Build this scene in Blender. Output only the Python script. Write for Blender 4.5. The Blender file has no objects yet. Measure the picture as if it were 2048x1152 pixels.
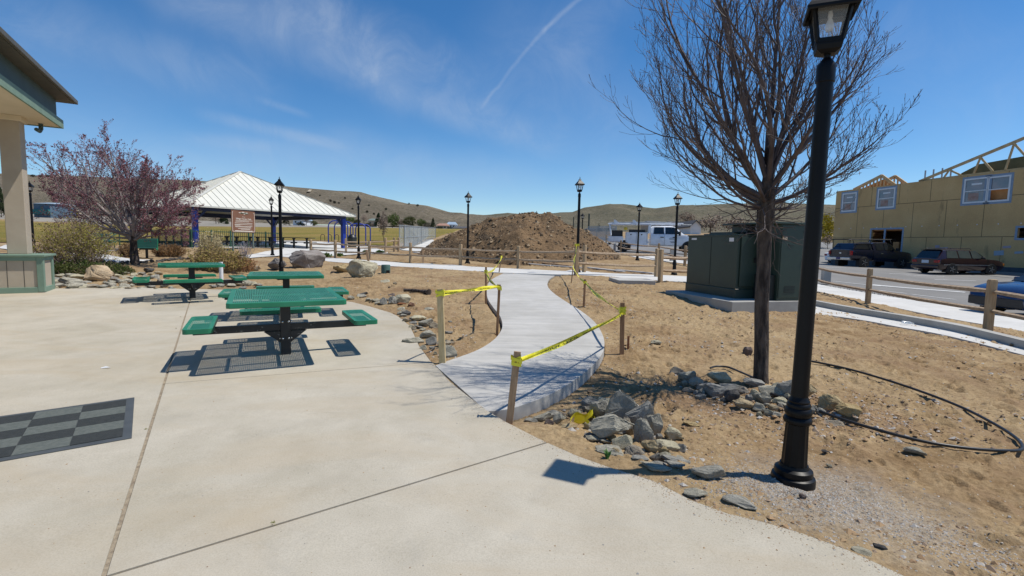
import bpy, math, random
import numpy as np
from mathutils import Vector, Matrix, Euler
random.seed(7)
RNG = np.random.RandomState(11)
PI = math.pi
R = math.radians

# ------------------------------------------------------------------ camera model (photo pixels of a 2048 x 1152 frame)
FPX, EYE = 1000.0, 1.57
PITCH, ROLL = R(5.14), R(1.15)
_F = np.array([0, math.cos(PITCH), -math.sin(PITCH)])
_R0 = np.array([1.0, 0, 0])
_U0 = np.array([0, math.sin(PITCH), math.cos(PITCH)])
_R = _R0 * math.cos(ROLL) + _U0 * math.sin(ROLL)
_U = -_R0 * math.sin(ROLL) + _U0 * math.cos(ROLL)
CAM = np.array([0, 0, EYE])


def ray(px, py):
    return _F + _R * ((px - 1024) / FPX) + _U * ((576 - py) / FPX)


def at(px, py, d):
    p = CAM + ray(px, py) * d
    return Vector(p)


def proj(p):
    v = np.array(p) - CAM
    d = v @ _F
    return 1024 + FPX * (v @ _R) / d, 576 - FPX * (v @ _U) / d, d


# ------------------------------------------------------------------ terrain height field
def plane(x, y):
    return 0.019 * y


def zpath(y):
    return 0.095 + 0.028 * (y - 5.0)


_ctrl = []
for x in (-16, -12, -8, -5, -2.5, 0):
    for y in (0, 3, 6, 9, 12.3):
        if y > 9 and x > -4:
            continue
        _ctrl.append((x, y, plane(x, y)))
_ctrl += [(1.5, 0.5, 0.01), (1.0, 3, 0.055), (-0.5, 6.5, .12)]
for c in [(1798, 1150, 2.37), (1588, 1053, 2.75), (1404, 1002, 3.02), (1235, 933, 3.5), (1087, 884, 3.9), (1010, 845, 4.25), (840, 695, 6.62), (820, 652, 8.2), (785, 628, 9.4), (740, 612, 10.3),
          (1590, 967, 3.42), (1520, 782, 5.6), (1060, 838, 4.55), (1210, 706, 7.05), (1250, 708, 7.0), (1169, 615, 10.9), (1300, 850, 4.55), (1463, 625, 11.2), (1352, 592, 13.3), (1600, 628, 11.4), (1320, 565, 16.3),
          (1634, 630, 12.5), (1798, 656, 10.8), (2048, 713, 8.2), (1735, 608, 14.8), (1975, 660, 10.3), (1639, 584, 19.2), (1640, 570, 22.7), (2000, 900, 4.2), (1900, 1050, 3.0), (1800, 760, 6.4),
          (1908, 553, 27), (2040, 543, 31), (1722, 533, 36), (2040, 625, 14), (1253, 502, 41), (1375, 507, 40), (1665, 531, 44), (1420, 530, 28), (1500, 520, 34),
          (860, 516, 27), (1000, 532, 24.5), (1150, 541, 22), (1230, 521, 28), (1036, 537, 22.8), (921, 530.7, 25), (821, 525.5, 26), (563, 560, 17.3), (545, 512, 29.3), (718, 517, 27.9), (934, 528, 24.4), (1154, 546, 18.4),
          (1274, 521.5, 30.5), (1346, 550.5, 21.3), (738, 529, 22.5), (1000, 548, 17.9), (1250, 562, 16.6), (930, 600, 11.6), (900, 640, 9.1), (960, 660, 8.2), (700, 560, 15.5),
          (700, 490, 50), (700, 455, 130), (60, 443, 130), (300, 452, 130), (60, 480, 50), (400, 480, 45), (860, 460, 110), (1000, 470, 70), (1180, 480, 60), (1450, 470, 100), (1640, 478, 80),
          (270, 530, 17.5), (150, 528, 16.5), (150, 560, 13.8), (400, 545, 16), (500, 497, 31), (683, 498, 42), (380, 505, 28), (220, 508, 24), (30, 500, 22), (620, 545, 18.5), (560, 577, 13.6), (240, 560, 13.8)]:
    _ctrl.append(tuple(at(*c)))
_ctrl += [(-20, -6, 0), (0, -6, 0), (8, -4, -.05), (20, -6, -.1), (22, 8, -.1), (40, 20, .2), (60, 40, 1), (-40, 0, .3), (-60, 40, 2.2), (0, 300, 9), (150, 260, 9), (-200, 220, 10), (250, 100, 6), (-250, 50, 6), (0, -200, 0), (200, -150, 0), (-200, -150, 0),
          (0, 700, 14), (500, 500, 14), (-500, 500, 14)]
_C = np.array(_ctrl, float)
_n = len(_C)
_A = np.sqrt(((_C[:, None, :2] - _C[None, :, :2]) ** 2).sum(-1) + 0.04)
_M = np.zeros((_n + 1, _n + 1))
_M[:_n, :_n] = -_A - np.eye(_n) * 0.06
_M[:_n, _n] = 1
_M[_n, :_n] = 1
_W = np.linalg.solve(_M, np.append(_C[:, 2], 0))


def Tv(x, y):
    x = np.asarray(x, float).ravel(); y = np.asarray(y, float).ravel()
    out = np.empty(len(x))
    for i in range(0, len(x), 50000):
        dx = x[i:i + 50000, None] - _C[None, :, 0]; dy = y[i:i + 50000, None] - _C[None, :, 1]
        out[i:i + 50000] = -np.sqrt(dx * dx + dy * dy + 0.04) @ _W[:_n] + _W[_n]
    return out


def T(x, y):
    return float(Tv([x], [y])[0])


def G(px, py, fn=T, d0=1.2, d1=400.0):
    """the point of the terrain seen at a photo pixel"""
    r = ray(px, py); d = d0; prev = d0
    while d < d1:
        p = CAM + r * d
        if p[2] < fn(p[0], p[1]):
            a, b = prev, d
            for _ in range(30):
                m = (a + b) / 2; p = CAM + r * m
                if p[2] < fn(p[0], p[1]): b = m
                else: a = m
            return Vector(CAM + r * b)
        prev = d; d *= 1.04
    return Vector(CAM + r * d1)


def GP(px, py):
    return G(px, py, plane)


def depth(p):
    return float((np.array(p) - CAM) @ _F)

# ------------------------------------------------------------------ scene + object helpers
scene = bpy.context.scene
COL = scene.collection


class MB:
    """collects simple shapes and links them as ONE mesh object"""

    def __init__(s):
        s.v = []; s.f = []; s.m = []

    def add(s, verts, faces, mi=0):
        k = len(s.v)
        s.v += [tuple(p) for p in verts]
        s.f += [tuple(i + k for i in f) for f in faces]
        s.m += [mi] * len(faces)

    def box(s, c, d, rot=None, mi=0, taper=1.0):
        x, y, z = d[0] / 2, d[1] / 2, d[2] / 2
        vs = []
        for k, t in ((-1, 1.0), (1, taper)):
            for a, b in ((-1, -1), (1, -1), (1, 1), (-1, 1)):
                p = Vector((a * x * t, b * y * t, k * z))
                if rot is not None: p = rot @ p
                vs.append(p + Vector(c))
        s.add(vs, [(3, 2, 1, 0), (4, 5, 6, 7), (0, 1, 5, 4), (1, 2, 6, 5), (2, 3, 7, 6), (3, 0, 4, 7)], mi)

    def beam(s, a, b, w, h, up=(0, 0, 1), mi=0):
        a = Vector(a); b = Vector(b); d = (b - a)
        L = d.length
        if L < 1e-6: return
        d.normalize(); u = Vector(up)
        sd = d.cross(u)
        if sd.length < 1e-4: sd = d.cross(Vector((1, 0, 0)))
        sd.normalize(); u = sd.cross(d)
        rot = Matrix((sd, d, u)).transposed()
        s.box((a + b) / 2, (w, L, h), rot, mi)

    def tube(s, pts, rad, n=6, mi=0, cap=True):
        pts = [Vector(p) for p in pts]
        if not hasattr(rad, '__len__'): rad = [rad] * len(pts)
        vs = []; fs = []
        ref = None
        for i, p in enumerate(pts):
            t = (pts[min(i + 1, len(pts) - 1)] - pts[max(i - 1, 0)])
            if t.length < 1e-9: t = Vector((0, 0, 1))
            t.normalize()
            if ref is None:
                ref = t.orthogonal().normalized()
            ref = (ref - t * ref.dot(t))
            if ref.length < 1e-6: ref = t.orthogonal()
            ref.normalize(); bi = t.cross(ref)
            for k in range(n):
                a = 2 * PI * k / n
                vs.append(p + (ref * math.cos(a) + bi * math.sin(a)) * rad[i])
        for i in range(len(pts) - 1):
            for k in range(n):
                k2 = (k + 1) % n
                fs.append((i * n + k, i * n + k2, (i + 1) * n + k2, (i + 1) * n + k))
        if cap:
            fs.append(tuple(reversed(range(n))))
            fs.append(tuple((len(pts) - 1) * n + k for k in range(n)))
        s.add(vs, fs, mi)

    def lathe(s, prof, n=24, c=(0, 0, 0), mi=0, ax='z', flute=0.0):
        vs = []; fs = []
        for r, z in prof:
            for k in range(n):
                a = 2 * PI * (k + .5) / n
                rr = r * (1 - flute * (k % 2))
                p = (rr * math.cos(a), rr * math.sin(a), z)
                if ax == 'x': p = (p[2], p[0], p[1])
                if ax == 'y': p = (p[1], p[2], p[0])
                vs.append((p[0] + c[0], p[1] + c[1], p[2] + c[2]))
        m = len(prof)
        for i in range(m - 1):
            for k in range(n):
                k2 = (k + 1) % n
                fs.append((i * n + k, i * n + k2, (i + 1) * n + k2, (i + 1) * n + k))
        if prof[0][0] > 1e-5: fs.append(tuple(reversed(range(n))))
        if prof[-1][0] > 1e-5: fs.append(tuple((m - 1) * n + k for k in range(n)))
        s.add(vs, fs, mi)

    def poly(s, pts, mi=0):
        s.add(pts, [tuple(range(len(pts)))], mi)

    def prism(s, pts, vec, mi=0):
        """polygon pts (3D) swept along vec"""
        n = len(pts); vec = Vector(vec)
        vs = [Vector(p) for p in pts] + [Vector(p) + vec for p in pts]
        fs = [tuple(reversed(range(n))), tuple(range(n, 2 * n))]
        fs += [(i, (i + 1) % n, n + (i + 1) % n, n + i) for i in range(n)]
        s.add(vs, fs, mi)

    def build(s, name, mat, parent=None, label=None, smooth=False, bevel=0, fix=True):
        me = bpy.data.meshes.new(name)
        me.from_pydata([tuple(p) for p in s.v], [], s.f)
        for m in (mat if isinstance(mat, (list, tuple)) else [mat]): me.materials.append(m)
        if any(s.m): me.polygons.foreach_set('material_index', s.m)
        if smooth: me.polygons.foreach_set('use_smooth', [True] * len(me.polygons))
        me.update()
        if fix:
            import bmesh
            b = bmesh.new(); b.from_mesh(me); bmesh.ops.recalc_face_normals(b, faces=b.faces); b.to_mesh(me); b.free()
        if smooth == 'auto':
            try: me.set_sharp_from_angle(angle=R(38))
            except Exception: pass
        o = bpy.data.objects.new(name, me); COL.objects.link(o)
        if parent is not None: o.parent = parent
        if label: o['label'] = label
        if bevel:
            m = o.modifiers.new('bevel', 'BEVEL'); m.width = bevel; m.segments = 2; m.limit_method = 'ANGLE'
        return o


def thing(name, label, cat, loc=(0, 0, 0), rotz=0.0, group=None):
    o = bpy.data.objects.new(name, None); COL.objects.link(o)
    o.empty_display_size = .1
    o.location = loc; o.rotation_euler = (0, 0, rotz)
    o['label'] = label; o['category'] = cat
    if group: o['group'] = group
    return o


def tag(o, label, cat, group=None):
    o['label'] = label; o['category'] = cat
    if group: o['group'] = group
    return o


def struct(o):
    o['kind'] = 'structure'; return o


def dup(root, loc, rotz=0.0, label=None, group=None, scale=None):
    def rec(o, par):
        c = o.copy(); COL.objects.link(c)
        if par is not None: c.parent = par
        for ch in list(o.children): rec(ch, c)
        return c
    r = rec(root, None)
    r.location = loc
    r.rotation_euler = (0, 0, rotz) if not hasattr(rotz, '__len__') else rotz
    if scale is not None: r.scale = scale if hasattr(scale, '__len__') else (scale,) * 3
    if label: r['label'] = label
    if group: r['group'] = group
    return r


# ------------------------------------------------------------------ materials
def nmat(name):
    m = bpy.data.materials.new(name); m.use_nodes = True
    nt = m.node_tree
    return m, nt, nt.nodes['Principled BSDF']


def N(nt, typ, **kw):
    n = nt.nodes.new(typ)
    for k, v in kw.items():
        if k.startswith('i_'):
            n.inputs[k[2:].replace('_', ' ')].default_value = v
        else:
            setattr(n, k, v)
    return n


def math_(nt, op, a, b=None, clamp=False):
    n = nt.nodes.new('ShaderNodeMath'); n.operation = op; n.use_clamp = clamp
    for i, q in enumerate((a, b)):
        if q is None: continue
        if isinstance(q, (int, float)): n.inputs[i].default_value = q
        else: nt.links.new(q, n.inputs[i])
    return n.outputs[0]


def coords(nt, scale=(1, 1, 1), rnd=False):
    tc = nt.nodes.new('ShaderNodeTexCoord')
    mp = nt.nodes.new('ShaderNodeMapping'); mp.inputs['Scale'].default_value = scale
    nt.links.new(tc.outputs['Object'], mp.inputs['Vector'])
    if rnd:
        oi = nt.nodes.new('ShaderNodeObjectInfo')
        mul = math_(nt, 'MULTIPLY', oi.outputs['Random'], 37.0)
        nt.links.new(mul, mp.inputs['Location'])
    return mp.outputs[0]


def noise(nt, vec, scale, detail=5, rough=.55, dist=0):
    n = nt.nodes.new('ShaderNodeTexNoise')
    n.inputs['Scale'].default_value = scale; n.inputs['Detail'].default_value = detail; n.inputs['Roughness'].default_value = rough
    n.inputs['Distortion'].default_value = dist
    nt.links.new(vec, n.inputs['Vector'])
    return n.outputs['Fac']


def ramp(nt, fac, stops):
    r = nt.nodes.new('ShaderNodeValToRGB')
    el = r.color_ramp.elements
    while len(el) > 1: el.remove(el[-1])
    for i, (p, c) in enumerate(stops):
        e = el[0] if i == 0 else el.new(p)
        e.position = p; e.color = (*c, 1) if len(c) == 3 else c
    nt.links.new(fac, r.inputs[0])
    return r.outputs[0]


def mix(nt, fac, a, b, typ='MIX'):
    n = nt.nodes.new('ShaderNodeMix'); n.data_type = 'RGBA'; n.blend_type = typ
    if isinstance(fac, (int, float)): n.inputs[0].default_value = fac
    else: nt.links.new(fac, n.inputs[0])
    for i, q in ((6, a), (7, b)):
        if isinstance(q, tuple): n.inputs[i].default_value = (*q, 1) if len(q) == 3 else q
        else: nt.links.new(q, n.inputs[i])
    return n.outputs[2]


def bump(nt, h, strength=.3, dist=.02, prev=None):
    b = nt.nodes.new('ShaderNodeBump'); b.inputs['Strength'].default_value = strength; b.inputs['Distance'].default_value = dist
    nt.links.new(h, b.inputs['Height'])
    if prev is not None: nt.links.new(prev, b.inputs['Normal'])
    return b.outputs[0]


def mk(name, c1, c2=None, rough=.8, scale=4.0, detail=5, bumps=0.0, bscale=30.0, bdist=.01, metal=0.0, spec=.5, stretch=(1, 1, 1), rnd=False, vary=0.0, lo=.35, hi=.65, coat=0.0):
    m, nt, p = nmat(name)
    p.inputs['Roughness'].default_value = rough; p.inputs['Metallic'].default_value = metal
    p.inputs['Specular IOR Level'].default_value = spec
    if coat: p.inputs['Coat Weight'].default_value = coat; p.inputs['Coat Roughness'].default_value = .05
    if c2 is None and not bumps and not vary:
        c2 = tuple(min(1, x * 1.12 + .002) for x in c1)
    vec = coords(nt, stretch, rnd)
    if c2 is None: c2 = c1
    col = ramp(nt, noise(nt, vec, scale, detail), [(lo, c1), (hi, c2)])
    if vary:
        oi = nt.nodes.new('ShaderNodeObjectInfo')
        h = nt.nodes.new('ShaderNodeHueSaturation')
        nt.links.new(col, h.inputs['Color'])
        v = math_(nt, 'ADD', math_(nt, 'MULTIPLY', oi.outputs['Random'], 2 * vary), 1 - vary)
        nt.links.new(v, h.inputs['Value'])
        col = h.outputs[0]
    nt.links.new(col, p.inputs['Base Color'])
    if bumps:
        nt.links.new(bump(nt, noise(nt, vec, bscale, 6), bumps, bdist), p.inputs['Normal'])
    return m


def glass_mat(name, tint=(1, 1, 1), alpha=.25, rough=.03):
    m, nt, p = nmat(name)
    p.inputs['Base Color'].default_value = (*tint, 1); p.inputs['Roughness'].default_value = rough
    p.inputs['Specular IOR Level'].default_value = .8
    p.inputs['Alpha'].default_value = alpha
    return m


# ------------------------------------------------------------------ numpy value noise
def _hash(ix, iy, s):
    n = (ix.astype(np.int64) * 374761393 + iy.astype(np.int64) * 668265263 + s * 1442695041) & 0x7fffffff
    n = ((n ^ (n >> 13)) * 1274126177) & 0x7fffffff
    return ((n ^ (n >> 16)) & 0xffff) / 65535.0


def vn(x, y, s=0):
    ix = np.floor(x); iy = np.floor(y); fx = x - ix; fy = y - iy
    fx = fx * fx * (3 - 2 * fx); fy = fy * fy * (3 - 2 * fy)
    a = _hash(ix, iy, s); b = _hash(ix + 1, iy, s); c = _hash(ix, iy + 1, s); d = _hash(ix + 1, iy + 1, s)
    return (a * (1 - fx) + b * fx) * (1 - fy) + (c * (1 - fx) + d * fx) * fy - .5


def fbm(x, y, o=4, s=0):
    t = 0; a = 1.0
    for i in range(o):
        t = t + a * vn(x, y, s + i); x = x * 2.03 + 13.7; y = y * 2.03 + 7.1; a *= .5
    return t


def inpoly(x, y, P):
    x = np.asarray(x); y = np.asarray(y); r = np.zeros(x.shape, bool)
    n = len(P); j = n - 1
    for i in range(n):
        xi, yi = P[i][0], P[i][1]; xj, yj = P[j][0], P[j][1]
        if yi != yj:
            c = ((yi > y) != (yj > y)) & (x < (xj - xi) * (y - yi) / (yj - yi) + xi)
            r ^= c
        j = i
    return r


def distpoly(x, y, P, closed=True):
    d = np.full(np.shape(x), 1e9)
    n = len(P)
    for i in range(n if closed else n - 1):
        ax, ay = P[i][0], P[i][1]; bx, by = P[(i + 1) % n][0], P[(i + 1) % n][1]
        ux, uy = bx - ax, by - ay; L = ux * ux + uy * uy + 1e-12
        t = np.clip(((x - ax) * ux + (y - ay) * uy) / L, 0, 1)
        d = np.minimum(d, np.hypot(x - ax - t * ux, y - ay - t * uy))
    return d


def smooth_curve(pts, per=6):
    """Catmull-Rom through 3D points"""
    P = [Vector(p) for p in pts]; out = []
    for i in range(len(P) - 1):
        p0 = P[max(i - 1, 0)]; p1 = P[i]; p2 = P[i + 1]; p3 = P[min(i + 2, len(P) - 1)]
        for k in range(per):
            t = k / per
            out.append(.5 * ((2 * p1) + (p2 - p0) * t + (2 * p0 - 5 * p1 + 4 * p2 - p3) * t * t + (3 * p1 - p0 - 3 * p2 + p3) * t ** 3))
    out.append(P[-1])
    return out


def resample(pts, n):
    P = [Vector(p) for p in pts]
    L = [0]
    for a, b in zip(P, P[1:]): L.append(L[-1] + (b - a).length)
    out = []; j = 0
    for i in range(n):
        s = L[-1] * i / (n - 1)
        while j < len(P) - 2 and L[j + 1] < s: j += 1
        t = (s - L[j]) / max(1e-9, L[j + 1] - L[j])
        out.append(P[j].lerp(P[j + 1], min(1, max(0, t))))
    return out

# ------------------------------------------------------------------ outlines of the setting
JOINT = [(973.6, 821), (937, 793), (900, 764), (871, 731)]
PATIO_PX = ([(1990, 1260), (1860, 1178), (1796, 1146), (1700, 1102), (1605, 1067), (1523, 1043), (1452, 1026), (1381, 1000), (1336, 976), (1302, 960), (1214, 933), (1155, 912), (1094, 885), (1063, 870), (1010, 843)]
            + JOINT + [(860, 721), (838, 692), (820, 652), (795, 632), (780, 625), (740, 613), (705, 604), (640, 596), (560, 588), (445, 579), (240, 575), (100, 577), (-100, 583)])
PATIO = [GP(*p) for p in PATIO_PX]
PATIO = [Vector((3.4, -5, -.09)), Vector((2.6, .6, .0))] + PATIO[1:] + [Vector((-22, 11.6, plane(0, 11.6))), Vector((-22, -5, -.09))]
for p in PATIO: p.z = plane(p.x, p.y)


def GPa(px, py): return G(px, py, lambda x, y: zpath(y))


PATH_L = [GPa(*p) for p in [(871, 731), (889, 724), (949, 702.6), (980.5, 685), (998, 668), (1005, 650.5), (999.6, 631), (987.5, 616), (976, 598.5), (973.6, 584.6), (975, 570.7), (984, 558.5), (1007, 546.5)]]
PATH_R = [GPa(*p) for p in [(973.6, 823), (1008, 820), (1043, 811), (1102, 788), (1147, 761.7), (1182, 734), (1203, 709.6), (1209, 689), (1204.5, 668), (1189, 643.6), (1161, 621), (1133, 603.7), (1105.5, 584.6), (1095, 570.7), (1098.6, 558.5), (1112, 550)]]
PL = resample(smooth_curve(PATH_L), 90); PR = resample(smooth_curve(PATH_R), 90)
PATHPOLY = PL + PR[::-1]
X_FAR = [(560, 504), (600, 509), (645, 515), (738, 521), (860, 527.5), (940, 533.5), (1040, 538), (1163, 544), (1221, 547), (1332, 551), (1395, 554), (1470, 557)]
X_NEAR = [(560, 513), (600, 517), (650, 522.5), (755, 530.5), (860, 537), (940, 542), (1000, 546), (1110, 549.5), (1221, 554), (1332, 563), (1395, 565), (1470, 568)]
XF = resample([G(*p) for p in X_FAR], 120); XN = resample([G(*p) for p in X_NEAR], 120)
CROSSPOLY = XF + XN[::-1]
PLAZA = [G(*p) for p in [(440, 519), (480, 513), (520, 506), (556, 500), (560, 497), (430, 497), (395, 492), (470, 484), (560, 482), (655, 484.5), (720, 491), (760, 499), (775, 508), (735, 508), (690, 511), (640, 513.5), (600, 508), (565, 511), (520, 515), (470, 520)]]
BENCHPATH = [G(*p) for p in [(-5, 497), (10, 491), (22, 491), (40, 500), (120, 508), (180, 507), (205, 509), (262, 519), (300, 521), (262, 526), (215, 527), (180, 521), (120, 516), (50, 510)]]
# street side: kerb wall, low walk, pavement, parking lot
KT = resample([G(*p) for p in [(1600, 597), (1637, 602), (1790, 633), (2048, 686), (2300, 735)]], 60)      # top front edge of the kerb wall
SLAB_F = [G(*p) for p in [(1600, 629), (1634, 630), (1798, 656), (2048, 713), (2300, 775)]]
SW_N = resample([G(*p) for p in [(1238, 508), (1274, 515), (1391, 531), (1500, 552), (1639, 584), (1735, 604.5), (2048, 664), (2400, 735)]], 90)
SW_F = resample([G(*p) for p in [(1238, 505), (1290, 510), (1391, 525), (1510, 543), (1639, 569), (1740, 587), (2048, 635), (2400, 690)]], 90)
LOT = [Vector((p.x, p.y, p.z)) for p in SW_F[::-1]]
LOT = [Vector((30, -20, 0))] + [Vector((19, -20, 0))] + LOT + [Vector((6.5, 60, 0)), Vector((12, 75, 0)), Vector((60, 75, 0)), Vector((60, -20, 0))]
LAWN = [G(*p) for p in [(-40, 486), (60, 484), (140, 484), (210, 494), (235, 490), (330, 491), (395, 489), (480, 481.5), (560, 480.5), (655, 482), (740, 490), (780, 492), (800, 487), (870, 476), (905, 466)]]
LAWN += [at(930, 459, 170), at(800, 456, 150), at(700, 455, 130), at(560, 452, 130), at(400, 449, 130), at(250, 445, 130), at(60, 441.5, 130), at(-120, 440, 130)]


def dirt_z(x, y):
    """height of the bare ground sheet"""
    x = np.asarray(x, float); y = np.asarray(y, float)
    z = Tv(x, y)
    r = np.hypot(x, y)
    inP = inpoly(x, y, PATIO); dP = distpoly(x, y, PATIO)
    pl = 0.019 * y
    w = np.clip(1 - dP / .7, 0, 1); w = w * w * (3 - 2 * w)
    near = (~inP)
    z = np.where(near, z * (1 - w) + (pl - .014) * w, pl - .06)
    # relief of the dirt
    amp = np.clip((dP - .02) / .35, 0.12, 1) * np.clip(1.3 - r / 45, .15, 1)
    lump = .040 * fbm(x * .55, y * .55, 3, 5) + .022 * fbm(x * 2.1 + .3 * y, y * 1.7, 3, 9) + .036 * np.maximum(fbm(x * 6.5, y * 5.2, 3, 21), -.1) + .024 * np.abs(vn(x * 15, y * 12, 33)) * np.clip(.6 + 2 * vn(x * .8, y * .8, 91), .2, 1.3)
    # furrows left by rakes and boots on the right hand side
    fur = .010 * np.sin((x * 1.2 + y * 3.1) * 4.2 + 5 * vn(x * .7, y * .7, 55)) * np.clip(vn(x * .4, y * .4, 3) + .4, 0, 1)
    # boot prints and scuffed hollows
    pits = 0
    for cell, rad, dep, sd in ((.36, .085, .034, 201), (.62, .15, .042, 207), (.23, .05, .022, 211), (.14, .03, .012, 217)):
        cx_ = np.floor(x / cell); cy_ = np.floor(y / cell)
        ox = (_hash(cx_, cy_, sd) * .6 + .2 + cx_) * cell; oy = (_hash(cx_, cy_, sd + 1) * .6 + .2 + cy_) * cell; on_ = _hash(cx_, cy_, sd + 2)
        an_ = _hash(cx_, cy_, sd + 3) * 6.28; ux_ = (x - ox) * np.cos(an_) + (y - oy) * np.sin(an_); uy_ = -(x - ox) * np.sin(an_) + (y - oy) * np.cos(an_)
        q_ = np.sqrt((ux_ / rad) ** 2 + (uy_ / (rad * .55)) ** 2)
        pits = pits + np.where(on_ > .35, dep * (-np.exp(-q_ ** 4) + .55 * np.exp(-((q_ - 1.35) / .35) ** 2)), 0)
    pits = pits * np.clip((np.hypot(x - 1.95, y - 3.25) - .45) / .9, 0, 1)
    z = z + np.where(near, amp * (lump + fur + pits), 0)
    # form gap beside the new path and bed below it
    inW = inpoly(x, y, PATHPOLY); dW = distpoly(x, y, PATHPOLY)
    dl = distpoly(x, y, PL, False)
    side_l = (~inW) & (dl < .5) & near
    zp = 0.095 + .028 * (y - 5)
    t = np.clip(dl / .5, 0, 1)
    gapw = np.clip((dl - .03) / .07, 0, 1)
    ybed = np.clip((y - 6.3) / .5, 0, 1) * np.clip((15 - y) / 2, 0, 1)
    zl = (zp + .0 + .02 * vn(x * 5, y * 5, 2)) - (1 - gapw) * .075 * ybed - .015
    z = np.where(side_l, zl * (1 - t) + z * t, z)
    dr = distpoly(x, y, PR, False)
    side_r = (~inW) & (dr < .35) & near & (dl > .6)
    drop = np.interp(y, [4.5, 5.2, 6.6, 8, 11, 15, 18], [.115, .12, .105, .07, .045, .035, .02])
    t = np.clip(dr / .35, 0, 1)
    z = np.where(side_r, (zp - drop + .015 * vn(x * 7, y * 7, 8)) * (1 - t) + z * t, z)
    z = np.where(inW, np.minimum(z, zp - .16), z)
    for P, dz in ((CROSSPOLY, .07), (PLAZA, .06), (BENCHPATH, .06), (LOT, .10)):
        q = inpoly(x, y, P)
        z = np.where(q, z - dz, z)
    sw = inpoly(x, y, SW_N + SW_F[::-1])
    z = np.where(sw, z - .06, z)
    # spilled mounds of soil against kerb and around the tree
    z = z + np.where(near & ~inW, .05 * np.exp(-((x - 3.1) ** 2 + (y - 4.6) ** 2) / .5) + .06 * np.exp(-((x - 2.8) ** 2 + (y - 5.5) ** 2) / .35), 0)
    lawn = inpoly(x, y, LAWN)
    z = np.where(lawn, z - .02, z)
    return z


def DZ(x, y): return float(dirt_z(np.array([x]), np.array([y]))[0])


# ------------------------------------------------------------------ ground sheet: a polar fan around the photographer that reaches the horizon
_ang = np.concatenate([np.arange(-180, -54, 6.0), np.arange(-54, 54, .14), np.arange(54, 180, 6.0)])
_r = [0.35]
while _r[-1] < 75: _r.append(_r[-1] * (1.03 if _r[-1] < 1.6 else 1.0068 if _r[-1] < 30 else 1.018))
while _r[-1] < 900: _r.append(_r[-1] * 1.07)
_r = np.array(_r)
_AA, _RR = np.meshgrid(np.radians(_ang), _r)
GX = (_RR * np.sin(_AA)).ravel(); GY = (_RR * np.cos(_AA)).ravel()
GZ = dirt_z(GX, GY)
_na, _nr = len(_ang), len(_r)


def fan_mesh(name, X, Y, Z, mask=None):
    i, j = np.meshgrid(np.arange(_nr - 1), np.arange(_na), indexing='ij')
    j2 = (j + 1) % _na
    q = np.stack([i * _na + j, i * _na + j2, (i + 1) * _na + j2, (i + 1) * _na + j], -1).reshape(-1, 4)
    q = q[:, ::-1]
    if mask is not None:
        q = q[mask[q].sum(1) >= 3]
        used = np.unique(q); remap = -np.ones(len(X), int); remap[used] = np.arange(len(used))
        q = remap[q]; X = X[used]; Y = Y[used]; Z = Z[used]
    me = bpy.data.meshes.new(name)
    me.vertices.add(len(X)); me.vertices.foreach_set('co', np.stack([X, Y, Z], -1).astype(np.float32).ravel())
    me.loops.add(q.size); me.loops.foreach_set('vertex_index', q.astype(np.int32).ravel())
    me.polygons.add(len(q)); me.polygons.foreach_set('loop_start', np.arange(0, q.size, 4, dtype=np.int32)); me.polygons.foreach_set('loop_total', np.full(len(q), 4, np.int32))
    me.update(calc_edges=True); me.validate()
    me.polygons.foreach_set('use_smooth', np.ones(len(me.polygons), bool))
    o = bpy.data.objects.new(name, me); COL.objects.link(o)
    return o


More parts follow.
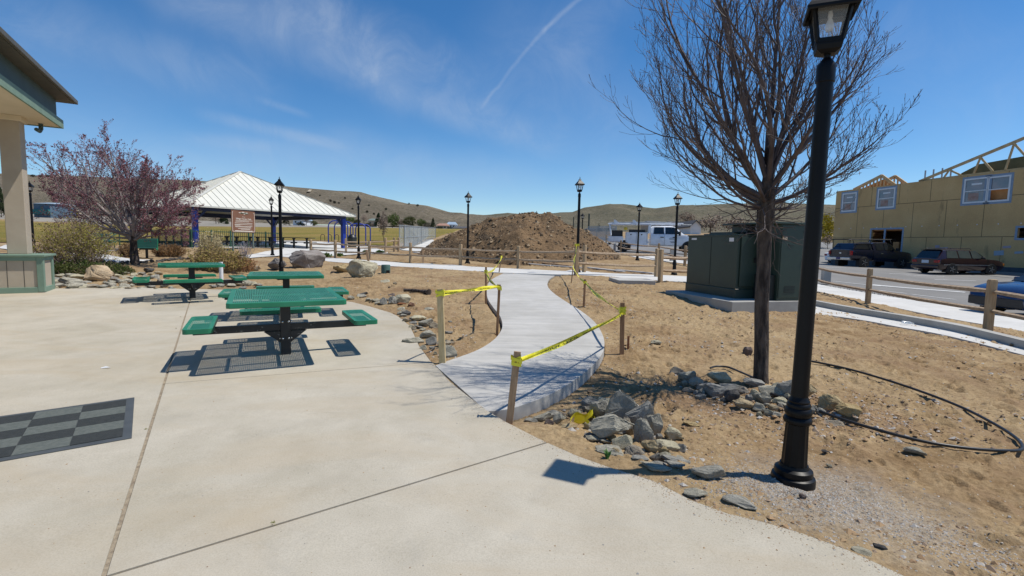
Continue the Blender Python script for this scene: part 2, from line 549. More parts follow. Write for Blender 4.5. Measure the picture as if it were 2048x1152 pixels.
# dirt: tan desert soil, darker and redder where freshly dug, pale where trodden
def dirt_material():
    m, nt, p = nmat('dirt')
    v = coords(nt)
    big = noise(nt, v, .35, 4); mid = noise(nt, v, 2.3, 6, .6); fine = noise(nt, v, 26, 6, .65)
    vs = coords(nt, (1, 2.6, 1)); streak = noise(nt, vs, 5.5, 5, .6, .6)
    c = ramp(nt, mid, [(.28, (.19, .122, .060)), (.48, (.292, .204, .112)), (.70, (.405, .302, .178))])
    c = mix(nt, ramp(nt, big, [(.4, (0, 0, 0)), (.62, (1, 1, 1))]), c, (.385, .29, .17))
    c = mix(nt, .75, c, mix(nt, streak, (.66, .62, .56), (1.28, 1.25, 1.2)), 'MULTIPLY')
    c = mix(nt, .8, c, ramp(nt, fine, [(.3, (.58, .54, .50)), (.52, (1.0, 1.0, 1.0)), (.75, (1.25, 1.26, 1.28))]), 'MULTIPLY')
    dm = ramp(nt, noise(nt, v, .62, 6, .68, .8), [(.50, (0, 0, 0)), (.64, (1, 1, 1))])
    c = mix(nt, math_(nt, 'MULTIPLY', dm, .7), c, mix(nt, .9, (.235, .150, .085), mix(nt, fine, (.7, .7, .7), (1.3, 1.3, 1.3)), 'MULTIPLY'))
    # grey crushed stone spread round the lamp footing
    vd = nt.nodes.new('ShaderNodeVectorMath'); vd.operation = 'DISTANCE'; nt.links.new(v, vd.inputs[0]); vd.inputs[1].default_value = (2.12, 3.02, 0)
    gm = math_(nt, 'ADD', vd.outputs['Value'], math_(nt, 'MULTIPLY', math_(nt, 'SUBTRACT', noise(nt, v, 2.2, 5, .65), .5), 1.1))
    gm = ramp(nt, gm, [(.38, (1, 1, 1)), (.80, (0, 0, 0))])
    c = mix(nt, math_(nt, 'MULTIPLY', gm, .5), c, ramp(nt, noise(nt, v, 48, 4, .75), [(.34, (.15, .135, .115)), (.5, (.34, .315, .275)), (.68, (.48, .455, .41))]))
    # pale little stones
    vo = nt.nodes.new('ShaderNodeTexVoronoi'); vo.inputs['Scale'].default_value = 22; nt.links.new(v, vo.inputs['Vector'])
    st = math_(nt, 'MULTIPLY', math_(nt, 'LESS_THAN', vo.outputs['Distance'], .12), math_(nt, 'GREATER_THAN', noise(nt, v, 3.7, 2), .53))
    c = mix(nt, st, c, (.43, .38, .31))
    nt.links.new(c, p.inputs['Base Color'])
    p.inputs['Roughness'].default_value = .95; p.inputs['Specular IOR Level'].default_value = .15
    b1 = bump(nt, noise(nt, v, 11, 7, .68), .85, .035)
    b2 = bump(nt, noise(nt, v, 60, 5, .7), .8, .008, b1)
    b3 = bump(nt, st, .8, .01, b2)
    nt.links.new(b3, p.inputs['Normal'])
    return m


M_DIRT = dirt_material()
ground = fan_mesh('ground', GX, GY, GZ); ground.data.materials.append(M_DIRT); struct(ground)


def concrete_material(name, c1, c2, c3, speck=.5, broom=0.0, dust=None):
    m, nt, p = nmat(name)
    v = coords(nt)
    big = noise(nt, v, .55, 5, .6, .4); mid = noise(nt, v, 3.1, 6, .62); fine = noise(nt, v, 120, 3, .7)
    c = ramp(nt, big, [(.3, c1), (.52, c2), (.72, c3)])
    c = mix(nt, .55, c, ramp(nt, mid, [(.3, (.84, .83, .81)), (.6, (1.05, 1.05, 1.05))]), 'MULTIPLY')
    c = mix(nt, speck, c, ramp(nt, fine, [(.35, (.8, .79, .77)), (.52, (1, 1, 1)), (.7, (1.1, 1.1, 1.1))]), 'MULTIPLY')
    # scattered dark pits
    vo = nt.nodes.new('ShaderNodeTexVoronoi'); vo.inputs['Scale'].default_value = 15; nt.links.new(v, vo.inputs['Vector'])
    pit = math_(nt, 'MULTIPLY', math_(nt, 'LESS_THAN', vo.outputs['Distance'], .055), math_(nt, 'GREATER_THAN', noise(nt, v, 1.3, 3), .5))
    c = mix(nt, math_(nt, 'MULTIPLY', pit, .6), c, (.16, .13, .1))
    if dust:
        d = ramp(nt, noise(nt, coords(nt, (.55, 1.3, 1)), .9, 6, .62, .7), [(.47, (0, 0, 0)), (.68, (1, 1, 1))])
        c = mix(nt, math_(nt, 'MULTIPLY', d, .5), c, dust)
        g2 = ramp(nt, noise(nt, v, 1.7, 7, .7, 1.2), [(.56, (0, 0, 0)), (.72, (1, 1, 1))])
        c = mix(nt, math_(nt, 'MULTIPLY', g2, .28), c, (.30, .285, .25))
        sc_ = ramp(nt, noise(nt, coords(nt, (.5, 6, 1)), 3.1, 5, .7, .4), [(.66, (0, 0, 0)), (.72, (1, 1, 1))])
        c = mix(nt, math_(nt, 'MULTIPLY', sc_, .16), c, (.22, .19, .15))
    h = noise(nt, v, 45, 5, .7)
    if broom:
        vb = coords(nt, (.6, 1.0, 1)); 
        sb = noise(nt, vb, 2.2, 4, .6)
        vb2 = coords(nt, (.35, 4.0, 1))
        sb2 = noise(nt, vb2, 2.4, 5, .6)
        c = mix(nt, broom, c, ramp(nt, sb2, [(.35, (.80, .81, .82)), (.65, (1.12, 1.12, 1.11))]), 'MULTIPLY')
    nt.links.new(c, p.inputs['Base Color'])
    p.inputs['Roughness'].default_value = .85; p.inputs['Specular IOR Level'].default_value = .25
    nt.links.new(bump(nt, h, .35, .004), p.inputs['Normal'])
    return m


M_PATIO = concrete_material('patio_concrete', (.385, .348, .27), (.455, .415, .338), (.50, .462, .382), .7, 0, (.40, .325, .22))
M_NEWCON = concrete_material('new_concrete', (.40, .385, .355), (.465, .45, .42), (.515, .50, .475), .3, .55)
M_WALK = concrete_material('walk_concrete', (.52, .51, .48), (.58, .57, .54), (.64, .63, .60), .3)
M_KERB = concrete_material('kerb_concrete', (.33, .32, .30), (.40, .39, .36), (.46, .45, .42), .5)

# ---- patio slab: cut along its joints, so every joint is a real groove
LINE_A = (GP(205, 1160), GP(383, 592))                     # wide joint running away
LINE_B = (GP(190, 1160), GP(1094, 885))                    # joint running right, near
LINE_C = (GP(320, 768), GP(868, 724))                      # joint running right, far


def clip(poly, a, b, side, gap):
    """half plane clip in xy; keeps the side given, gap/2 away from line a-b"""
    n = Vector((-(b.y - a.y), b.x - a.x)).normalized() * side
    out = []
    f = lambda p: (p.x - a.x) * n.x + (p.y - a.y) * n.y - gap / 2
    for i in range(len(poly)):
        p, q = poly[i], poly[(i + 1) % len(poly)]
        fp, fq = f(p), f(q)
        if fp >= 0: out.append(p)
        if (fp >= 0) != (fq >= 0):
            t = fp / (fp - fq); out.append(p.lerp(q, t))
    return out


left = clip(PATIO, *LINE_A, 1, .022); right = clip(PATIO, *LINE_A, -1, .022)
pieces = [left]
r1 = clip(right, *LINE_C, 1, .009); r2 = clip(right, *LINE_C, -1, .009)
pieces += [r1, clip(r2, *LINE_B, 1, .018), clip(r2, *LINE_B, -1, .018)]
mb = MB()
for P in pieces:
    P = [Vector((p.x, p.y, plane(p.x, p.y))) for p in P]
    mb.prism([p + Vector((0, 0, -.12)) for p in P], (0, 0, .12))
o = mb.build('patio', M_PATIO); struct(o)
import bmesh as _bm
_b = _bm.new(); _b.from_mesh(o.data); _bm.ops.triangulate(_b, faces=_b.faces); _b.to_mesh(o.data); _b.free()
# sandy filling in the joints
fill = MB()
for (a, b), w, dz in ((LINE_A, .024, -.009), (LINE_B, .020, -.012), (LINE_C, .012, -.007)):
    d = (b - a).normalized(); s = Vector((-d.y, d.x, 0)) * w / 2
    n = 60
    for i in range(n):
        p = a.lerp(b, i / n); q = a.lerp(b, (i + 1) / n)
        zz = lambda t: Vector((0, 0, dz))
        fill.poly([p - s + zz(0), q - s + zz(0), q + s + zz(0), p + s + zz(0)])
M_JOINT = mk('joint_sand', (.20, .16, .115), (.34, .285, .205), .95, 30, bumps=.8, bscale=90, bdist=.006)
struct(fill.build('patio_joint_sand', M_JOINT))


def strip(name, A, B, mat, zf, thick=.1, cross=6, crown=0.0):
    """slab between two edge polylines, draped on zf"""
    n = len(A); mb = MB(); V = []
    for i in range(n):
        for k in range(cross + 1):
            p = Vector(A[i]).lerp(Vector(B[i]), k / cross); V.append((p.x, p.y, zf(p.x, p.y)))
    c1 = cross + 1
    F = [(i * c1 + k, i * c1 + k + 1, (i + 1) * c1 + k + 1, (i + 1) * c1 + k) for i in range(n - 1) for k in range(cross)]
    k0 = len(V)
    ring = [i * c1 for i in range(n)] + [(n - 1) * c1 + k for k in range(1, c1)] + [i * c1 + cross for i in range(n - 2, -1, -1)] + [k for k in range(cross - 1, 0, -1)]
    V += [(V[i][0], V[i][1], V[i][2] - thick) for i in ring]
    m = len(ring)
    F += [(ring[i], k0 + i, k0 + (i + 1) % m, ring[(i + 1) % m]) for i in range(m)]
    mb.add(V, F)
    o = mb.build(name, mat, smooth='auto'); struct(o)
    return o


path = strip('winding_path', PL, PR, M_NEWCON, lambda x, y: zpath(y), .15, 8)
cross = strip('cross_path', XF, XN, M_WALK, lambda x, y: max(T(x, y) + .012, zpath(y) - .004 if 16.5 < y < 20.5 and -1.2 < x < 3.2 else -9), .10, 3)


def sheet(name, poly, mat, off, zf=None):
    """flat area cut out of the ground fan, lying just above it"""
    x = GX; y = GY
    mask = inpoly(x, y, poly)
    d = Tv(x[mask], y[mask]) if zf is None else zf(x[mask], y[mask])
    Z = np.zeros(len(x)); Z[mask] = d + off
    o = fan_mesh(name, x, y, Z, mask); o.data.materials.append(mat); struct(o)
    return o




def poly_sheet(name, poly, mat, off, cuts=3):
    """smooth-edged slab surface: polygon, triangulated, refined and draped on the terrain"""
    P = smooth_curve(list(poly) + [poly[0]], 4)[:-1]
    b = _bm.new(); vs = [b.verts.new((p.x, p.y, 0)) for p in P]; b.faces.new(vs)
    _bm.ops.triangulate(b, faces=b.faces)
    for _ in range(cuts):
        lo = [e for e in b.edges if e.calc_length() > .9]
        if not lo: break
        _bm.ops.subdivide_edges(b, edges=lo, cuts=1); _bm.ops.triangulate(b, faces=b.faces)
    b.verts.ensure_lookup_table()
    z = Tv([v.co.x for v in b.verts], [v.co.y for v in b.verts])
    for v, q in zip(b.verts, z): v.co.z = q + off
    b.normal_update()
    if sum(f.normal.z for f in b.faces) < 0: _bm.ops.reverse_faces(b, faces=b.faces)
    me = bpy.data.meshes.new(name); b.to_mesh(me); b.free(); me.materials.append(mat)
    o = bpy.data.objects.new(name, me); COL.objects.link(o); struct(o); return o


poly_sheet('plaza', PLAZA, M_WALK, .03)
poly_sheet('garden_path', BENCHPATH, M_WALK, .03)


def asphalt_material():
    m, nt, p = nmat('asphalt')
    v = coords(nt)
    c = ramp(nt, noise(nt, v, .5, 5), [(.3, (.17, .165, .155)), (.7, (.235, .225, .21))])
    c = mix(nt, .6, c, ramp(nt, noise(nt, v, 40, 4, .7), [(.3, (.75, .75, .75)), (.7, (1.2, 1.2, 1.2))]), 'MULTIPLY')
    nt.links.new(c, p.inputs['Base Color']); p.inputs['Roughness'].default_value = .9
    nt.links.new(bump(nt, noise(nt, v, 60, 4, .7), .4, .006), p.inputs['Normal'])
    return m


M_ASPH = asphalt_material()
sheet('parking_lot', LOT, M_ASPH, -.06)


def lotz(x, y): return T(x, y) - .06


def lawn_material():
    m, nt, p = nmat('lawn')
    v = coords(nt)
    b = noise(nt, coords(nt, (.6, 1.6, 1)), .11, 6, .65, .8)
    c = ramp(nt, b, [(.28, (.13, .13, .028)), (.42, (.205, .175, .045)), (.56, (.27, .20, .065)), (.75, (.34, .235, .09))])
    c = mix(nt, .7, c, ramp(nt, noise(nt, v, 9, 6, .7), [(.3, (.6, .62, .55)), (.7, (1.3, 1.28, 1.2))]), 'MULTIPLY')
    nt.links.new(c, p.inputs['Base Color']); p.inputs['Roughness'].default_value = 1; p.inputs['Specular IOR Level'].default_value = .1
    nt.links.new(bump(nt, noise(nt, v, 7, 6, .8), 1, .15), p.inputs['Normal'])
    return m


M_LAWN = lawn_material()
sheet('lawn', LAWN, M_LAWN, .02)
# gravelly service road beyond the grass
ROAD = [at(930, 459, 170), at(800, 456, 150), at(700, 455, 130), at(560, 452, 130), at(400, 449, 130), at(250, 445, 130), at(60, 441.5, 130), at(-120, 440, 130), at(-160, 430, 260), at(60, 430, 260), at(400, 437, 260), at(700, 443, 260), at(930, 452, 260)]
M_GRAVEL = mk('gravel_road', (.22, .195, .155), (.30, .27, .22), .95, .12, 5, bumps=.5, bscale=4, bdist=.1)
sheet('gravel_road', ROAD, M_GRAVEL, .03)

# ---- kerb wall and the strip of walk in front of it
KB = [G(*p) for p in [(1560, 604), (1600, 609), (1637, 615), (1798, 644), (2048, 701), (2300, 762)]]
KB = resample(smooth_curve(KB, 4), 60)
SF = resample(smooth_curve(SLAB_F, 4), 60)
K_IN = []
for i, p in enumerate(KB):
    d = KB[min(i + 1, 59)] - KB[max(i - 1, 0)]; d.z = 0; d.normalize(); nrm = Vector((d.y, -d.x, 0))
    if nrm.x < 0: nrm = -nrm
    K_IN.append(p + nrm * .17)
strip('walk_strip', SF, [p + (q - p) * .06 for p, q in zip(KB, K_IN)], M_WALK, lambda x, y: T(x, y) + .025, .09, 2)
kerb_wall = strip('kerb_wall', KB, K_IN, M_KERB, lambda x, y: T(x, y) + .165, .30, 1)
strip('street_pavement', SW_N, SW_F, M_WALK, lambda x, y: T(x, y) + .012, .14, 3)
# ------------------------------------------------------------------ hills
def interp_px(xs, pts):
    return np.interp(xs, [p[0] for p in pts], [p[1] for p in pts])


def hill(name, sky, base, x0, x1, d0, d1, mat, nx=260, ny=70, rough=1.0, seed=0, bulge=.75):
    xs = np.linspace(x0, x1, nx)
    st = interp_px(xs, sky); sb = interp_px(xs, base)
    V = []
    for j in range(ny):
        t = j / (ny - 1)
        for i in range(nx):
            tt = min(1, t / .93)
            d = d0 + (d1 - d0) * t
            # profile: rises steeply, rounds over at the crest and falls behind it
            prof = math.sin(tt * PI / 2) ** bulge
            py = sb[i] + (st[i] - sb[i]) * prof
            p = at(xs[i], py, d)
            if t > .93:
                p.z -= (t - .93) / .07 * (p.z * .12)
            V.append([p.x, p.y, p.z])
    V = np.array(V).reshape(ny, nx, 3)
    x = V[..., 0]; y = V[..., 1]
    tt = np.linspace(0, 1, ny)[:, None]
    env = np.clip(tt * 4, 0, 1) * np.clip((.93 - tt) * 5, 0, 1)
    V[..., 2] += rough * env * (d1 / 100) * (1.1 * fbm(x / (d1 * .09), y / (d1 * .2), 5, seed) + .5 * -np.abs(vn(x / (d1 * .035), y / (d1 * .25), seed + 3)))
    mb = MB(); mb.v = [tuple(p) for p in V.reshape(-1, 3)]
    mb.f = [(j * nx + i, j * nx + i + 1, (j + 1) * nx + i + 1, (j + 1) * nx + i) for j in range(ny - 1) for i in range(nx - 1)]
    mb.m = [0] * len(mb.f)
    o = mb.build(name, mat, smooth=True, fix=False); struct(o)
    return o, V


def hill_material(name, c1, c2, c3, s):
    m, nt, p = nmat(name)
    v = coords(nt)
    a = noise(nt, v, .012 * s, 6, .65, .5); f = noise(nt, v, .33 * s, 4, .75); g = noise(nt, v, .9 * s, 3, .8)
    c = ramp(nt, a, [(.3, c1), (.5, c2), (.7, c3)])
    c = mix(nt, .8, c, ramp(nt, f, [(.36, (.48, .52, .44)), (.5, (1, 1, 1)), (.66, (1.3, 1.27, 1.22))]), 'MULTIPLY')
    c = mix(nt, .75, c, ramp(nt, g, [(.40, (.55, .6, .5)), (.52, (1.05, 1.05, 1.05))]), 'MULTIPLY')
    nt.links.new(c, p.inputs['Base Color']); p.inputs['Roughness'].default_value = 1; p.inputs['Specular IOR Level'].default_value = .05
    nt.links.new(bump(nt, noise(nt, v, .2 * s, 6, .75), 1, 2.5), p.inputs['Normal'])
    return m


M_HILL_A = hill_material('sage_hill', (.145, .122, .092), (.185, .155, .118), (.235, .195, .145), 1)
M_HILL_B = hill_material('green_hill', (.115, .108, .078), (.155, .138, .10), (.205, .172, .125), .8)
SKY_A = [(-200, 340), (0, 347), (40, 346), (70, 351), (110, 350), (250, 356), (400, 362), (600, 375), (658, 380), (712, 385), (765, 395.6), (814, 407), (853, 411), (882, 419), (904, 426), (930, 429), (1000, 436), (1060, 446), (1120, 458)]
BASE_A = [(-200, 436), (200, 441), (600, 448), (950, 456), (1120, 459)]
HILL_A, HA = hill('hills', SKY_A, BASE_A, -200, 1120, 240, 620, M_HILL_A, rough=1.0, seed=4)
SKY_B = [(700, 440), (900, 436), (960, 431), (985, 430), (1015, 426), (1050, 430.5), (1085, 427), (1110, 426), (1120, 424.6), (1145, 424), (1168, 415), (1214, 409), (1252, 410), (1310, 416.6), (1340, 413), (1420, 409), (1560, 405), (1650, 412), (1800, 425), (2300, 440)]
BASE_B = [(700, 458), (1120, 462), (1400, 468), (2300, 480)]
HILL_B, HB = hill('hills_beyond', SKY_B, BASE_B, 700, 2300, 330, 1000, M_HILL_B, rough=1.0, seed=17)
# sandy track up the slope
M_TRACK = mk('track_soil', (.36, .30, .21), (.44, .37, .27), 1, .2)
_tr = [(598, 398), (606, 394), (614, 389), (619, 385), (622, 381)]


def on_hill(px, py, HV=None):
    HV = HA if HV is None else HV
    r = ray(px, py); best = None
    P = HV.reshape(-1, 3)
    v = P - CAM; d = v @ _F
    qx = 1024 + FPX * (v @ _R) / d; qy = 576 - FPX * (v @ _U) / d
    e = np.abs(qx - px) * .6 + np.abs(qy - py) + d * .002
    i = int(e.argmin()); dd = float(d[i])
    return at(px, py, dd)


mb = MB()
tp = [on_hill(*p) + Vector((0, -1.5, .6)) for p in _tr]
for a, b in zip(tp, tp[1:]): mb.beam(a, b, 2.6, .5)
struct(mb.build('hill_track', M_TRACK))

# ------------------------------------------------------------------ daylight
SUN_EL, SUN_AZ = R(62.3), R(3.5)           # azimuth measured from +x towards +y
SUN = Vector((math.cos(SUN_EL) * math.cos(SUN_AZ), math.cos(SUN_EL) * math.sin(SUN_AZ), math.sin(SUN_EL)))
ld = bpy.data.lights.new('sun', 'SUN'); ld.energy = 4.6; ld.angle = R(.53); ld.color = (1.0, .95, .86)
lo = bpy.data.objects.new('sun', ld); COL.objects.link(lo)
lo.rotation_euler = (-SUN).to_track_quat('-Z', 'Y').to_euler()
lo.location = SUN * 60

world = bpy.data.worlds.new('World'); scene.world = world; world.use_nodes = True
wt = world.node_tree
bg = wt.nodes['Background']
sky = wt.nodes.new('ShaderNodeTexSky'); sky.sky_type = 'NISHITA'; sky.sun_disc = False
sky.sun_elevation = SUN_EL
# Blender: rotation 0 puts the sun at +y, positive turns clockwise seen from above
sky.sun_rotation = PI / 2 - SUN_AZ
sky.altitude = 1400; sky.air_density = 1.0; sky.dust_density = .35; sky.ozone_density = 3.2
bg.inputs['Strength'].default_value = .128
tc = wt.nodes.new('ShaderNodeTexCoord'); dirv = tc.outputs['Generated']


def vmath(op, a, b=None):
    n = wt.nodes.new('ShaderNodeVectorMath'); n.operation = op
    for i, q in enumerate((a, b)):
        if q is None: continue
        if isinstance(q, (tuple, Vector)): n.inputs[i].default_value = tuple(q)
        else: wt.links.new(q, n.inputs[i])
    return n


dirn = vmath('NORMALIZE', dirv).outputs[0]


def smoothstep(x, a, b):
    n = wt.nodes.new('ShaderNodeMapRange'); n.interpolation_type = 'SMOOTHSTEP'
    n.inputs['From Min'].default_value = a; n.inputs['From Max'].default_value = b
    wt.links.new(x, n.inputs['Value'])
    return n.outputs[0]


def wnoise(scale, detail, mapscale=(1, 1, 1), rough=.6, dist=0):
    mp = wt.nodes.new('ShaderNodeMapping'); mp.inputs['Scale'].default_value = mapscale
    wt.links.new(dirn, mp.inputs['Vector'])
    return noise(wt, mp.outputs[0], scale, detail, rough, dist)


n_soft = wnoise(3.0, 5); n_fib = wnoise(9.0, 6, (1, 1, 1), .68, 1.0); n_wob = wnoise(14, 3)


def streak(p1, p2, w, s, wob=0.0, fib=.8, fade=.25, one_side=0.0):
    """cirrus band along the great circle between two sky directions"""
    a = Vector(ray(*p1)).normalized(); b = Vector(ray(*p2)).normalized()
    nrm = a.cross(b).normalized(); t = nrm.cross(a)
    L = math.acos(max(-1, min(1, a.dot(b))))
    dn = vmath('DOT_PRODUCT', dirn, nrm).outputs['Value']
    if wob: dn = math_(wt, 'ADD', dn, math_(wt, 'MULTIPLY', math_(wt, 'SUBTRACT', n_wob, .5), wob))
    dn = math_(wt, 'ADD', dn, math_(wt, 'MULTIPLY', math_(wt, 'SUBTRACT', n_soft, .5), w * 1.5))
    dt = vmath('DOT_PRODUCT', dirn, t).outputs['Value']
    ac = math_(wt, 'SUBTRACT', 1.0, smoothstep(math_(wt, 'ABSOLUTE', dn), 0.0, w))
    al = math_(wt, 'MULTIPLY', smoothstep(dt, -fade * L, fade * L * .6), math_(wt, 'SUBTRACT', 1.0, smoothstep(dt, math.sin(L) * (1 - fade), math.sin(L) * (1 + fade * .5))))
    front = smoothstep(vmath('DOT_PRODUCT', dirn, a).outputs['Value'], 0, .2)
    m = math_(wt, 'MULTIPLY', math_(wt, 'MULTIPLY', ac, al), front)
    f = math_(wt, 'ADD', 1 - fib, math_(wt, 'MULTIPLY', smoothstep(n_fib, .30, .72), fib))
    return math_(wt, 'MULTIPLY', math_(wt, 'MULTIPLY', m, f), s)


tot = None
for args in [((330, -60), (830, 190), .085, .36, 0, .5), ((560, -20), (1010, 190), .06, .22, 0, .7), ((0, 40), (560, 190), .075, .20, 0, .6), ((760, 170), (1130, 285), .05, .26, 0, .6),
             ((430, 236), (690, 300), .016, .20, 0, .6), ((520, 200), (620, 235), .010, .13, 0, .6), ((-100, 120), (330, 280), .10, .15, 0, .6), ((380, 280), (560, 300), .018, .14, 0, .6),
             ((1240, -40), (1120, 140), .10, .13, 0, .6), ((1750, 30), (2100, 230), .12, .12, 0, .6), ((300, 330), (1100, 352), .075, .22, 0, .4), ((1000, 60), (1300, 300), .14, .14, 0, .5), ((1200, 355), (1700, 340), .05, .10, 0, .5),
             ((1172, -10), (1082, 62), .0065, .22, .010, .5, .1), ((1100, 45), (962, 218), .0055, .17, .016, .45, .12)]:
    q = streak(*args)
    tot = q if tot is None else math_(wt, 'ADD', tot, q)
tot = math_(wt, 'MINIMUM', tot, .8)
hs = wt.nodes.new('ShaderNodeHueSaturation'); hs.inputs['Saturation'].default_value = 1.28; hs.inputs['Value'].default_value = 1.0
wt.links.new(sky.outputs[0], hs.inputs['Color'])
cloud = mix(wt, tot, hs.outputs[0], (4.3, 4.9, 5.8))
wt.links.new(cloud, bg.inputs['Color'])

# ------------------------------------------------------------------ camera
cd = bpy.data.cameras.new('camera'); cam = bpy.data.objects.new('camera', cd); COL.objects.link(cam)
cd.sensor_width = 36; cd.lens = 36 * FPX / 2048; cd.clip_start = .05; cd.clip_end = 5000
rot = Matrix((_R, _U, -_F)).transposed()
cam.matrix_world = Matrix.Translation(CAM) @ rot.to_4x4()
scene.camera = cam
scene.view_settings.view_transform = 'Standard'; scene.view_settings.look = 'None'; scene.view_settings.exposure = 0; scene.view_settings.gamma = 1
scene.view_settings.use_curve_mapping = False
# ================================================================== materials of the near things
M_BLACK = mk('black_paint', (.0045, .0047, .0055), (.008, .008, .009), .42, 3, bumps=.12, bscale=60, bdist=.003, spec=.22)
M_BLACKM = mk('black_steel', (.007, .008, .010), (.014, .015, .017), .45, 8, bumps=.15, bscale=40, bdist=.004)
M_TAN = mk('tan_siding', (.40, .335, .255), (.44, .375, .29), .85, 3, bumps=.15, bscale=30, bdist=.004)
M_TRIM = mk('green_trim', (.155, .235, .175), (.185, .27, .205), .75, 4, bumps=.12, bscale=25, bdist=.004)
M_TRIMD = mk('dark_green_trim', (.05, .085, .085), (.06, .10, .10), .7, 4)
M_ROOFB = mk('brown_roof_edge', (.075, .07, .055), (.10, .09, .07), .6, 4)
M_SOFFIT = mk('soffit', (.62, .53, .38), (.68, .585, .43), .85, 2)
M_POST = mk('rough_post_wood', (.33, .225, .125), (.47, .345, .21), .9, 3, bumps=.6, bscale=9, bdist=.01, stretch=(9, 9, 1), rnd=True)
M_RAIL = mk('rail_wood', (.27, .185, .115), (.44, .34, .235), .9, 4, bumps=.6, bscale=8, bdist=.01, stretch=(3, 3, 9), rnd=True)
M_STAKE_N = mk('new_stake_wood', (.52, .37, .17), (.62, .47, .25), .8, 4, bumps=.3, bscale=10, bdist=.004, stretch=(12, 12, 1))
M_STAKE_O = mk('old_stake_wood', (.235, .12, .058), (.33, .185, .095), .85, 4, bumps=.5, bscale=10, bdist=.005, stretch=(12, 12, 1), rnd=True)
M_STAKE_T = mk('tan_stake_wood', (.30, .185, .10), (.40, .27, .16), .85, 4, bumps=.5, bscale=10, bdist=.005, stretch=(12, 12, 1), rnd=True)
M_YTAPE = mk('yellow_tape', (.78, .70, .02), (.84, .78, .05), .45, 6)
M_INK = mk('black_ink', (.012, .012, .012), None, .6)
M_CHROME = mk('bright_steel', (.6, .6, .6), None, .25, metal=1.0)
M_TEAL = mk('cabinet_green', (.020, .040, .030), (.026, .050, .037), .42, 1.5, spec=.5)
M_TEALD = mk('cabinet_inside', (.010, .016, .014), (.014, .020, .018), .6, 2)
M_WHITE = mk('white_plastic', (.75, .76, .77), (.80, .80, .80), .5, 3)
M_HOSE = mk('black_hose', (.010, .010, .010), (.02, .019, .018), .4, 5)
M_GLASS = glass_mat('lamp_glass', (.9, .92, .93), .16, .05)
M_FROST = glass_mat('frosted_lamp_glass', (.85, .87, .88), .62, .25)
M_BARK = mk('bark', (.030, .022, .018), (.125, .095, .075), .95, 5, 7, bumps=1.0, bscale=9, bdist=.05, stretch=(3.2, 3.2, .8), lo=.4, hi=.62)
M_TWIG = mk('twig_bark', (.044, .031, .030), (.125, .095, .090), .6, 5, spec=.5)
M_TWIGP = mk('grey_twig', (.20, .165, .16), (.36, .32, .31), .8, 4)
M_BUD = mk('redbud_blossom', (.16, .052, .07), (.27, .11, .13), .8, 9)


def rock_material(name, c1, c2, c3):
    m, nt, p = nmat(name)
    v = coords(nt, (1, 1, 1), True)
    a = noise(nt, v, 2.6, 6, .62, .5); f = noise(nt, v, 24, 5, .7)
    c = ramp(nt, a, [(.3, c1), (.5, c2), (.7, c3)])
    c = mix(nt, .7, c, ramp(nt, f, [(.35, (.72, .72, .72)), (.65, (1.18, 1.18, 1.18))]), 'MULTIPLY')
    oi = nt.nodes.new('ShaderNodeObjectInfo'); h = nt.nodes.new('ShaderNodeHueSaturation')
    nt.links.new(c, h.inputs['Color']); nt.links.new(math_(nt, 'ADD', math_(nt, 'MULTIPLY', oi.outputs['Random'], .55), .72), h.inputs['Value'])
    nt.links.new(math_(nt, 'ADD', math_(nt, 'MULTIPLY', oi.outputs['Random'], 1.1), .5), h.inputs['Saturation'])
    nt.links.new(h.outputs[0], p.inputs['Base Color']); p.inputs['Roughness'].default_value = .9; p.inputs['Specular IOR Level'].default_value = .2
    nt.links.new(bump(nt, noise(nt, v, 13, 7, .72), .8, .02), p.inputs['Normal'])
    return m


M_RGREY = rock_material('grey_rock', (.235, .222, .182), (.36, .338, .275), (.48, .45, .365))
M_RTAN = rock_material('tan_rock', (.24, .19, .135), (.34, .285, .205), (.42, .37, .28))
M_RBOULD = rock_material('boulder_rock', (.15, .125, .11), (.24, .21, .19), (.34, .31, .285))
M_RRED = rock_material('red_rock', (.16, .085, .06), (.22, .13, .09), (.30, .2, .15))
M_RSAND = rock_material('sandstone', (.36, .27, .18), (.47, .37, .26), (.56, .46, .34))
M_RDARK = rock_material('dark_rock', (.05, .048, .046), (.09, .085, .08), (.15, .14, .13))


def perforated(name, pitch=.026, hole=.30, col1=(.008, .165, .075), col2=(.014, .20, .095), border=None):
    """plastic-dipped steel with a grid of real see-through holes"""
    m, nt, p = nmat(name)
    tc = nt.nodes.new('ShaderNodeTexCoord'); sx = nt.nodes.new('ShaderNodeSeparateXYZ'); nt.links.new(tc.outputs['Object'], sx.inputs[0])
    fx = math_(nt, 'SUBTRACT', math_(nt, 'FRACT', math_(nt, 'DIVIDE', sx.outputs[0], pitch)), .5)
    fy = math_(nt, 'SUBTRACT', math_(nt, 'FRACT', math_(nt, 'DIVIDE', sx.outputs[1], pitch)), .5)
    r = math_(nt, 'SQRT', math_(nt, 'ADD', math_(nt, 'MULTIPLY', fx, fx), math_(nt, 'MULTIPLY', fy, fy)))
    solid = math_(nt, 'GREATER_THAN', r, hole)
    nt.links.new(solid, p.inputs['Alpha'])
    c = ramp(nt, noise(nt, coords(nt), 3, 4), [(.35, col1), (.65, col2)])
    nt.links.new(c, p.inputs['Base Color']); p.inputs['Roughness'].default_value = .36
    return m


M_GREEN = mk('green_plastisol', (.007, .150, .068), (.022, .215, .108), .42, 2.2, 7, bumps=.1, bscale=50, bdist=.003)
M_PERF = perforated('perforated_green', .019, .29)
M_BENCHG = mk('bench_green', (.005, .052, .036), (.008, .07, .046), .45, 3)

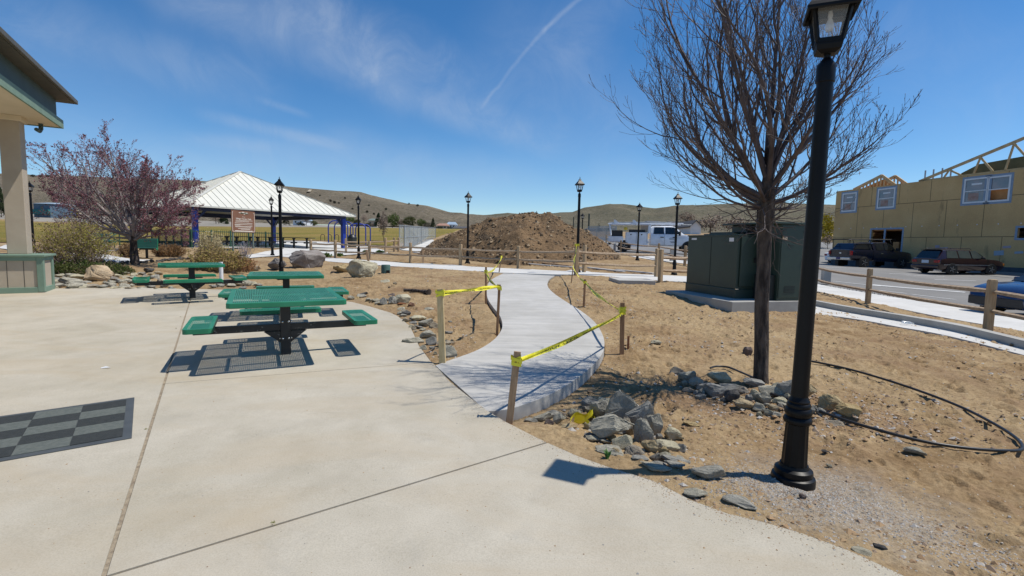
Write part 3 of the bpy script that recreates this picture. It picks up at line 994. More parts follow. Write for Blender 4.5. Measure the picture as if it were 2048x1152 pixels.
def chipped():
    m, nt, p = nmat('chipped_black_paint'); v = coords(nt)
    f = ramp(nt, noise(nt, v, 22, 6, .75), [(.60, (0, 0, 0)), (.63, (1, 1, 1))])
    f = math_(nt, 'MULTIPLY', f, ramp(nt, noise(nt, v, 3.5, 3), [(.48, (0, 0, 0)), (.6, (1, 1, 1))]))
    nt.links.new(mix(nt, f, (.009, .010, .012), (.30, .30, .29)), p.inputs['Base Color']); p.inputs['Roughness'].default_value = .45
    return m


M_ARM = chipped()

# ------------------------------------------------------------------ lettering
_tcache = {}


def text_mesh(s, bold=True):
    """(verts 2D, faces, width) of a line of type one unit high"""
    if s in _tcache: return _tcache[s]
    cu = bpy.data.curves.new('lettering', 'FONT'); cu.body = s; cu.size = 1.0; cu.resolution_u = 2
    if bold: cu.offset = .018
    o = bpy.data.objects.new('lettering', cu); COL.objects.link(o)
    dg = bpy.context.evaluated_depsgraph_get(); dg.update()
    me = o.evaluated_get(dg).to_mesh()
    vs = [(v.co.x, v.co.y) for v in me.vertices]; fs = [tuple(p.vertices) for p in me.polygons]
    o.evaluated_get(dg).to_mesh_clear()
    bpy.data.objects.remove(o); bpy.data.curves.remove(cu)
    w = max(v[0] for v in vs) if vs else 1
    _tcache[s] = (vs, fs, w)
    return _tcache[s]


def put_text(mb, s, origin, xdir, ydir, h, width=None, mi=0, centre=False):
    vs, fs, w = text_mesh(s)
    k = h if width is None else width / w
    o = Vector(origin); xd = Vector(xdir).normalized(); yd = Vector(ydir).normalized()
    if centre: o = o - xd * (w * k / 2)
    mb.add([o + xd * (x * k) + yd * (y * h) for x, y in vs], fs, mi)


# ================================================================== picnic tables
def seat_meshes(parent, cx, cy, ang, lw=1.05, dw=.285, z=.45, curved=False):
    """a perforated seat pan with a rolled rim"""
    ca, sa = math.cos(ang), math.sin(ang)
    Tm = lambda x, y, zz: (cx + x * ca - y * sa, cy + x * sa + y * ca, zz)
    mb = MB(); rim = MB()
    hx, hy = lw / 2, dw / 2
    b = .045
    n = 12
    def zc(y): return z + (.028 * ((y / hy) ** 2) - .01 if curved else 0)
    ys = [-hy + b + (dw - 2 * b) * k / n for k in range(n + 1)]
    for k in range(n):
        mb.poly([Tm(-hx + b, ys[k], zc(ys[k])), Tm(hx - b, ys[k], zc(ys[k])), Tm(hx - b, ys[k + 1], zc(ys[k + 1])), Tm(-hx + b, ys[k + 1], zc(ys[k + 1]))])
    # rim: flat border with rounded corners and a skirt
    def rr(x, y, r):
        out = []
        for (sx, sy, a0) in ((1, 1, 0), (-1, 1, 90), (-1, -1, 180), (1, -1, 270)):
            for k in range(5):
                a = R(a0 + 90 * k / 4)
                out.append((sx * (x - r) + r * math.cos(a), sy * (y - r) + r * math.sin(a)))
        return out
    O = rr(hx, hy, .045); I = rr(hx - b, hy - b, .004)
    m = len(O)
    V = [Tm(x, y, zc(y)) for x, y in I] + [Tm(x, y, zc(y) + .001) for x, y in O] + [Tm(x, y, zc(y) - .052) for x, y in O] + [Tm(x * .985, y * .97, zc(y) - .052) for x, y in O]
    F = []
    for s in range(3):
        F += [(s * m + i, s * m + (i + 1) % m, (s + 1) * m + (i + 1) % m, (s + 1) * m + i) for i in range(m)]
    rim.add(V, F)
    so = mb.build('seat', M_PERF, parent)
    rim.build('seat_rim', M_GREEN, so)
    return so


def picnic_table(label, loc, rz, seats='LRBF', ly=1.22, clipc=0.0, curved=False, group='green picnic tables on the patio'):
    t = thing('picnic_table', label, 'picnic table', loc, rz, group)
    z = .76; hx, hy = .61, ly / 2; b = .055
    cy = -.0 if ly < 1.3 else -.06
    top = MB(); rim = MB()
    n = 1
    c = max(clipc, .03)
    def oct_(x, y, r):
        return [(x - r, -y), (x, -y + r), (x, y - r), (x - r, y), (-x + r, y), (-x, y - r), (-x, -y + r), (-x + r, -y)]
    I = oct_(hx - b, hy - b, max(.008, c - b * .6)); O = oct_(hx, hy, c); m = 8
    top.poly([(x, y + cy, z) for x, y in I])
    V = [(x, y + cy, z) for x, y in I] + [(x, y + cy, z + .001) for x, y in O] + [(x, y + cy, z - .058) for x, y in O] + [(x * .985, y * .985 + cy, z - .058) for x, y in O]
    F = []
    for s in range(3):
        F += [(s * m + i, s * m + (i + 1) % m, (s + 1) * m + (i + 1) % m, (s + 1) * m + i) for i in range(m)]
    rim.add(V, F)
    to = top.build('tabletop', M_PERF, t)
    rim.build('tabletop_rim', M_GREEN, to, bevel=.008)
    cap = MB(); cap.lathe([(.0, z + .003), (.035, z + .003), (.035, z + .0005)], 20, (0, cy, 0)); cap.build('hole_cap', M_GREEN, to)
    # under-frame
    fr = MB()
    for y in (-hy * .62 + cy, hy * .05 + cy, hy * .62 + cy):
        fr.box((0, y, z - .030), (hx * 1.86, .032, .028))
    for x, y0, y1 in ((-.28, -hy * .9, -hy * .1), (.25, -hy * .9, 0), (-.18, 0, hy * .9), (.3, 0, hy * .9)):
        fr.box((x, (y0 + y1) / 2 + cy, z - .046), (.028, y1 - y0, .024))
    fr.build('table_frame', M_BLACKM, t)
    po = MB(); po.box((0, 0, .33), (.115, .115, .80)); po.box((0, 0, z - .062), (.34, .34, .012))
    po.box((0, 0, -.055), (.2, .2, .012))
    post = po.build('post', M_BLACKM, t, bevel=.006)
    bo = MB()
    for f in ((0, -1), (1, 0), (-1, 0), (0, 1)):
        for sx in (-1, 1):
            for zz in (.205, .415):
                p = Vector((sx * .034 * abs(f[1]) + f[0] * .066, sx * .034 * abs(f[0]) + f[1] * .066, zz))
                bo.lathe([(.0, -.010), (.011, -.006), (.014, 0), (.0135, .004)] if False else [(.0135, -.004), (.0135, .003), (.008, .009), (0, .011)], 10, (0, 0, 0))
                k = len(bo.v) - 40
                for i in range(k, len(bo.v)):
                    x, y, q = bo.v[i]
                    if f[1]: bo.v[i] = (p.x + x, p.y + f[1] * q, p.z + y)
                    else: bo.v[i] = (p.x + f[0] * q, p.y + x, p.z + y)
    bo.build('bolts', M_CHROME, post)
    dirs = {'L': (-1, 0), 'R': (1, 0), 'B': (0, 1), 'F': (0, -1)}
    for s in seats:
        dx, dy = dirs[s]
        reach = .90 if dx else (.86 if ly < 1.3 else .95)
        a = MB()
        p0 = Vector((dx * .05, dy * .05, .345)); p1 = Vector((dx * (reach + .09), dy * (reach + .09), .345))
        a.beam(p0, p1, .06, .085)
        # gusset plate
        nx, ny = -dy, dx
        for off in (-.036, .036):
            o = Vector((nx * off, ny * off, 0))
            P = [Vector((dx * .055, dy * .055, .30)) + o, Vector((dx * .25, dy * .25, .30)) + o, Vector((dx * .06, dy * .06, .15)) + o]
            a.prism(P, (nx * .008, ny * .008, 0))
        a.build('seat_arm', M_ARM, t, bevel=.004)
        br = MB(); br.box((dx * reach, dy * reach, .392), (.22 if dx else .5, .5 if dx else .22, .012)); br.box((dx * (reach + .05), dy * (reach + .05), .37), (.07, .07, .05))
        br.build('seat_bracket', M_BLACKM, t)
        seat_meshes(t, dx * reach, dy * reach, PI / 2 if dx else 0, curved=curved)
    return t


def tilt_to_patio(o):
    pass


c = GP(572, 707)
picnic_table('nearest green perforated picnic table with a long top and three seats', c, R(27.5), 'LRB', 1.62)
c = GP(574, 640); p = at(572, 547, 9.15); p.z = plane(p.x, p.y)
picnic_table('square green picnic table between the other two tables, partly hidden by the nearest one', p, R(25), 'LRBF', 1.22)
c = GP(389.7, 592) + Vector((.14, -.30, 0)); c.z = plane(c.x, c.y)
picnic_table('farthest green picnic table with clipped corners and curved seats beside the rock bed', c, R(35), 'LRBF', 1.22, .14, True)
# white pipe standing behind the farthest table
p = G(443, 566); mb = MB(); mb.lathe([(.052, 0), (.052, .62), (.045, .62), (.045, .55)], 18)
o = mb.build('white_pipe', M_WHITE, smooth='auto'); o.location = (p.x, p.y, p.z - .02); tag(o, 'short white plastic pipe standing at the right end of the farthest green table', 'pipe')

# ================================================================== chequered rubber mat
P = [GP(269, 796), GP(247, 880)]
ex = (GP(0, 834) - P[0]).normalized(); ey = (P[1] - P[0]); ly = ey.length; ey.normalize(); ey = (ey - ex * ey.dot(ex)).normalized()
lx = 2.2
M_MATA = mk('mat_dark', (.020, .024, .024), (.032, .036, .035), .9, 40, bumps=.9, bscale=160, bdist=.006)
M_MATB = mk('mat_light', (.085, .098, .088), (.120, .132, .118), .9, 40, bumps=.9, bscale=160, bdist=.006)
M_MATR = mk('mat_rubber', (.055, .063, .068), (.075, .084, .088), .6, 6)
mt = thing('floor_mat', 'dark chequered rubber mat lying on the concrete patio', 'mat', P[0], math.atan2(ex.y, ex.x))
flip = 1 if (Vector((0, 0, 1)).cross(ex)).dot(ey) > 0 else -1
slope = Matrix.Rotation(math.atan(.019), 3, 'X')
mb = MB(); mb.box((lx / 2, flip * ly / 2, .004), (lx, ly, .008)); base = mb.build('border', M_MATR, mt, bevel=.003)
A = MB(); B = MB()
nx, ny = 7, 5; bx = .055; w = (lx - 2 * bx) / nx; h = (ly - 2 * bx) / ny
for i in range(nx):
    for j in range(ny):
        q = A if (i + j) % 2 == 0 else B
        q.box((bx + (i + .5) * w, flip * (bx + (j + .5) * h), .0095), (w - .004, h - .004, .006))
A.build('dark_squares', M_MATA, mt); B.build('light_squares', M_MATB, mt)
mt.rotation_euler = (Matrix.Rotation(math.atan(.019), 4, 'X') @ Matrix.Rotation(math.atan2(ex.y, ex.x), 4, 'Z')).to_euler()

# ================================================================== park building corner at the left
corner = Vector((-11.25, 12.75, 0)); corner.z = plane(0, 12.2)
bd = thing('park_building', 'open-sided tan park building with green trim and a pillar on a panelled base', 'building', corner, R(-59.7))
zs = 4.2 - corner.z
LX, LY = 12.0, 7.0
mb = MB(); mb.box((LX / 2, -LY / 2, zs + .01), (LX - .1, LY - .1, .02)); mb.build('soffit', M_SOFFIT, bd)
mb = MB(); mb.box((LX / 2, -.02, zs + .08), (LX, .04, .20)); mb.box((.02, -LY / 2, zs + .08), (.04, LY - .08, .20)); mb.box((LX / 2, -LY + .02, zs + .08), (LX, .04, .2))
mb.build('fascia_band', M_TRIM, bd)
mb = MB(); mb.box((LX / 2 + .05, -LY / 2 - .05, zs + .40), (LX - .1, LY - .1, .50)); mb.build('frieze', M_TRIMD, bd)
mb = MB(); mb.box((LX / 2 - .1, -LY / 2 + .1, zs + .715), (LX + .2, LY + .2, .13))
cx, cy = LX / 2 - .1, -LY / 2 + .1
b0 = [(-.2, .2, zs + .785), (LX, .2, zs + .785), (LX, -LY, zs + .785), (-.2, -LY, zs + .785)]
t0 = [(2.6, -LY / 2, zs + 1.5), (LX - 2.8, -LY / 2, zs + 1.5)]
mb.add(b0 + t0, [(0, 1, 5, 4), (1, 2, 5), (2, 3, 4, 5), (3, 0, 4)])
roof = mb.build('roof', M_ROOFB, bd)
g = MB(); g.box((LX / 2 - .1, .235, zs + .70), (LX + .24, .06, .10)); g.build('drip_edge', M_ROOFB, roof, bevel=.01)
# pillar
cx, cy = .93, -.72
gz = -.35
mb = MB(); mb.box((cx, cy, (.86 + zs) / 2), (.35, .35, zs - .86)); col = mb.build('pillar', M_TAN, bd, bevel=.012)
mb = MB(); mb.box((cx, cy, zs - .06), (.44, .44, .12)); mb.build('pillar_head', M_SOFFIT, col, bevel=.01)
ped = MB(); ped.box((cx, cy, .37), (.78, .90, .88))
for s in (-.14, .14):
    ped.box((cx + .3915, cy + s, .41), (.004, .012, .62), mi=1)
pedo = ped.build('pillar_base', [M_TAN, M_ROOFB], bd)
tr = MB()
h = .41; hy_ = .47
for sx in (-1, 1):
    for sy in (-1, 1):
        tr.box((cx + sx * (h - .045), cy + sy * (hy_ - .045), .40), (.12, .12, .80))
for s in (-1, 1):
    for (zz, hh) in ((.045, .13), (.765, .10)):
        tr.box((cx + s * (h - .012), cy, zz), (.05, 2 * hy_ - .215, hh)); tr.box((cx, cy + s * (hy_ - .012), zz), (2 * h - .215, .05, hh))
tr.build('corner_trim', M_TRIM, pedo, bevel=.006)

mb = MB(); mb.box((cx, cy, .835), (.94, 1.06, .05)); mb.box((cx, cy, .805), (.88, 1.0, .02)); mb.build('base_cap', M_TRIM, pedo, bevel=.012)
dn = MB()
pts = [(cx - .45, cy + .30, zs - .02), (cx - .45, cy + .30, zs - .16), (cx - .30, cy + .30, zs - .20), (cx - .30, cy + .30, .9)]
dn.tube([(cx - .62, cy + .36, zs), (cx - .62, cy + .36, zs - .13), (cx - .50, cy + .36, zs - .2), (cx - .26, cy + .36, zs - .2)], .045, 8); dn.build('drain_pipe', M_TRIMD, bd)

# ================================================================== street lamps
def make_lamp(label, loc, rz, frosted=False, hi=False):
    t = thing('street_lamp', label, 'street lamp', loc, rz, 'black park street lamps')
    n = 32 if hi else 14
    mb = MB()
    mb.lathe([(.172, -.12), (.172, .035), (.166, .055), (.146, .065), (.150, .080), (.146, .105), (.118, .120), (.110, .14)], n)
    foot = mb.build('base_foot', M_BLACK, t, smooth='auto')
    mb = MB(); mb.lathe([(.106, .12), (.102, .15), (.090, .44), (.088, .45)], 24, flute=.055); mb.build('fluted_base', M_BLACK, t)
    mb = MB(); mb.lathe([(.090, .44), (.108, .452), (.112, .47), (.104, .487), (.092, .495), (.102, .51), (.108, .53), (.100, .552), (.090, .56), (.094, .575), (.088, .59), (.080, .595), (.084, .608), (.074, .62), (.066, .64)], n)
    mb.build('collar', M_BLACK, t, smooth='auto')
    mb = MB(); mb.lathe([(.066, .62), (.060, 2.78), (.060, 2.80), (.068, 2.805), (.068, 2.90), (.060, 2.925), (.040, 2.95), (.024, 2.965), (.024, 3.0)], n)
    mb.build('pole', M_BLACK, t, smooth='auto')
    z0 = 2.985; K = .86
    fr = MB()
    def sq(h, z): h *= K; return [(-h, -h, z), (h, -h, z), (h, h, z), (-h, h, z)]
    def ring(levels, close=True):
        V = []; F = []
        for h, z in levels: V += sq(h, z)
        for i in range(len(levels) - 1):
            F += [(i * 4 + k, i * 4 + (k + 1) % 4, i * 4 + 4 + (k + 1) % 4, i * 4 + 4 + k) for k in range(4)]
        F += [(3, 2, 1, 0), tuple((len(levels) - 1) * 4 + k for k in range(4))]
        fr.add(V, F)
    ring([(.055, z0), (.098, z0 + .02), (.105, z0 + .05), (.105, z0 + .075), (.092, z0 + .085)])
    hb, ht, zb, zt = .097, .148, z0 + .07, z0 + .30
    for sx in (-1, 1):
        for sy in (-1, 1):
            fr.beam((sx * hb * K, sy * hb * K, zb), (sx * ht * K, sy * ht * K, zt), .024, .024)
    for z, h, w in ((zb + .006, hb, .028), (zt - .008, ht, .034)):
        for s in (-1, 1):
            fr.beam((-h * K, s * h * K, z), (h * K, s * h * K, z), .022, w); fr.beam((s * h * K, -h * K, z), (s * h * K, h * K, z), .022, w)
    f = fr.build('lantern_frame', M_BLACK, t)
    ga = MB()
    for k in range(4):
        a, b = sq(hb * .97, zb)[k], sq(hb * .97, zb)[(k + 1) % 4]; d, e = sq(ht * .97, zt)[k], sq(ht * .97, zt)[(k + 1) % 4]
        ga.poly([a, b, e, d])
    ga.build('lantern_glass', M_FROST if frosted else M_GLASS, f)
    bu = MB(); bu.lathe([(.014, zt - .02), (.018, zt - .05), (.015, zt - .07), (.028, zt - .10), (.032, zt - .12), (.026, zt - .145), (0, zt - .155)], 14); bu.build('bulb', M_FROST, f, smooth=True)
    rf = MB()
    def ring2(levels, mb_):
        V = []; F = []
        for h, z in levels: V += sq(h, z)
        for i in range(len(levels) - 1):
            F += [(i * 4 + k, i * 4 + (k + 1) % 4, i * 4 + 4 + (k + 1) % 4, i * 4 + 4 + k) for k in range(4)]
        mb_.add(V, F)
    ring2([(.150, zt + .004), (.196, zt - .045), (.205, zt - .035), (.205, zt - .018), (.188, zt + .005), (.062, zt + .125), (.050, zt + .135), (.062, zt + .155), (.040, zt + .175), (.0, zt + .18)], rf)
    ring2([(.145, zt + .010), (.0, zt + .10)], rf)
    r = rf.build('lantern_roof', M_BLACK, t, bevel=.004)
    fi = MB(); fi.lathe([(.018, zt + .17), (.012, zt + .19), (.022, zt + .205), (.022, zt + .22), (.008, zt + .24), (.0, zt + .29)], 12); fi.build('finial', M_BLACK, r, smooth=True)
    return t


p = G(1585, 964)
lean = at(1660, 112, depth(p) + .0)
lamp0 = make_lamp('black lantern street lamp standing in gravel in front of the bare tree', p, R(-24), False, True)
POLE_TOP = 2.925


def place_lamp(px, pyb, pyt, label, rz=20, src=None):
    p = G(px, pyb); d = depth(p)
    s = (pyb - pyt) * d / FPX / POLE_TOP
    return dup(src or lamp0, p, R(rz), label, 'black park street lamps', (s * .8, s * .8, s))


_q = at(1661, 111, 3.52)
lamp0.rotation_euler = (0, R(.4), R(-24)); lamp0.scale = (.8, .8, .950)
LAMPS = [(563, 559.6, 392, 'black street lamp behind the middle green picnic table', 12), (545, 512, 413, 'black street lamp beside the brown park sign', 30), (717.5, 517.3, 413, 'black street lamp beside the right blue post of the picnic pavilion', 5),
         (935, 528, 409.4, 'black street lamp in front of the left slope of the soil mound', 40), (1154, 545, 389.6, 'black street lamp behind the taped fence post at the end of the curved path', 15),
         (1274.5, 521.5, 426, 'black street lamp in front of the utility boxes of the white truck', 33), (1348, 550.5, 414.6, 'black street lamp in front of the cab of the white truck', 10),
         (1163, 505, 440, 'small distant street lamp seen just behind the taller lamp at the soil mound', 40), (1608, 545, 404, 'black street lamp rising behind the green cabinet', 25), (68, 503, 388, 'black street lamp half hidden behind the tan pillar', 25)]
for px, b, t_, lb, rz in LAMPS: place_lamp(px, b, t_, lb, rz)

# ================================================================== stakes and caution tape
STK = {}


def stake(key, pxb, pyb, pxt, pyt, w, mat, label, dd=None, tape=None, wd=.035):
    b = G(pxb, pyb) if dd is None else at(pxb, pyb, dd)
    d = depth(b)
    t = at(pxt, pyt, d)
    mb = MB(); dirv_ = (t - b); L = dirv_.length; dirv_.normalize()
    lo = -dirv_ * .22
    mb.beam(lo, dirv_ * L, w, wd, up=(0, 1, 0))
    o = mb.build('survey_stake', mat, bevel=.003); o.location = b
    tag(o, label, 'stake', 'wooden stakes carrying caution tape'); STK[key] = (b, t)
    return o


stake('a', 885, 723, 880, 578, .075, M_STAKE_N, 'pale new square stake at the left start of the curved path', wd=.06)
stake('b', 994, 669, 999, 569, .042, M_STAKE_O, 'brown stake on the left edge of the path, second from the patio')
stake('c', 971.5, 609, 972, 534, .042, M_STAKE_O, 'brown stake on the left bend of the path with loose tape ends')
stake('d', 998, 545.5, 1003.5, 512, .042, M_STAKE_T, 'leaning stake at the far left end of the path beside the cross path')
stake('e', 1142.5, 566, 1146, 537, .03, M_STAKE_T, 'thin short stake in front of the taped fence post')
stake('f', 1167.5, 615.5, 1170, 558.5, .045, M_STAKE_O, 'brown stake right of the path before the small pit')
stake('g', 1243.5, 709, 1245, 605.5, .058, M_STAKE_O, 'dark brown stake at the outer bend of the path on the right')
stake('h', 1019, 841, 1035, 703, .060, M_STAKE_T, 'leaning weathered stake at the right front corner of the path', wd=.028)
stake('i', 1256, 699, 1257, 672, .026, mk('rust', (.20, .07, .03), (.28, .11, .05), .9, 20), 'short rusty stub stake beside the dark brown stake')


def tape(name, pts, label, sag=.03, w=.07, twist=0.9, seed=0, text=True, seg=40):
    rnd = random.Random(seed)
    mb = MB(); tx = MB()
    allc = []
    for a, b in zip(pts, pts[1:]):
        a = Vector(a); b = Vector(b); L = (b - a).length
        ph = rnd.uniform(0, 6); fr = rnd.uniform(.5, 1.0); base = rnd.uniform(-.3, .3)
        side0 = (b - a).cross(Vector((0, 0, 1)))
        if side0.length < 1e-3: side0 = Vector((1, 0, 0))
        side0.normalize()
        def fpt(u, v):
            p = a.lerp(b, u); p.z -= sag * L * 4 * u * (1 - u)
            ang = base + twist * math.sin(ph + fr * 6 * u) * min(1, 6 * u, 6 * (1 - u))
            up = Vector((0, 0, 1)) * math.cos(ang) + side0 * math.sin(ang)
            # folded lengthwise into a shallow channel
            ww = w * (.80 + .2 * math.sin(9 * u + ph))
            return p + up * ((v - .5) * ww) + side0 * (.010 * math.sin(v * 7 + u * 11 + ph))
        V = []; nv = 4
        for i in range(seg + 1):
            for k in range(nv): V.append(fpt(i / seg, k / (nv - 1)))
        mb.add(V, [(i * nv + k, i * nv + k + 1, (i + 1) * nv + k + 1, (i + 1) * nv + k) for i in range(seg) for k in range(nv - 1)])
        if text and L > .5:
            hh = .62; ad = .42; x = rnd.uniform(0.02, .08)
            while x + ad < L:
                vs, fs, wd = text_mesh('CAUTION')
                for sgn in (1, -1):
                    V = []
                    for (tx_, ty_) in vs:
                        u = (x + tx_ / wd * ad) / L
                        if sgn < 0: u = (x + (1 - tx_ / wd) * ad) / L
                        p = fpt(u, .2 + ty_ * .8 * hh)
                        V.append(p - side0 * .0035 * -sgn if False else p + side0 * .004 * sgn)
                    mb.add(V, fs, 1)
                x += ad + .12
    o = mb.build(name, [M_YTAPE, M_INK], smooth=True, fix=False)
    tag(o, label, 'caution tape', 'yellow caution tape strung along the curved path')
    return o


def on(key, f, dx=0, dy=-.03, dz=0):
    b, t = STK[key]; return b.lerp(t, f) + Vector((dx, dy, dz))


def wrap(key, f, w=.06, r=.05, seed=1, wy=.04):
    """turns of tape knotted round a stake"""
    rnd = random.Random(seed); mb = MB(); c0 = on(key, f, 0, 0)
    for k in range(4):
        dz = rnd.uniform(-.03, .03); tl = rnd.uniform(-.022, .022); hh = w * rnd.uniform(.3, .7)
        x, y = r + .003 * k, wy + .003 * k
        P = [(-x, -y), (x, -y), (x, y), (-x, y)]
        V = [(px, py, dz + tl * (1 if px > 0 else -1) - hh / 2) for px, py in P] + [(px, py, dz + tl * (1 if px > 0 else -1) + hh / 2) for px, py in P]
        mb.add(V, [(i, (i + 1) % 4, 4 + (i + 1) % 4, 4 + i) for i in range(4)])
    return mb, c0


def add_wraps(tapeobj, keys):
    for key, f, r, wy in keys:
        mb, c0 = wrap(key, f, .052, r, hash(key) % 99 if False else ord(key), wy)
        k = mb.build('tape_knot', M_YTAPE, tapeobj, fix=False); k.location = c0


FP_TAPED = None
# ================================================================== split-rail fences
def fence(label, posts, rails=(.77, .40), start_rail=None, end_ext=None, post_w=.13, group='split-rail wooden fences', seed=0, skip=()):
    """posts: (px, base py, top py); rails run between neighbours"""
    rnd = random.Random(seed)
    pts = []
    for px, b, t_ in posts:
        p = G(px, b); d = depth(p); h = (b - t_) * d / FPX
        pts.append((p, h))
    o0 = pts[0][0]
    t = thing('split_rail_fence', label, 'fence', o0, 0, group)
    dirs = []
    for i in range(len(pts)):
        a = pts[max(i - 1, 0)][0]; b = pts[min(i + 1, len(pts) - 1)][0]; d = b - a; d.z = 0; dirs.append(d.normalized() if d.length > 1e-6 else Vector((1, 0, 0)))
    for (p, h), d in zip(pts, dirs):
        mb = MB(); q = p - o0
        rot = Matrix.Rotation(math.atan2(d.y, d.x) + rnd.uniform(-.1, .1), 3, 'Z') @ Matrix.Rotation(rnd.uniform(-.015, .015), 3, 'X')
        w = post_w * rnd.uniform(.95, 1.08)
        mb.box(q + Vector((0, 0, h / 2 - .2)), (w, w * .9, h + .4 - .04), rot)
        mb.box(q + Vector((0, 0, h - .01)), (w, w * .9, .024), rot, taper=.8)
        mb.build('post', M_POST, t, bevel=.014)
    for i in range(len(pts) - 1):
        if i in skip: continue
        (p, h), (q, g) = pts[i], pts[i + 1]
        for f in rails:
            a = p - o0 + Vector((0, 0, h * f + rnd.uniform(-.02, .02))); b = q - o0 + Vector((0, 0, g * f + rnd.uniform(-.02, .02)))
            d = (b - a).normalized(); a -= d * .05; b += d * .05
            n = 8; mb = MB(); P = []; rad = []
            for k in range(n + 1):
                u = k / n; c = a.lerp(b, u)
                c += Vector((rnd.uniform(-1, 1) * .008, rnd.uniform(-1, 1) * .008, rnd.uniform(-1, 1) * .010 - .03 * 4 * u * (1 - u)))
                P.append(c); rad.append((.050 if 0 < k < n else .035) * rnd.uniform(.92, 1.1))
            mb.tube(P, rad, 5); mb.build('rail', M_RAIL, t)
    return t, pts


fence('long split-rail fence running in front of the soil mound to the curved path', [(622, 513, 478.5), (671, 516, 480), (739, 519.5, 482.5), (821, 526, 485.5), (921, 531, 488.5), (1036.5, 537.5, 492.5), (1168, 545, 490)], seed=2)
_, fp = fence('split-rail fence between the taped post and the concrete vault lid', [(1152, 551, 489), (1312, 554, 497)], seed=3)
fence('split-rail fence section running from the vault lid towards the green cabinet', [(1320, 565.5, 499), (1402, 567, 499), (1500, 572, 503)], seed=4)
fence('split-rail fence set back near the picnic pavilion', [(692, 507, 477), (771, 506.5, 475.5), (788.5, 503.5, 475), (797, 503, 475)], seed=5)
fence('split-rail fence along the street pavement beside the parked cars', [(1212, 489, 470), (1241, 504.5, 480.5), (1317, 518, 486.5), (1369.5, 531, 491.5), (1436, 543, 498), (1515, 558, 506), (1622, 579, 522), (1735, 608, 537), (1975, 661, 558.5), (2330, 745, 600)], seed=6)
# loose braces leaning on the long fence
for a, b, w, lb in [((733, 500, 22.6), (738, 529, 21.8), .10, 'pale board leaning against the long fence near the boulder'), ((846, 501, 25.5), (846.5, 527, 25.0), .09, 'short upright board standing in front of the soil mound fence')]:
    A = at(*a); B = G(b[0], b[1]); mb = MB(); mb.beam(B - A - (A - B) * .1, Vector((0, 0, 0)), w, .04, (0, 1, 0)); o = mb.build('board', M_STAKE_T, bevel=.004); o.location = A; tag(o, lb, 'board')

# ------------------------------------------------------------------ the tape runs
pt = fp[0][0] + Vector((-.02, -.09, fp[0][1] - .03))
t1 = tape('caution_tape', [on('a', .94), on('b', .965)], 'taut yellow caution tape across the left front stakes beside the rocks', .0, .060, .25, 3)
add_wraps(t1, [('a', .94, .045, .04), ('b', .95, .03, .03)])
t2 = tape('caution_tape', [on('b', .95), on('c', .86), on('d', .97)], 'yellow caution tape zigzagging up between the left path stakes to the leaning stake', .02, .06, .7, 5)
add_wraps(t2, [('c', .87, .03, .03), ('d', .97, .03, .03)])
t3 = tape('caution_tape', [pt, on('e', 1.0, 0, -.03, .05), on('f', .90), on('g', .84)], 'yellow caution tape sagging from the fence post down the right side of the path', .015, .055, .8, 8)
add_wraps(t3, [('f', .9, .03, .03), ('g', .86, .037, .03)])
mb = MB()
for k in range(4):
    mb.box((0, 0, -.014 * k), (.155, .135, .016), Matrix.Rotation(.1 * (k - 1.5), 3, 'X'))
k = mb.build('tape_knot', M_YTAPE, t3); k.location = fp[0][0] + Vector((0, 0, fp[0][1] - .0))
t4 = tape('caution_tape', [on('g', .80), on('h', .86)], 'yellow caution tape with black lettering stretched low over the path to the leaning front stake', .008, .064, .35, 12, True, 60)
add_wraps(t4, [('h', .85, .04, .025), ('g', .8, .037, .03)])

# ================================================================== green electrical cabinets on their pad
c0 = G(1463, 625); lb_ = G(1352, 592)
u2 = Vector((lb_.x - c0.x, lb_.y - c0.y, 0)).normalized(); ang = math.atan2(-u2.x, u2.y)          # local +y along the left edge
zt = c0.z + .24
pad = MB(); pad.box((1.03, 1.35, zt / 2 - c0.z / 2 - .12), (2.06, 2.7, zt - c0.z + .30 - .06))
pad.v = [(x, y, min(z, zt - c0.z)) for x, y, z in pad.v]
o = pad.build('concrete_pad', M_KERB, bevel=.012); o.location = c0; o.rotation_euler = (0, 0, ang)
for v in o.data.vertices:
    if v.co.z < 0: v.co.z = -.2
tag(o, 'pale concrete pad carrying the green electrical cabinets', 'concrete pad')
base = Vector((c0.x, c0.y, zt)); RM = Matrix.Rotation(ang, 3, 'Z')
tk = thing('transformer_cabinet', 'low dark green transformer box with white stickers on the concrete pad', 'electrical cabinet', base + RM @ Vector((.58, .62, 0)), ang)
mb = MB(); mb.box((.36, 1.0, .11), (.74, 2.02, .22)); b = mb.build('base_skirt', M_TEAL, tk, bevel=.012)
mb = MB(); mb.box((.36, 1.0, .86), (.72, 1.98, 1.28)); mb.build('tank', M_TEAL, tk, bevel=.015)
mb = MB(); mb.box((.36, 1.0, 1.505), (.76, 2.02, .03)); mb.box((.40, .95, 1.535), (.55, 1.1, .03)); mb.box((.50, 1.0, 1.575), (.4, .9, .045)); mb.build('lids', M_TEAL, tk, bevel=.006)
mb = MB(); mb.box((.30, -.014, .88), (.46, .028, 1.18)); mb.build('front_door', M_TEAL, tk, bevel=.008)
st = MB()
st.box((-.0035, .24, 1.40), (.005, .16, .09)); st.box((-.0035, 1.72, 1.42), (.005, .22, .05)); st.build('white_stickers', M_WHITE, tk)
mb = MB(); mb.box((-.004, 1.0, .86), (.004, .012, 1.20)); mb.box((.52, -.030, .88), (.010, .005, 1.14)); mb.build('panel_seams', M_TEALD, tk)
mb = MB(); mb.box((.46, -.040, .92), (.05, .03, .12)); mb.build('padlock_hasp', M_BLACKM, tk)
mb = MB(); mb.box((.02, -.01, .225), (.06, .04, .02)); mb.build('bottom_latch', M_CHROME, tk)
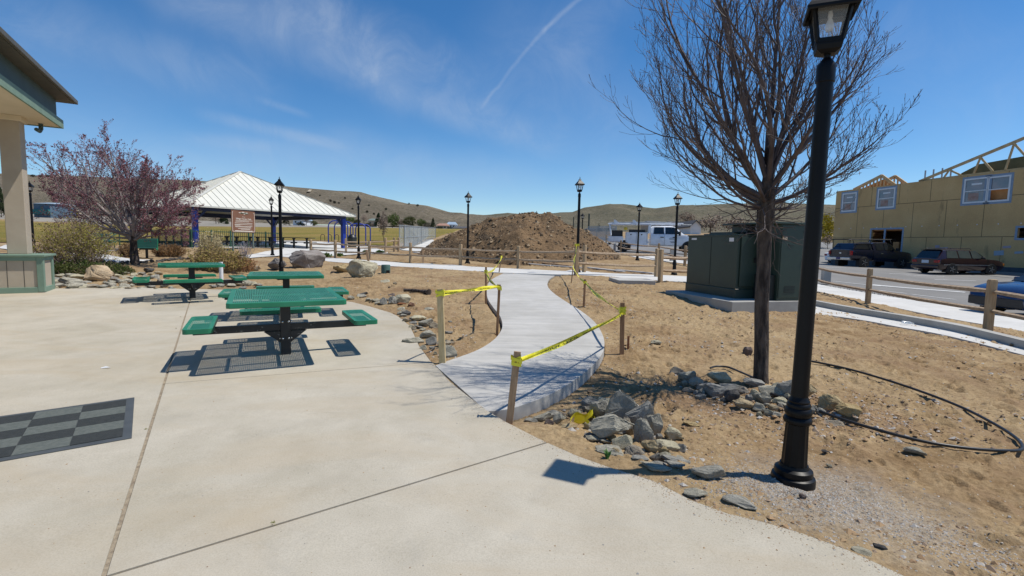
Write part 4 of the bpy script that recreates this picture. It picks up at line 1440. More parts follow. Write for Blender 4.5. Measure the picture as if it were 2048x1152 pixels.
tc_ = thing('tall_cabinet', 'tall dark green meter cabinet with an open recess on the concrete pad', 'electrical cabinet', base + RM @ Vector((1.06, .05, 0)), ang)
H = 1.77
mb = MB(); mb.box((.54, .85, H / 2), (.68, 1.66, H)); mb.build('cabinet_body', M_TEAL, tc_, bevel=.01)
mb = MB(); mb.box((.52, .015, H / 2 + .02), (.60, .03, H - .10)); door = mb.build('front_door', M_TEAL, tc_, bevel=.008)
mb = MB(); mb.box((.48, -.004, 1.28), (.16, .012, .012)); mb.box((.42, -.004, 1.295), (.02, .012, .04)); mb.build('door_handle', M_TEALD, door)
mb = MB(); mb.box((.30, -.003, 1.45), (.13, .006, .09)); mb.build('warning_sticker', mk('sticker_orange', (.55, .30, .10), (.6, .55, .45), .6, 20), door)
vn_ = MB()
for k in range(5): vn_.box((.52, -.002, .20 + .035 * k), (.30, .008, .012))
vn_.build('vent_slots', M_TEALD, door)
hg = MB()
for zz in (.15, .95, 1.6): hg.lathe([(.016, -.045), (.016, .045)], 10, (.835, -.002, zz))
hg.build('hinges', M_BLACKM, door)
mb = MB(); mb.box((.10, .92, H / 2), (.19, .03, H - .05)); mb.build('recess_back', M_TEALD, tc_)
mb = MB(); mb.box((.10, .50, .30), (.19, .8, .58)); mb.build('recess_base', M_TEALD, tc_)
mb = MB(); mb.box((.10, .46, 1.16), (.17, .24, .52)); mb.build('meter_box', M_TEAL, tc_, bevel=.008)
mb = MB(); mb.box((.42, .84, H + .022), (.98, 1.76, .045)); mb.build('cabinet_roof', M_TEAL, tc_, bevel=.008)

# concrete vault lid and the green valve box
a, b, c_, d_ = G(1237, 568), G(1311, 570.5), G(1320, 560), G(1224, 556)
ex = (b - a).normalized(); vl = MB(); L = (b - a).length
vl.prism([(0, 0, -.12), (L, 0, -.12), (L + .05, 1.25, -.12), (-.05, 1.25, -.12)], (0, 0, .24)); 
o = vl.build('vault_lid', M_NEWCON, bevel=.012); o.location = a; o.rotation_euler = (0, 0, math.atan2(ex.y, ex.x)); tag(o, 'thick square concrete vault lid lying by the right fence post', 'vault lid')
p = G(771.5, 546); s = depth(p) / FPX
mb = MB(); r = 9 * s
mb.lathe([(r * 1.05, -.1), (r, .0), (r * .98, 15 * s), (r * .9, 16.5 * s), (0, 16.8 * s)], 20)
o = mb.build('valve_box', mk('valve_green', (.05, .11, .09), (.075, .15, .125), .6, 4), smooth='auto'); o.location = p; tag(o, 'round green plastic valve box standing in the dirt by the cross path', 'valve box')
mb = MB(); mb.box((r * .7, -r * .75, 3 * s), (6 * s, 4 * s, 6 * s)); mb.build('pipe_notch', M_BLACKM, o)

# planks and white form boards lying before the mound
for k, (a, b, w, lb) in enumerate([((995, 523.5), (1102, 533.5), .14, 'long grey form board lying at the foot of the soil mound'), ((1070, 526), (1140, 533.5), .16, 'pale board lying along the right foot of the soil mound'), ((1100, 533), (1168, 538), .14, 'pale board lying just left of the taped fence post'),
                                   ((1176, 537), (1248, 545.5), .16, 'white board lying behind the fence right of the taped post'), ((1232, 541.5), (1306, 549), .14, 'white board lying behind the vault lid'), ((828, 506), (918, 516.5), .22, 'white board strip lying left of the soil mound behind the fence'), ((862, 513.5), (945, 521), .14, 'grey form board lying at the left foot of the soil mound')]):
    A = G(*a); B = G(*b); mb = MB(); d = B - A; mb.beam(Vector((0, 0, .05)), d + Vector((0, 0, .05)), w, .05)
    o = mb.build('form_board', [M_WALK, M_STAKE_T][k % 2 if k < 3 else 0], bevel=.005); o.location = A; tag(o, lb, 'board')

# ================================================================== black hose, stick, bottle, weed
hp = [(1425, 744), (1448, 744), (1472, 756), (1500, 771), (1540, 786), (1560, 790), (1590, 800), (1625, 812), (1640, 845), (1655, 856)]
def ground_pts(pts, lift):
    out = []
    for q in pts:
        p = G(*q); p.z = max(DZ(p.x + a, p.y + b) for a in (-.06, 0, .06) for b in (-.06, 0, .06)) + lift * .95; out.append(p)
    for _ in range(3):
        zz_ = [p.z for p in out]
        for i in range(1, len(out) - 1): out[i].z = (zz_[i - 1] + 2 * zz_[i] + zz_[i + 1]) / 4
    return out
loop = ground_pts([(1600, 726), (1632, 731), (1700, 747), (1780, 771), (1860, 798), (1930, 826), (1990, 857), (2030, 884), (2044, 905), (2030, 915), (1960, 915), (1880, 907), (1810, 893), (1740, 874), (1690, 859), (1640, 842), (1590, 822), (1540, 806)], .022)
sp = smooth_curve(loop, 8)
o_ = sp[0].copy(); mb = MB(); mb.tube([p - o_ for p in sp], .0140, 8); o = mb.build('hose', M_HOSE, smooth=True); o.location = o_
tag(o, 'thick black irrigation hose looping across the dirt behind the nearest lamp', 'hose')
sp = smooth_curve(ground_pts([(1420, 748), (1432, 743.5), (1455, 746), (1478, 758), (1502, 772), (1516, 780)], .02), 6); o_ = sp[0].copy()
mb = MB(); mb.tube([p - o_ for p in sp], .012, 7); o = mb.build('hose', M_HOSE, smooth=True); o.location = o_; tag(o, 'thin black drip pipe curving up to the bare tree trunk', 'hose')
sp = smooth_curve(ground_pts([(808, 585), (830, 586), (850, 588), (858, 589)], .05), 4); o_ = sp[0].copy()
mb = MB(); mb.tube([p - o_ for p in sp], [.045, .04, .04, .045, .05, .045, .04, .05, .055, .06, .06, .08, .09][:len(sp)], 7); o = mb.build('fallen_branch', M_BARK); o.location = o_; tag(o, 'dark broken branch lying in the dirt left of the path', 'branch')
p = G(1803, 650); mb = MB(); mb.lathe([(.0, 0), (.034, .005), (.036, .12), (.03, .16), (.014, .2), (.014, .23), (0, .232)], 12, ax='x'); o = mb.build('plastic_bottle', glass_mat('bottle_plastic', (.8, .85, .88), .45, .1), smooth='auto'); o.location = p + Vector((-.1, -.12, .08)); o.rotation_euler = (0, .05, -.3); tag(o, 'crumpled clear plastic bottle lying against the kerb wall', 'bottle')
M_WEED = mk('weed_leaf', (.05, .14, .02), (.09, .2, .035), .7, 8)


def weed(name, p, h, n, label, cat='weed', mat=None, seed=1, w=.22, spread=.7):
    rnd = random.Random(seed); mb = MB()
    for k in range(n):
        a = rnd.uniform(0, 2 * PI); le = rnd.uniform(.2, spread); L = h * rnd.uniform(.6, 1.1)
        d = Vector((math.cos(a) * le, math.sin(a) * le, 1)).normalized(); sd = d.cross(Vector((0, 0, 1))).normalized() * L * w * .5
        b = Vector((rnd.uniform(-1, 1), rnd.uniform(-1, 1), 0)) * h * .12
        m1 = b + d * L * .5; tip = b + d * L + Vector((0, 0, -L * .12 * le))
        mb.add([b - sd * .3, b + sd * .3, m1 + sd, m1 - sd, tip], [(0, 1, 2, 3), (3, 2, 4)])
    o = mb.build(name, mat or M_WEED, fix=False); o.location = p; tag(o, label, cat); return o


p = G(1215, 922); p.z = DZ(p.x, p.y); weed('weed', p, .085, 14, 'small green weed sprouting between the rock pile and the patio edge', seed=4)
M_WEEDD = mk('dry_weed', (.14, .15, .035), (.24, .22, .07), .8, 8)
for k, (px, py, lb) in enumerate([(292, 859, 'tiny yellowish weed tuft in the wide patio joint beside the mat'), (352, 657, 'tiny weed tuft in the patio joint left of the nearest table'), (361, 634, 'tiny weed tuft in the patio joint behind the left seat of the nearest table'), (547, 1047, 'tiny dry weed in the thin patio joint near the bottom')]):
    weed('weed', GP(px, py) + Vector((0, 0, -.008)), .028, 22, lb, mat=M_WEEDD, seed=20 + k, spread=2.5)
p = GP(202, 737); mb = MB(); mb.add([(0, 0, .003), (.09, .012, .012), (.085, .035, .004), (.03, .03, .02), (-.02, .02, .004)], [(0, 1, 2, 3, 4)]); o = mb.build('paper_scrap', M_WHITE, fix=False); o.location = p; tag(o, 'small white scrap of paper lying on the patio above the mat', 'litter')

# ================================================================== rocks
import bmesh


def rock_mesh(name, seed, n=16, flat=.7, sub=2, noise_amp=.05, facets=True):
    rnd = random.Random(seed)
    bm = bmesh.new()
    for k in range(n):
        v = Vector((rnd.gauss(0, 1), rnd.gauss(0, 1), rnd.gauss(0, 1))).normalized()
        v = Vector((v.x, v.y, v.z * flat)) * rnd.uniform(.82, 1.0)
        bm.verts.new(v)
    bmesh.ops.convex_hull(bm, input=bm.verts)
    loose = [v for v in bm.verts if not v.link_faces]
    bmesh.ops.delete(bm, geom=loose, context='VERTS')
    bmesh.ops.triangulate(bm, faces=bm.faces)
    bmesh.ops.bevel(bm, geom=list(bm.edges), offset=.05, segments=1, affect='EDGES', profile=.5)
    bmesh.ops.triangulate(bm, faces=bm.faces)
    bmesh.ops.subdivide_edges(bm, edges=bm.edges, cuts=sub, use_grid_fill=True)
    bm.normal_update()
    from mathutils import noise as mn
    for v in bm.verts:
        q = v.co * 2.2 + Vector((seed * 3.1, 0, 0))
        dn = mn.noise(q) * .45 + mn.noise(q * 2.7) * .35 + mn.noise(Vector((q.x * 5, q.y * 5, q.z * 12))) * .25
        v.co += v.normal * dn * noise_amp * 1.6
    me = bpy.data.meshes.new(name); 
    # normalise to the unit box sitting on z=0
    xs = [v.co.x for v in bm.verts]; ys = [v.co.y for v in bm.verts]; zs_ = [v.co.z for v in bm.verts]
    sx, sy, sz = max(xs) - min(xs), max(ys) - min(ys), max(zs_) - min(zs_)
    for v in bm.verts:
        v.co = Vector(((v.co.x - min(xs)) / sx - .5, (v.co.y - min(ys)) / sy - .5, (v.co.z - min(zs_)) / sz))
    bm.to_mesh(me); bm.free()
    if not facets: me.polygons.foreach_set('use_smooth', [True] * len(me.polygons))
    return me


ROCKS = [rock_mesh('rock_%d' % i if False else 'rock_shape', 40 + i * 7, 13 + (i * 5) % 9, .6 + .1 * (i % 4), 2, .105) for i in range(12)]
MATS_R = {'g': M_RGREY, 't': M_RTAN, 'b': M_RBOULD, 'r': M_RRED, 's': M_RSAND, 'd': M_RDARK}
_rmesh = {}


def rock(p, sx, sy, sz, kind, var, label, rz=None, cat='rock', name='rock', group=None, tilt=0.0, sink=.18):
    key = (var % len(ROCKS), kind)
    if key not in _rmesh:
        me = ROCKS[key[0]].copy(); me.name = 'rock_shape'; me.materials.append(MATS_R[kind]); _rmesh[key] = me
    o = bpy.data.objects.new(name, _rmesh[key]); COL.objects.link(o)
    o.location = Vector(p) - Vector((0, 0, sz * sink)); o.scale = (sx, sy, sz)
    rnd = random.Random(var * 31 + int(sx * 1000))
    o.rotation_euler = (rnd.uniform(-1, 1) * tilt, rnd.uniform(-1, 1) * tilt, rnd.uniform(0, 6.28) if rz is None else rz)
    tag(o, label, cat, group); return o


def rock_px(px, py, w, h, kind, var, label, rz=None, name='rock', cat='rock', group=None, deep=.85, sink=.15, tilt=.0, lift=0, onpatio=False):
    """rock whose foot is at (px, py); w, h in photo pixels"""
    p = GP(px, py) if onpatio else G(px, py)
    d = depth(p); s = d / FPX
    if d < 8: deep *= .74
    if not onpatio: p.z = DZ(p.x, p.y)
    W = w * s * 1.04
    el = math.atan2(EYE - p.z, math.hypot(p.x, p.y))
    D = W * deep
    Hh = max((.5 if d < 8 else .3) * h * s, (h * s - D * .75 * math.sin(el)) / math.cos(el)) * 1.12
    # the foot is the nearest lower edge: move back by half the depth
    dirn_ = Vector((p.x, p.y, 0)).normalized()
    p = p + dirn_ * D * .42
    p.z = (plane(p.x, p.y) if onpatio else DZ(p.x, p.y)) + lift
    face = math.atan2(p.y, p.x) - PI / 2
    return rock(p, W, D, Hh / (1 - sink), kind, var, label, face if rz is None else face + rz, cat, name, group, tilt, sink)


# boulders beyond the tables
rock_px(615, 537, 68, 34, 'b', 3, 'largest brown-grey boulder beside the cross path', 0, 'boulder', 'boulder', deep=.7)
rock_px(556, 541, 33, 22, 'b', 8, 'rounded grey boulder right behind the black lamp post', .6, 'boulder', 'boulder')
rock_px(725, 556, 58, 34, 'g', 5, 'pale grey angular boulder beside the green valve box', .2, 'boulder', 'boulder', deep=.7)
rock_px(684, 546.5, 34, 17, 't', 2, 'low brown boulder left of the pale angular boulder', 0, 'boulder', 'boulder')
rock_px(199, 563, 50, 30, 's', 10, 'pale tan sandstone boulder among the grey bed rocks', -.3, 'boulder', 'boulder', deep=.7, sink=.1)
rock_px(508, 543, 24, 9, 't', 4, 'low tan rock at the right foot of the golden shrub', 0)
rock_px(770, 564, 18, 7, 'g', 6, 'flat grey stone alone on the dirt in front of the valve box', 0)
rock_px(790, 568.5, 8, 5, 't', 1, 'small tan stone on the bare dirt right of the flat grey stone')
rock_px(779, 577, 6, 4, 'd', 7, 'small dark stone on the bare dirt below the flat grey stone')
rock_px(316, 552, 16, 8, 't', 9, 'small brown rock above the left seat of the farthest table')
rock_px(298, 545, 18, 8, 'd', 5, 'dark rock on the sand between the juniper and the farthest table')
rock_px(285, 551, 12, 6, 't', 2, 'tan stone at the upper rim of the rock bed')
# rocks at the patio rim right of the tables
GR = 'riprap rocks along the patio rim right of the tables'
RIM = [(702, 598, 14, 8, 'g'), (712, 597, 12, 6, 't'), (722, 596, 22, 8, 'g'), (728, 591, 16, 7, 'd'), (737, 602, 12, 7, 'g'), (750, 604, 20, 9, 'g'), (757, 606.5, 16, 10, 'g'), (767, 608.5, 15, 14, 'g'), (776, 603, 9, 6, 't'), (786, 608.5, 19, 15, 'g'), (805, 608, 32, 18, 'g'), (803, 611, 18, 6, 'r'), (823, 613, 13, 9, 'r'), (783, 592.5, 13, 6, 'r'), (690, 592, 14, 7, 'g')]
for i, (x, y, w, h, k) in enumerate(RIM):
    rock_px(x, y, w, h, k, i * 5 + 1, 'riprap rock in the loose row along the patio rim right of the tables', group=GR)
# rocks round the pale stake
for x, y, w, h, k, v, lb in [(826, 680, 44, 20, 'g', 2, 'dark-sided grey rock lying on the patio edge left of the pale stake'), (856, 672, 34, 19, 'g', 9, 'white-topped grey rock next to the patio-edge rock'), (852, 650, 32, 17, 'g', 4, 'tilted grey rock behind the white-topped rock left of the stake'), (862, 684, 22, 18, 'g', 6, 'upright grey shard leaning at the foot of the pale stake'),
                             (847, 691, 14, 10, 'g', 0, 'small grey chip below the rocks left of the pale stake'), (868, 656, 20, 18, 't', 1, 'pale tan slab behind the pale stake'), (836, 640, 34, 13, 'g', 8, 'flat grey rock at the top of the group left of the pale stake'), (812, 628, 20, 9, 'd', 3, 'dark rock on the patio rim above the stake group'), (897, 713, 34, 26, 'g', 11, 'rounded grey rock half buried right of the pale stake'),
                             (893, 690, 40, 14, 't', 7, 'broad tan rock half buried above the rounded rock by the stake'), (897, 667, 18, 6, 't', 5, 'flat tan stone right of the pale stake'), (858, 620, 20, 6, 'g', 10, 'flat pale stone in the dirt above the stake rocks'), (900, 646, 8, 6, 'g', 2, 'tiny grey stone in the dirt right of the pale stake'), (823, 660, 18, 6, 't', 6, 'low tan stone on the patio rim by the stake rocks')]:
    rock_px(x, y, w, h, k, v, lb, sink=.3 if v in (11, 7) else .12)
# rock bed between the pillar base and the farthest table
rnd = random.Random(5); GB = 'bed of grey riprap rocks behind the patio'
bed = [(112, 575, 28, 10), (140, 571, 38, 14), (152, 575, 34, 13), (170, 574, 26, 8), (130, 566, 26, 9), (112, 563, 24, 9), (160, 562, 40, 12), (108, 569, 22, 9), (120, 556, 22, 8), (145, 556, 26, 9), (172, 566, 22, 9), (185, 573, 22, 8), (205, 574, 18, 8), (220, 571, 20, 9), (232, 575, 24, 9), (248, 573, 22, 10), (262, 576, 22, 9), (240, 566, 18, 8), (255, 565, 20, 8), (228, 562, 16, 7), (270, 569, 24, 9), (283, 575, 20, 8), (236, 556, 18, 7), (252, 557, 16, 7), (265, 560, 18, 7), (222, 568, 14, 7), (250, 550, 16, 6), (268, 552, 14, 6), (300, 574, 18, 8), (315, 577, 16, 7), (330, 574, 16, 7), (345, 577, 16, 7), (425, 577, 14, 7), (440, 575, 16, 8), (452, 573, 18, 8), (462, 575, 18, 8), (478, 573, 22, 9), (492, 572, 22, 12), (470, 568, 16, 7), (505, 571, 20, 9), (516, 574, 16, 7), (436, 569, 16, 6), (530, 576, 16, 6), (455, 565, 14, 6), (486, 578, 14, 6), (292, 566, 16, 7), (280, 562, 14, 6), (308, 568, 14, 6)]
for i, (x, y, w, h) in enumerate(bed):
    k = rnd.choice('ggggggtg')
    rock_px(x, y, w, h, k, i * 3 + 2, 'grey riprap rock lying in the rock bed behind the patio', group=GB, tilt=.15)
for i in range(70):
    x = rnd.uniform(104, 345); y = rnd.uniform(549, 577)
    if 160 < x < 225 and y < 566: continue
    rock_px(x, y, rnd.uniform(7, 14), rnd.uniform(4, 6), rnd.choice('gggtg'), i, 'grey riprap rock lying in the rock bed behind the patio', group=GB, tilt=.2)
# dark border stones of the garden path
for i in range(34):
    x = 190 + i * 5.6 + rnd.uniform(-2, 2); y = np.interp(x, [190, 220, 262, 300, 350, 385], [524, 528, 529, 526, 521.5, 519]) + rnd.uniform(-1, 1)
    if 258 < x < 284: continue
    rock_px(x, y, rnd.uniform(6, 10), rnd.uniform(4, 7), 'd', i, 'small dark stone in the border row along the garden path', group='dark border stones of the garden path')
# big pile in the foreground
PILE = [(1243, 858, 66, 88, 'g', 1), (1280, 866, 60, 75, 'g', 4), (1225, 893, 92, 80, 'g', 7), (1196, 846, 42, 40, 'g', 2), (1180, 818, 40, 26, 'g', 9), (1210, 822, 52, 30, 'g', 6), (1252, 878, 30, 38, 't', 3), (1288, 892, 40, 56, 'g', 10), (1276, 860, 28, 30, 't', 0), (1302, 874, 36, 44, 'g', 5),
        (1245, 904, 40, 30, 'g', 8), (1268, 918, 42, 24, 't', 11), (1296, 914, 34, 30, 't', 2), (1332, 906, 50, 24, 'g', 3), (1346, 884, 34, 28, 'g', 6), (1338, 898, 18, 20, 't', 9), (1218, 915, 56, 18, 'g', 0), (1260, 852, 34, 24, 'g', 11),
        (1086, 850, 40, 22, 'g', 4), (1122, 856, 30, 28, 'g', 7), (1099, 858, 20, 14, 'r', 1), (1110, 840, 38, 20, 'g', 10), (1138, 866, 32, 12, 't', 5), (1062, 848, 28, 12, 'g', 2), (1150, 838, 30, 22, 'g', 8),
        (1317, 938, 34, 14, 'g', 9), (1348, 934, 60, 18, 'g', 3), (1280, 930, 34, 10, 'g', 6), (1348, 946, 40, 14, 'g', 1), (1310, 955, 60, 16, 'g', 0), (1365, 870, 0, 0, 'g', 0)]
PL_LAB = {0: 'tall dark-sided rock at the back of the foreground rock pile', 1: 'steep grey rock with a lit right face at the back right of the rock pile', 2: 'largest pointed grey rock at the front of the foreground rock pile', 3: 'grey rock beside the crumpled yellow tape at the left of the pile', 7: 'upright pale grey shard on the right side of the rock pile', 13: 'flat grey rock at the right foot of the rock pile', 16: 'flat greenish stone half sunk in front of the rock pile', 18: 'dark flat rock nearest the leaning front stake', 19: 'tilted grey rock left of the crumpled yellow tape', 20: 'small reddish stone below the rocks by the leaning stake'}
for i, (x, y, w, h, k, v) in enumerate(PILE):
    if w == 0: continue
    if h > 50: h *= .86
    if i in PL_LAB: rock_px(x, y, w, h, k, v, PL_LAB[i], tilt=.12)
    else: rock_px(x, y, w, h, k, v + i, 'loose grey rock in the foreground rock pile', group='rocks of the foreground pile', tilt=.15)
rnd = random.Random(77)
for i in range(46):
    a = rnd.random(); x = 1165 + 195 * a + rnd.gauss(0, 8); y = np.interp(x, [1160, 1230, 1300, 1360], [872, 905, 925, 930]) - rnd.random() ** 1.5 * 60 + rnd.gauss(0, 5)
    rock_px(x, y, rnd.uniform(12, 30), rnd.uniform(8, 19), rnd.choice('gggtg'), i * 7 + 3, 'loose grey rock in the foreground rock pile', group='rocks of the foreground pile', tilt=.3)
for i in range(26):
    x = rnd.uniform(1365, 1630); y = np.interp(x, [1365, 1430, 1530, 1630], [775, 805, 832, 830]) + rnd.gauss(0, 7)
    rock_px(x, y, rnd.uniform(10, 24), rnd.uniform(7, 15), rnd.choice('ggt'), i * 5 + 2, 'grey rock in the curved row of rocks below the bare tree', group='row of rocks below the bare tree', tilt=.3)
for i in range(20):
    x = rnd.uniform(800, 872); y = np.interp(x, [800, 835, 872], [618, 660, 695]) + rnd.gauss(0, 8)
    rock_px(x, y, rnd.uniform(8, 18), rnd.uniform(5, 10), rnd.choice('ggt'), i * 5 + 1, 'small loose stone on the patio rim around the pale stake', group='small stones around the pale stake', tilt=.3)
# row under the tree
ROW = [(1355, 752, 32, 28, 't', 1, 'pale yellowish rock at the upper left end of the row below the bare tree'), (1372, 768, 36, 25, 'g', 4, None), (1394, 782, 32, 26, 'g', 7, None), (1436, 778, 46, 26, 'g', 2, 'broad pale-topped rock in the row left of the bare tree'), (1410, 790, 34, 20, 'g', 9, None), (1428, 800, 46, 28, 'g', 5, None), (1458, 792, 40, 18, 'g', 6, None), (1464, 812, 30, 24, 'd', 3, None), (1480, 796, 30, 14, 't', 0, None), (1486, 805, 26, 10, 't', 10, None),
       (1506, 812, 20, 24, 'g', 5, None), (1486, 828, 42, 22, 't', 8, 'mossy yellowish rock at the front of the row below the bare tree'), (1515, 832, 26, 20, 'g', 11, None), (1524, 818, 32, 26, 'g', 2, None), (1505, 790, 40, 16, 'g', 3, None), (1540, 806, 48, 22, 'g', 6, None), (1560, 824, 34, 20, 'g', 9, None), (1556, 800, 28, 16, 'g', 1, None), (1575, 812, 44, 40, 'g', 4, 'largest grey rock in the row, right behind the nearest lamp post'), (1618, 810, 34, 36, 't', 7, None), (1585, 832, 34, 18, 'g', 0, None), (1545, 832, 22, 12, 't', 5, None),
       (1662, 836, 50, 34, 't', 10, 'lumpy brown rock right of the nearest lamp post'), (1694, 853, 44, 26, 't', 3, 'pale split rock at the right end of the row'), (1664, 858, 40, 14, 't', 6, 'flat tan rock under the black hose'), (1640, 842, 20, 16, 'g', 8, None), (1382, 858, 32, 13, 't', 2, 'flat brown stone alone on the dirt right of the rock pile'), (1828, 922, 38, 17, 'g', 9, 'single grey stone beside the black hose loop'), (1414, 965, 66, 36, 'g', 4, 'dark grey rock in the shadow of the nearest lamp post'), (1395, 992, 52, 24, 'g', 7, 'flat pale rock in front of the shaded grey rock'), (1405, 1018, 36, 26, 't', 11, 'small pale rock sitting on the patio edge'),
       (1478, 1008, 64, 24, 'g', 1, 'dusty pale rock sunk in the gravel left of the lamp base'), (1604, 1010, 14, 11, 'r', 5, 'small reddish stone in the gravel below the lamp base'), (1657, 940, 12, 8, 'g', 2, 'tiny grey stone on the dirt right of the lamp base'), (1650, 914, 16, 8, 'd', 7, 'small blackish stone on the dirt right of the nearest lamp'), (1722, 1105, 34, 12, 'g', 6, 'flat bluish stone lying at the patio edge near the front'), (1760, 1100, 24, 9, 'd', 8, 'flat dark stone lying in the dirt at the front right'), (1494, 712, 18, 18, 'r', 3, 'reddish brown clod left of the bare tree trunk'), (1312, 692, 22, 7, 'g', 10, 'pale flat stone alone on the dirt right of the rusty stub')]
for x, y, w, h, k, v, lb in ROW:
    rock_px(x, y, w, h, k, v, lb or 'grey rock in the curved row of rocks below the bare tree', group=None if lb else 'row of rocks below the bare tree', tilt=.12, sink=.3 if lb and ('sunk' in lb) else .15)

# crumpled tape among the rocks
rnd = random.Random(9)
o_ = G(1160, 858); o_.z = DZ(o_.x, o_.y)
mb = MB()
for pts, w in [([(1140, 866), (1150, 845), (1170, 842), (1185, 846), (1165, 852), (1148, 856), (1165, 862), (1178, 860)], .06), ([(1175, 848), (1180, 832), (1190, 830), (1186, 842), (1178, 846)], .055)]:
    P = []
    for q in pts:
        p = G(*q); p.z = DZ(p.x, p.y) + rnd.uniform(.04, .11); P.append(p - o_)
    P = smooth_curve(P, 6)
    V = []
    for i, p in enumerate(P):
        a = .6 * math.sin(i * .5); up = Vector((.3 * math.sin(i * .3), -.35, 1)).normalized() * w / 2
        V += [p - up, p + up]
    mb.add(V, [(2 * i, 2 * i + 1, 2 * i + 3, 2 * i + 2) for i in range(len(P) - 1)])
o = mb.build('caution_tape', M_YTAPE, smooth=True, fix=False); o.location = o_; tag(o, 'crumpled loose end of yellow caution tape lying among the foreground rocks', 'caution tape')
tx = MB(); P0 = G(1146, 862) - o_; P0.z = .05
put_text(tx, 'CUIDADO', P0 + Vector((.20, -.06, .09)), (-1, .15, -.25), (-.1, -.2, -1), .05, .20)
# ================================================================== gravel round the lamp foot and loose clods
def scatter(name, n, fn, size, mats, label, cat, seed=1, flat=.6):
    rnd = random.Random(seed); mb = MB(); o_ = None
    for k in range(n):
        p = fn(rnd)
        if p is None: continue
        s = size(rnd)
        if o_ is None: o_ = Vector(p)
        q = Vector(p) - o_
        rx = Matrix.Rotation(rnd.uniform(0, 6.28), 3, 'Z') @ Matrix.Rotation(rnd.uniform(-.4, .4), 3, 'X')
        V = [rx @ Vector((sx * s * rnd.uniform(.7, 1.2), sy * s * rnd.uniform(.6, 1.1), sz * s * flat * rnd.uniform(.7, 1.2))) for sx, sy, sz in ((1, 0, 0), (0, 1, 0), (-1, 0, 0), (0, -1, 0), (.15, .1, 1), (0, .1, -1))]
        mb.add([q + v for v in V], [(0, 1, 4), (1, 2, 4), (2, 3, 4), (3, 0, 4), (1, 0, 5), (2, 1, 5), (3, 2, 5), (0, 3, 5)], rnd.randrange(len(mats)))
    o = mb.build(name, mats, fix=False); o.location = o_; o['kind'] = 'stuff'; o['label'] = label; o['category'] = cat
    return o


G1 = mk('gravel_pale', (.36, .335, .30), (.46, .43, .39), .9, 3); G2 = mk('gravel_grey', (.22, .215, .20), (.30, .29, .27), .9, 3); G3 = mk('gravel_brown', (.24, .17, .115), (.32, .235, .16), .9, 3); G4 = mk('clod_soil', (.27, .17, .09), (.36, .24, .13), .95, 6)


def near_lamp(r):
    a = r.gauss(0, 1); b = r.gauss(0, 1)
    p = G(1590 + 0, 990); x = p.x + a * .36 + .05; y = p.y + b * .30 - .06
    if inpoly(np.array([x]), np.array([y]), PATIO)[0] and r.random() > .04: return None
    return (x, y, (plane(x, y) if inpoly(np.array([x]), np.array([y]), PATIO)[0] else DZ(x, y)) + .003)


_gl = []
def batch_ground(pts):
    x = np.array([p[0] for p in pts]); y = np.array([p[1] for p in pts])
    z = dirt_z(x, y); ip = inpoly(x, y, PATIO)
    return [(a, b, plane(a, b) if q else c) for a, b, c, q in zip(x, y, z, ip)], ip


rr = random.Random(3)
lp = G(1600, 985)
pts = [(lp.x + rr.gauss(0, .34), lp.y + rr.gauss(0, .26) - .05) for k in range(6500)] + [(lp.x + .55 + rr.gauss(0, .22), lp.y - .55 + rr.gauss(0, .2)) for k in range(1500)] + [(lp.x - .30 + rr.gauss(0, .22), lp.y - .02 + rr.gauss(0, .12)) for k in range(900)]
pts, ip = batch_ground(pts); pts = [p for p, q in zip(pts, ip) if not q or rr.random() < .03]
it = iter(pts)
scatter('gravel', len(pts), lambda r: next(it), lambda r: abs(r.gauss(0, .0035)) + .003, [G1, G2, G1, G3], 'loose grey gravel spread round the foot of the nearest lamp', 'gravel', 2)
pts = []
W = []
for k in range(15000):
    q = 2.4 + 13 * rr.random() ** .75; a = R(rr.uniform(2, 54)); W.append((q * math.sin(a), q * math.cos(a)))
W = [w for w in W if vn(np.array([w[0] * .9]), np.array([w[1] * .9]), 77)[0] > -.12]
for k in range(2600):      # the heaped clods below the tree
    q = (3.0 + rr.gauss(0, .75), 4.75 + rr.gauss(0, .45)); W.append(q)
for k in range(700):
    q = (G(1690, 840).x + rr.gauss(0, .25), G(1690, 840).y + rr.gauss(0, .2)); W.append(q)
for k in range(1500):
    px = rr.uniform(700, 960); py = rr.uniform(545, 720); r = ray(px, py); t_ = (EYE - .15) / -r[2]; W.append((r[0] * t_, r[1] * t_))
pts, ip = batch_ground(W)
xx = np.array([p[0] for p in pts]); yy = np.array([p[1] for p in pts]); bad = ip | inpoly(xx, yy, PATHPOLY) | inpoly(xx, yy, CROSSPOLY) | (np.hypot(xx, yy) > 17)
pts = [p for p, q in zip(pts, bad) if not q]
it2 = iter(pts)
scatter('dirt_clods', len(pts), lambda r: next(it2), lambda r: min(.06, abs(r.gauss(0, .012)) + .005), [G4, G4, G3, G4, G1], 'loose clods and pebbles scattered over the bare soil', 'soil clods', 6, .55)
# crumbs blown on to the patio, thickest along its dirt edges
pts = []
edge = PATIO[2:36]
for k in range(5200):
    i = rr.randrange(len(edge) - 1); q = edge[i].lerp(edge[i + 1], rr.random()); off = rr.expovariate(1 / .09); a = rr.uniform(0, 6.28)
    pts.append((q.x + math.cos(a) * off, q.y + math.sin(a) * off))
for k in range(420):
    px = rr.uniform(0, 1700); py = rr.uniform(640, 1150); p = GP(px, py); pts.append((p.x, p.y))
pts, ip = batch_ground(pts); pts = [p for p, q in zip(pts, ip) if q]
it3 = iter(pts)
scatter('patio_crumbs', len(pts), lambda r: next(it3), lambda r: abs(r.gauss(0, .0025)) + .0018, [G3, G2, G4], 'dark crumbs and pebbles lying on the patio concrete', 'grit', 8, .5)
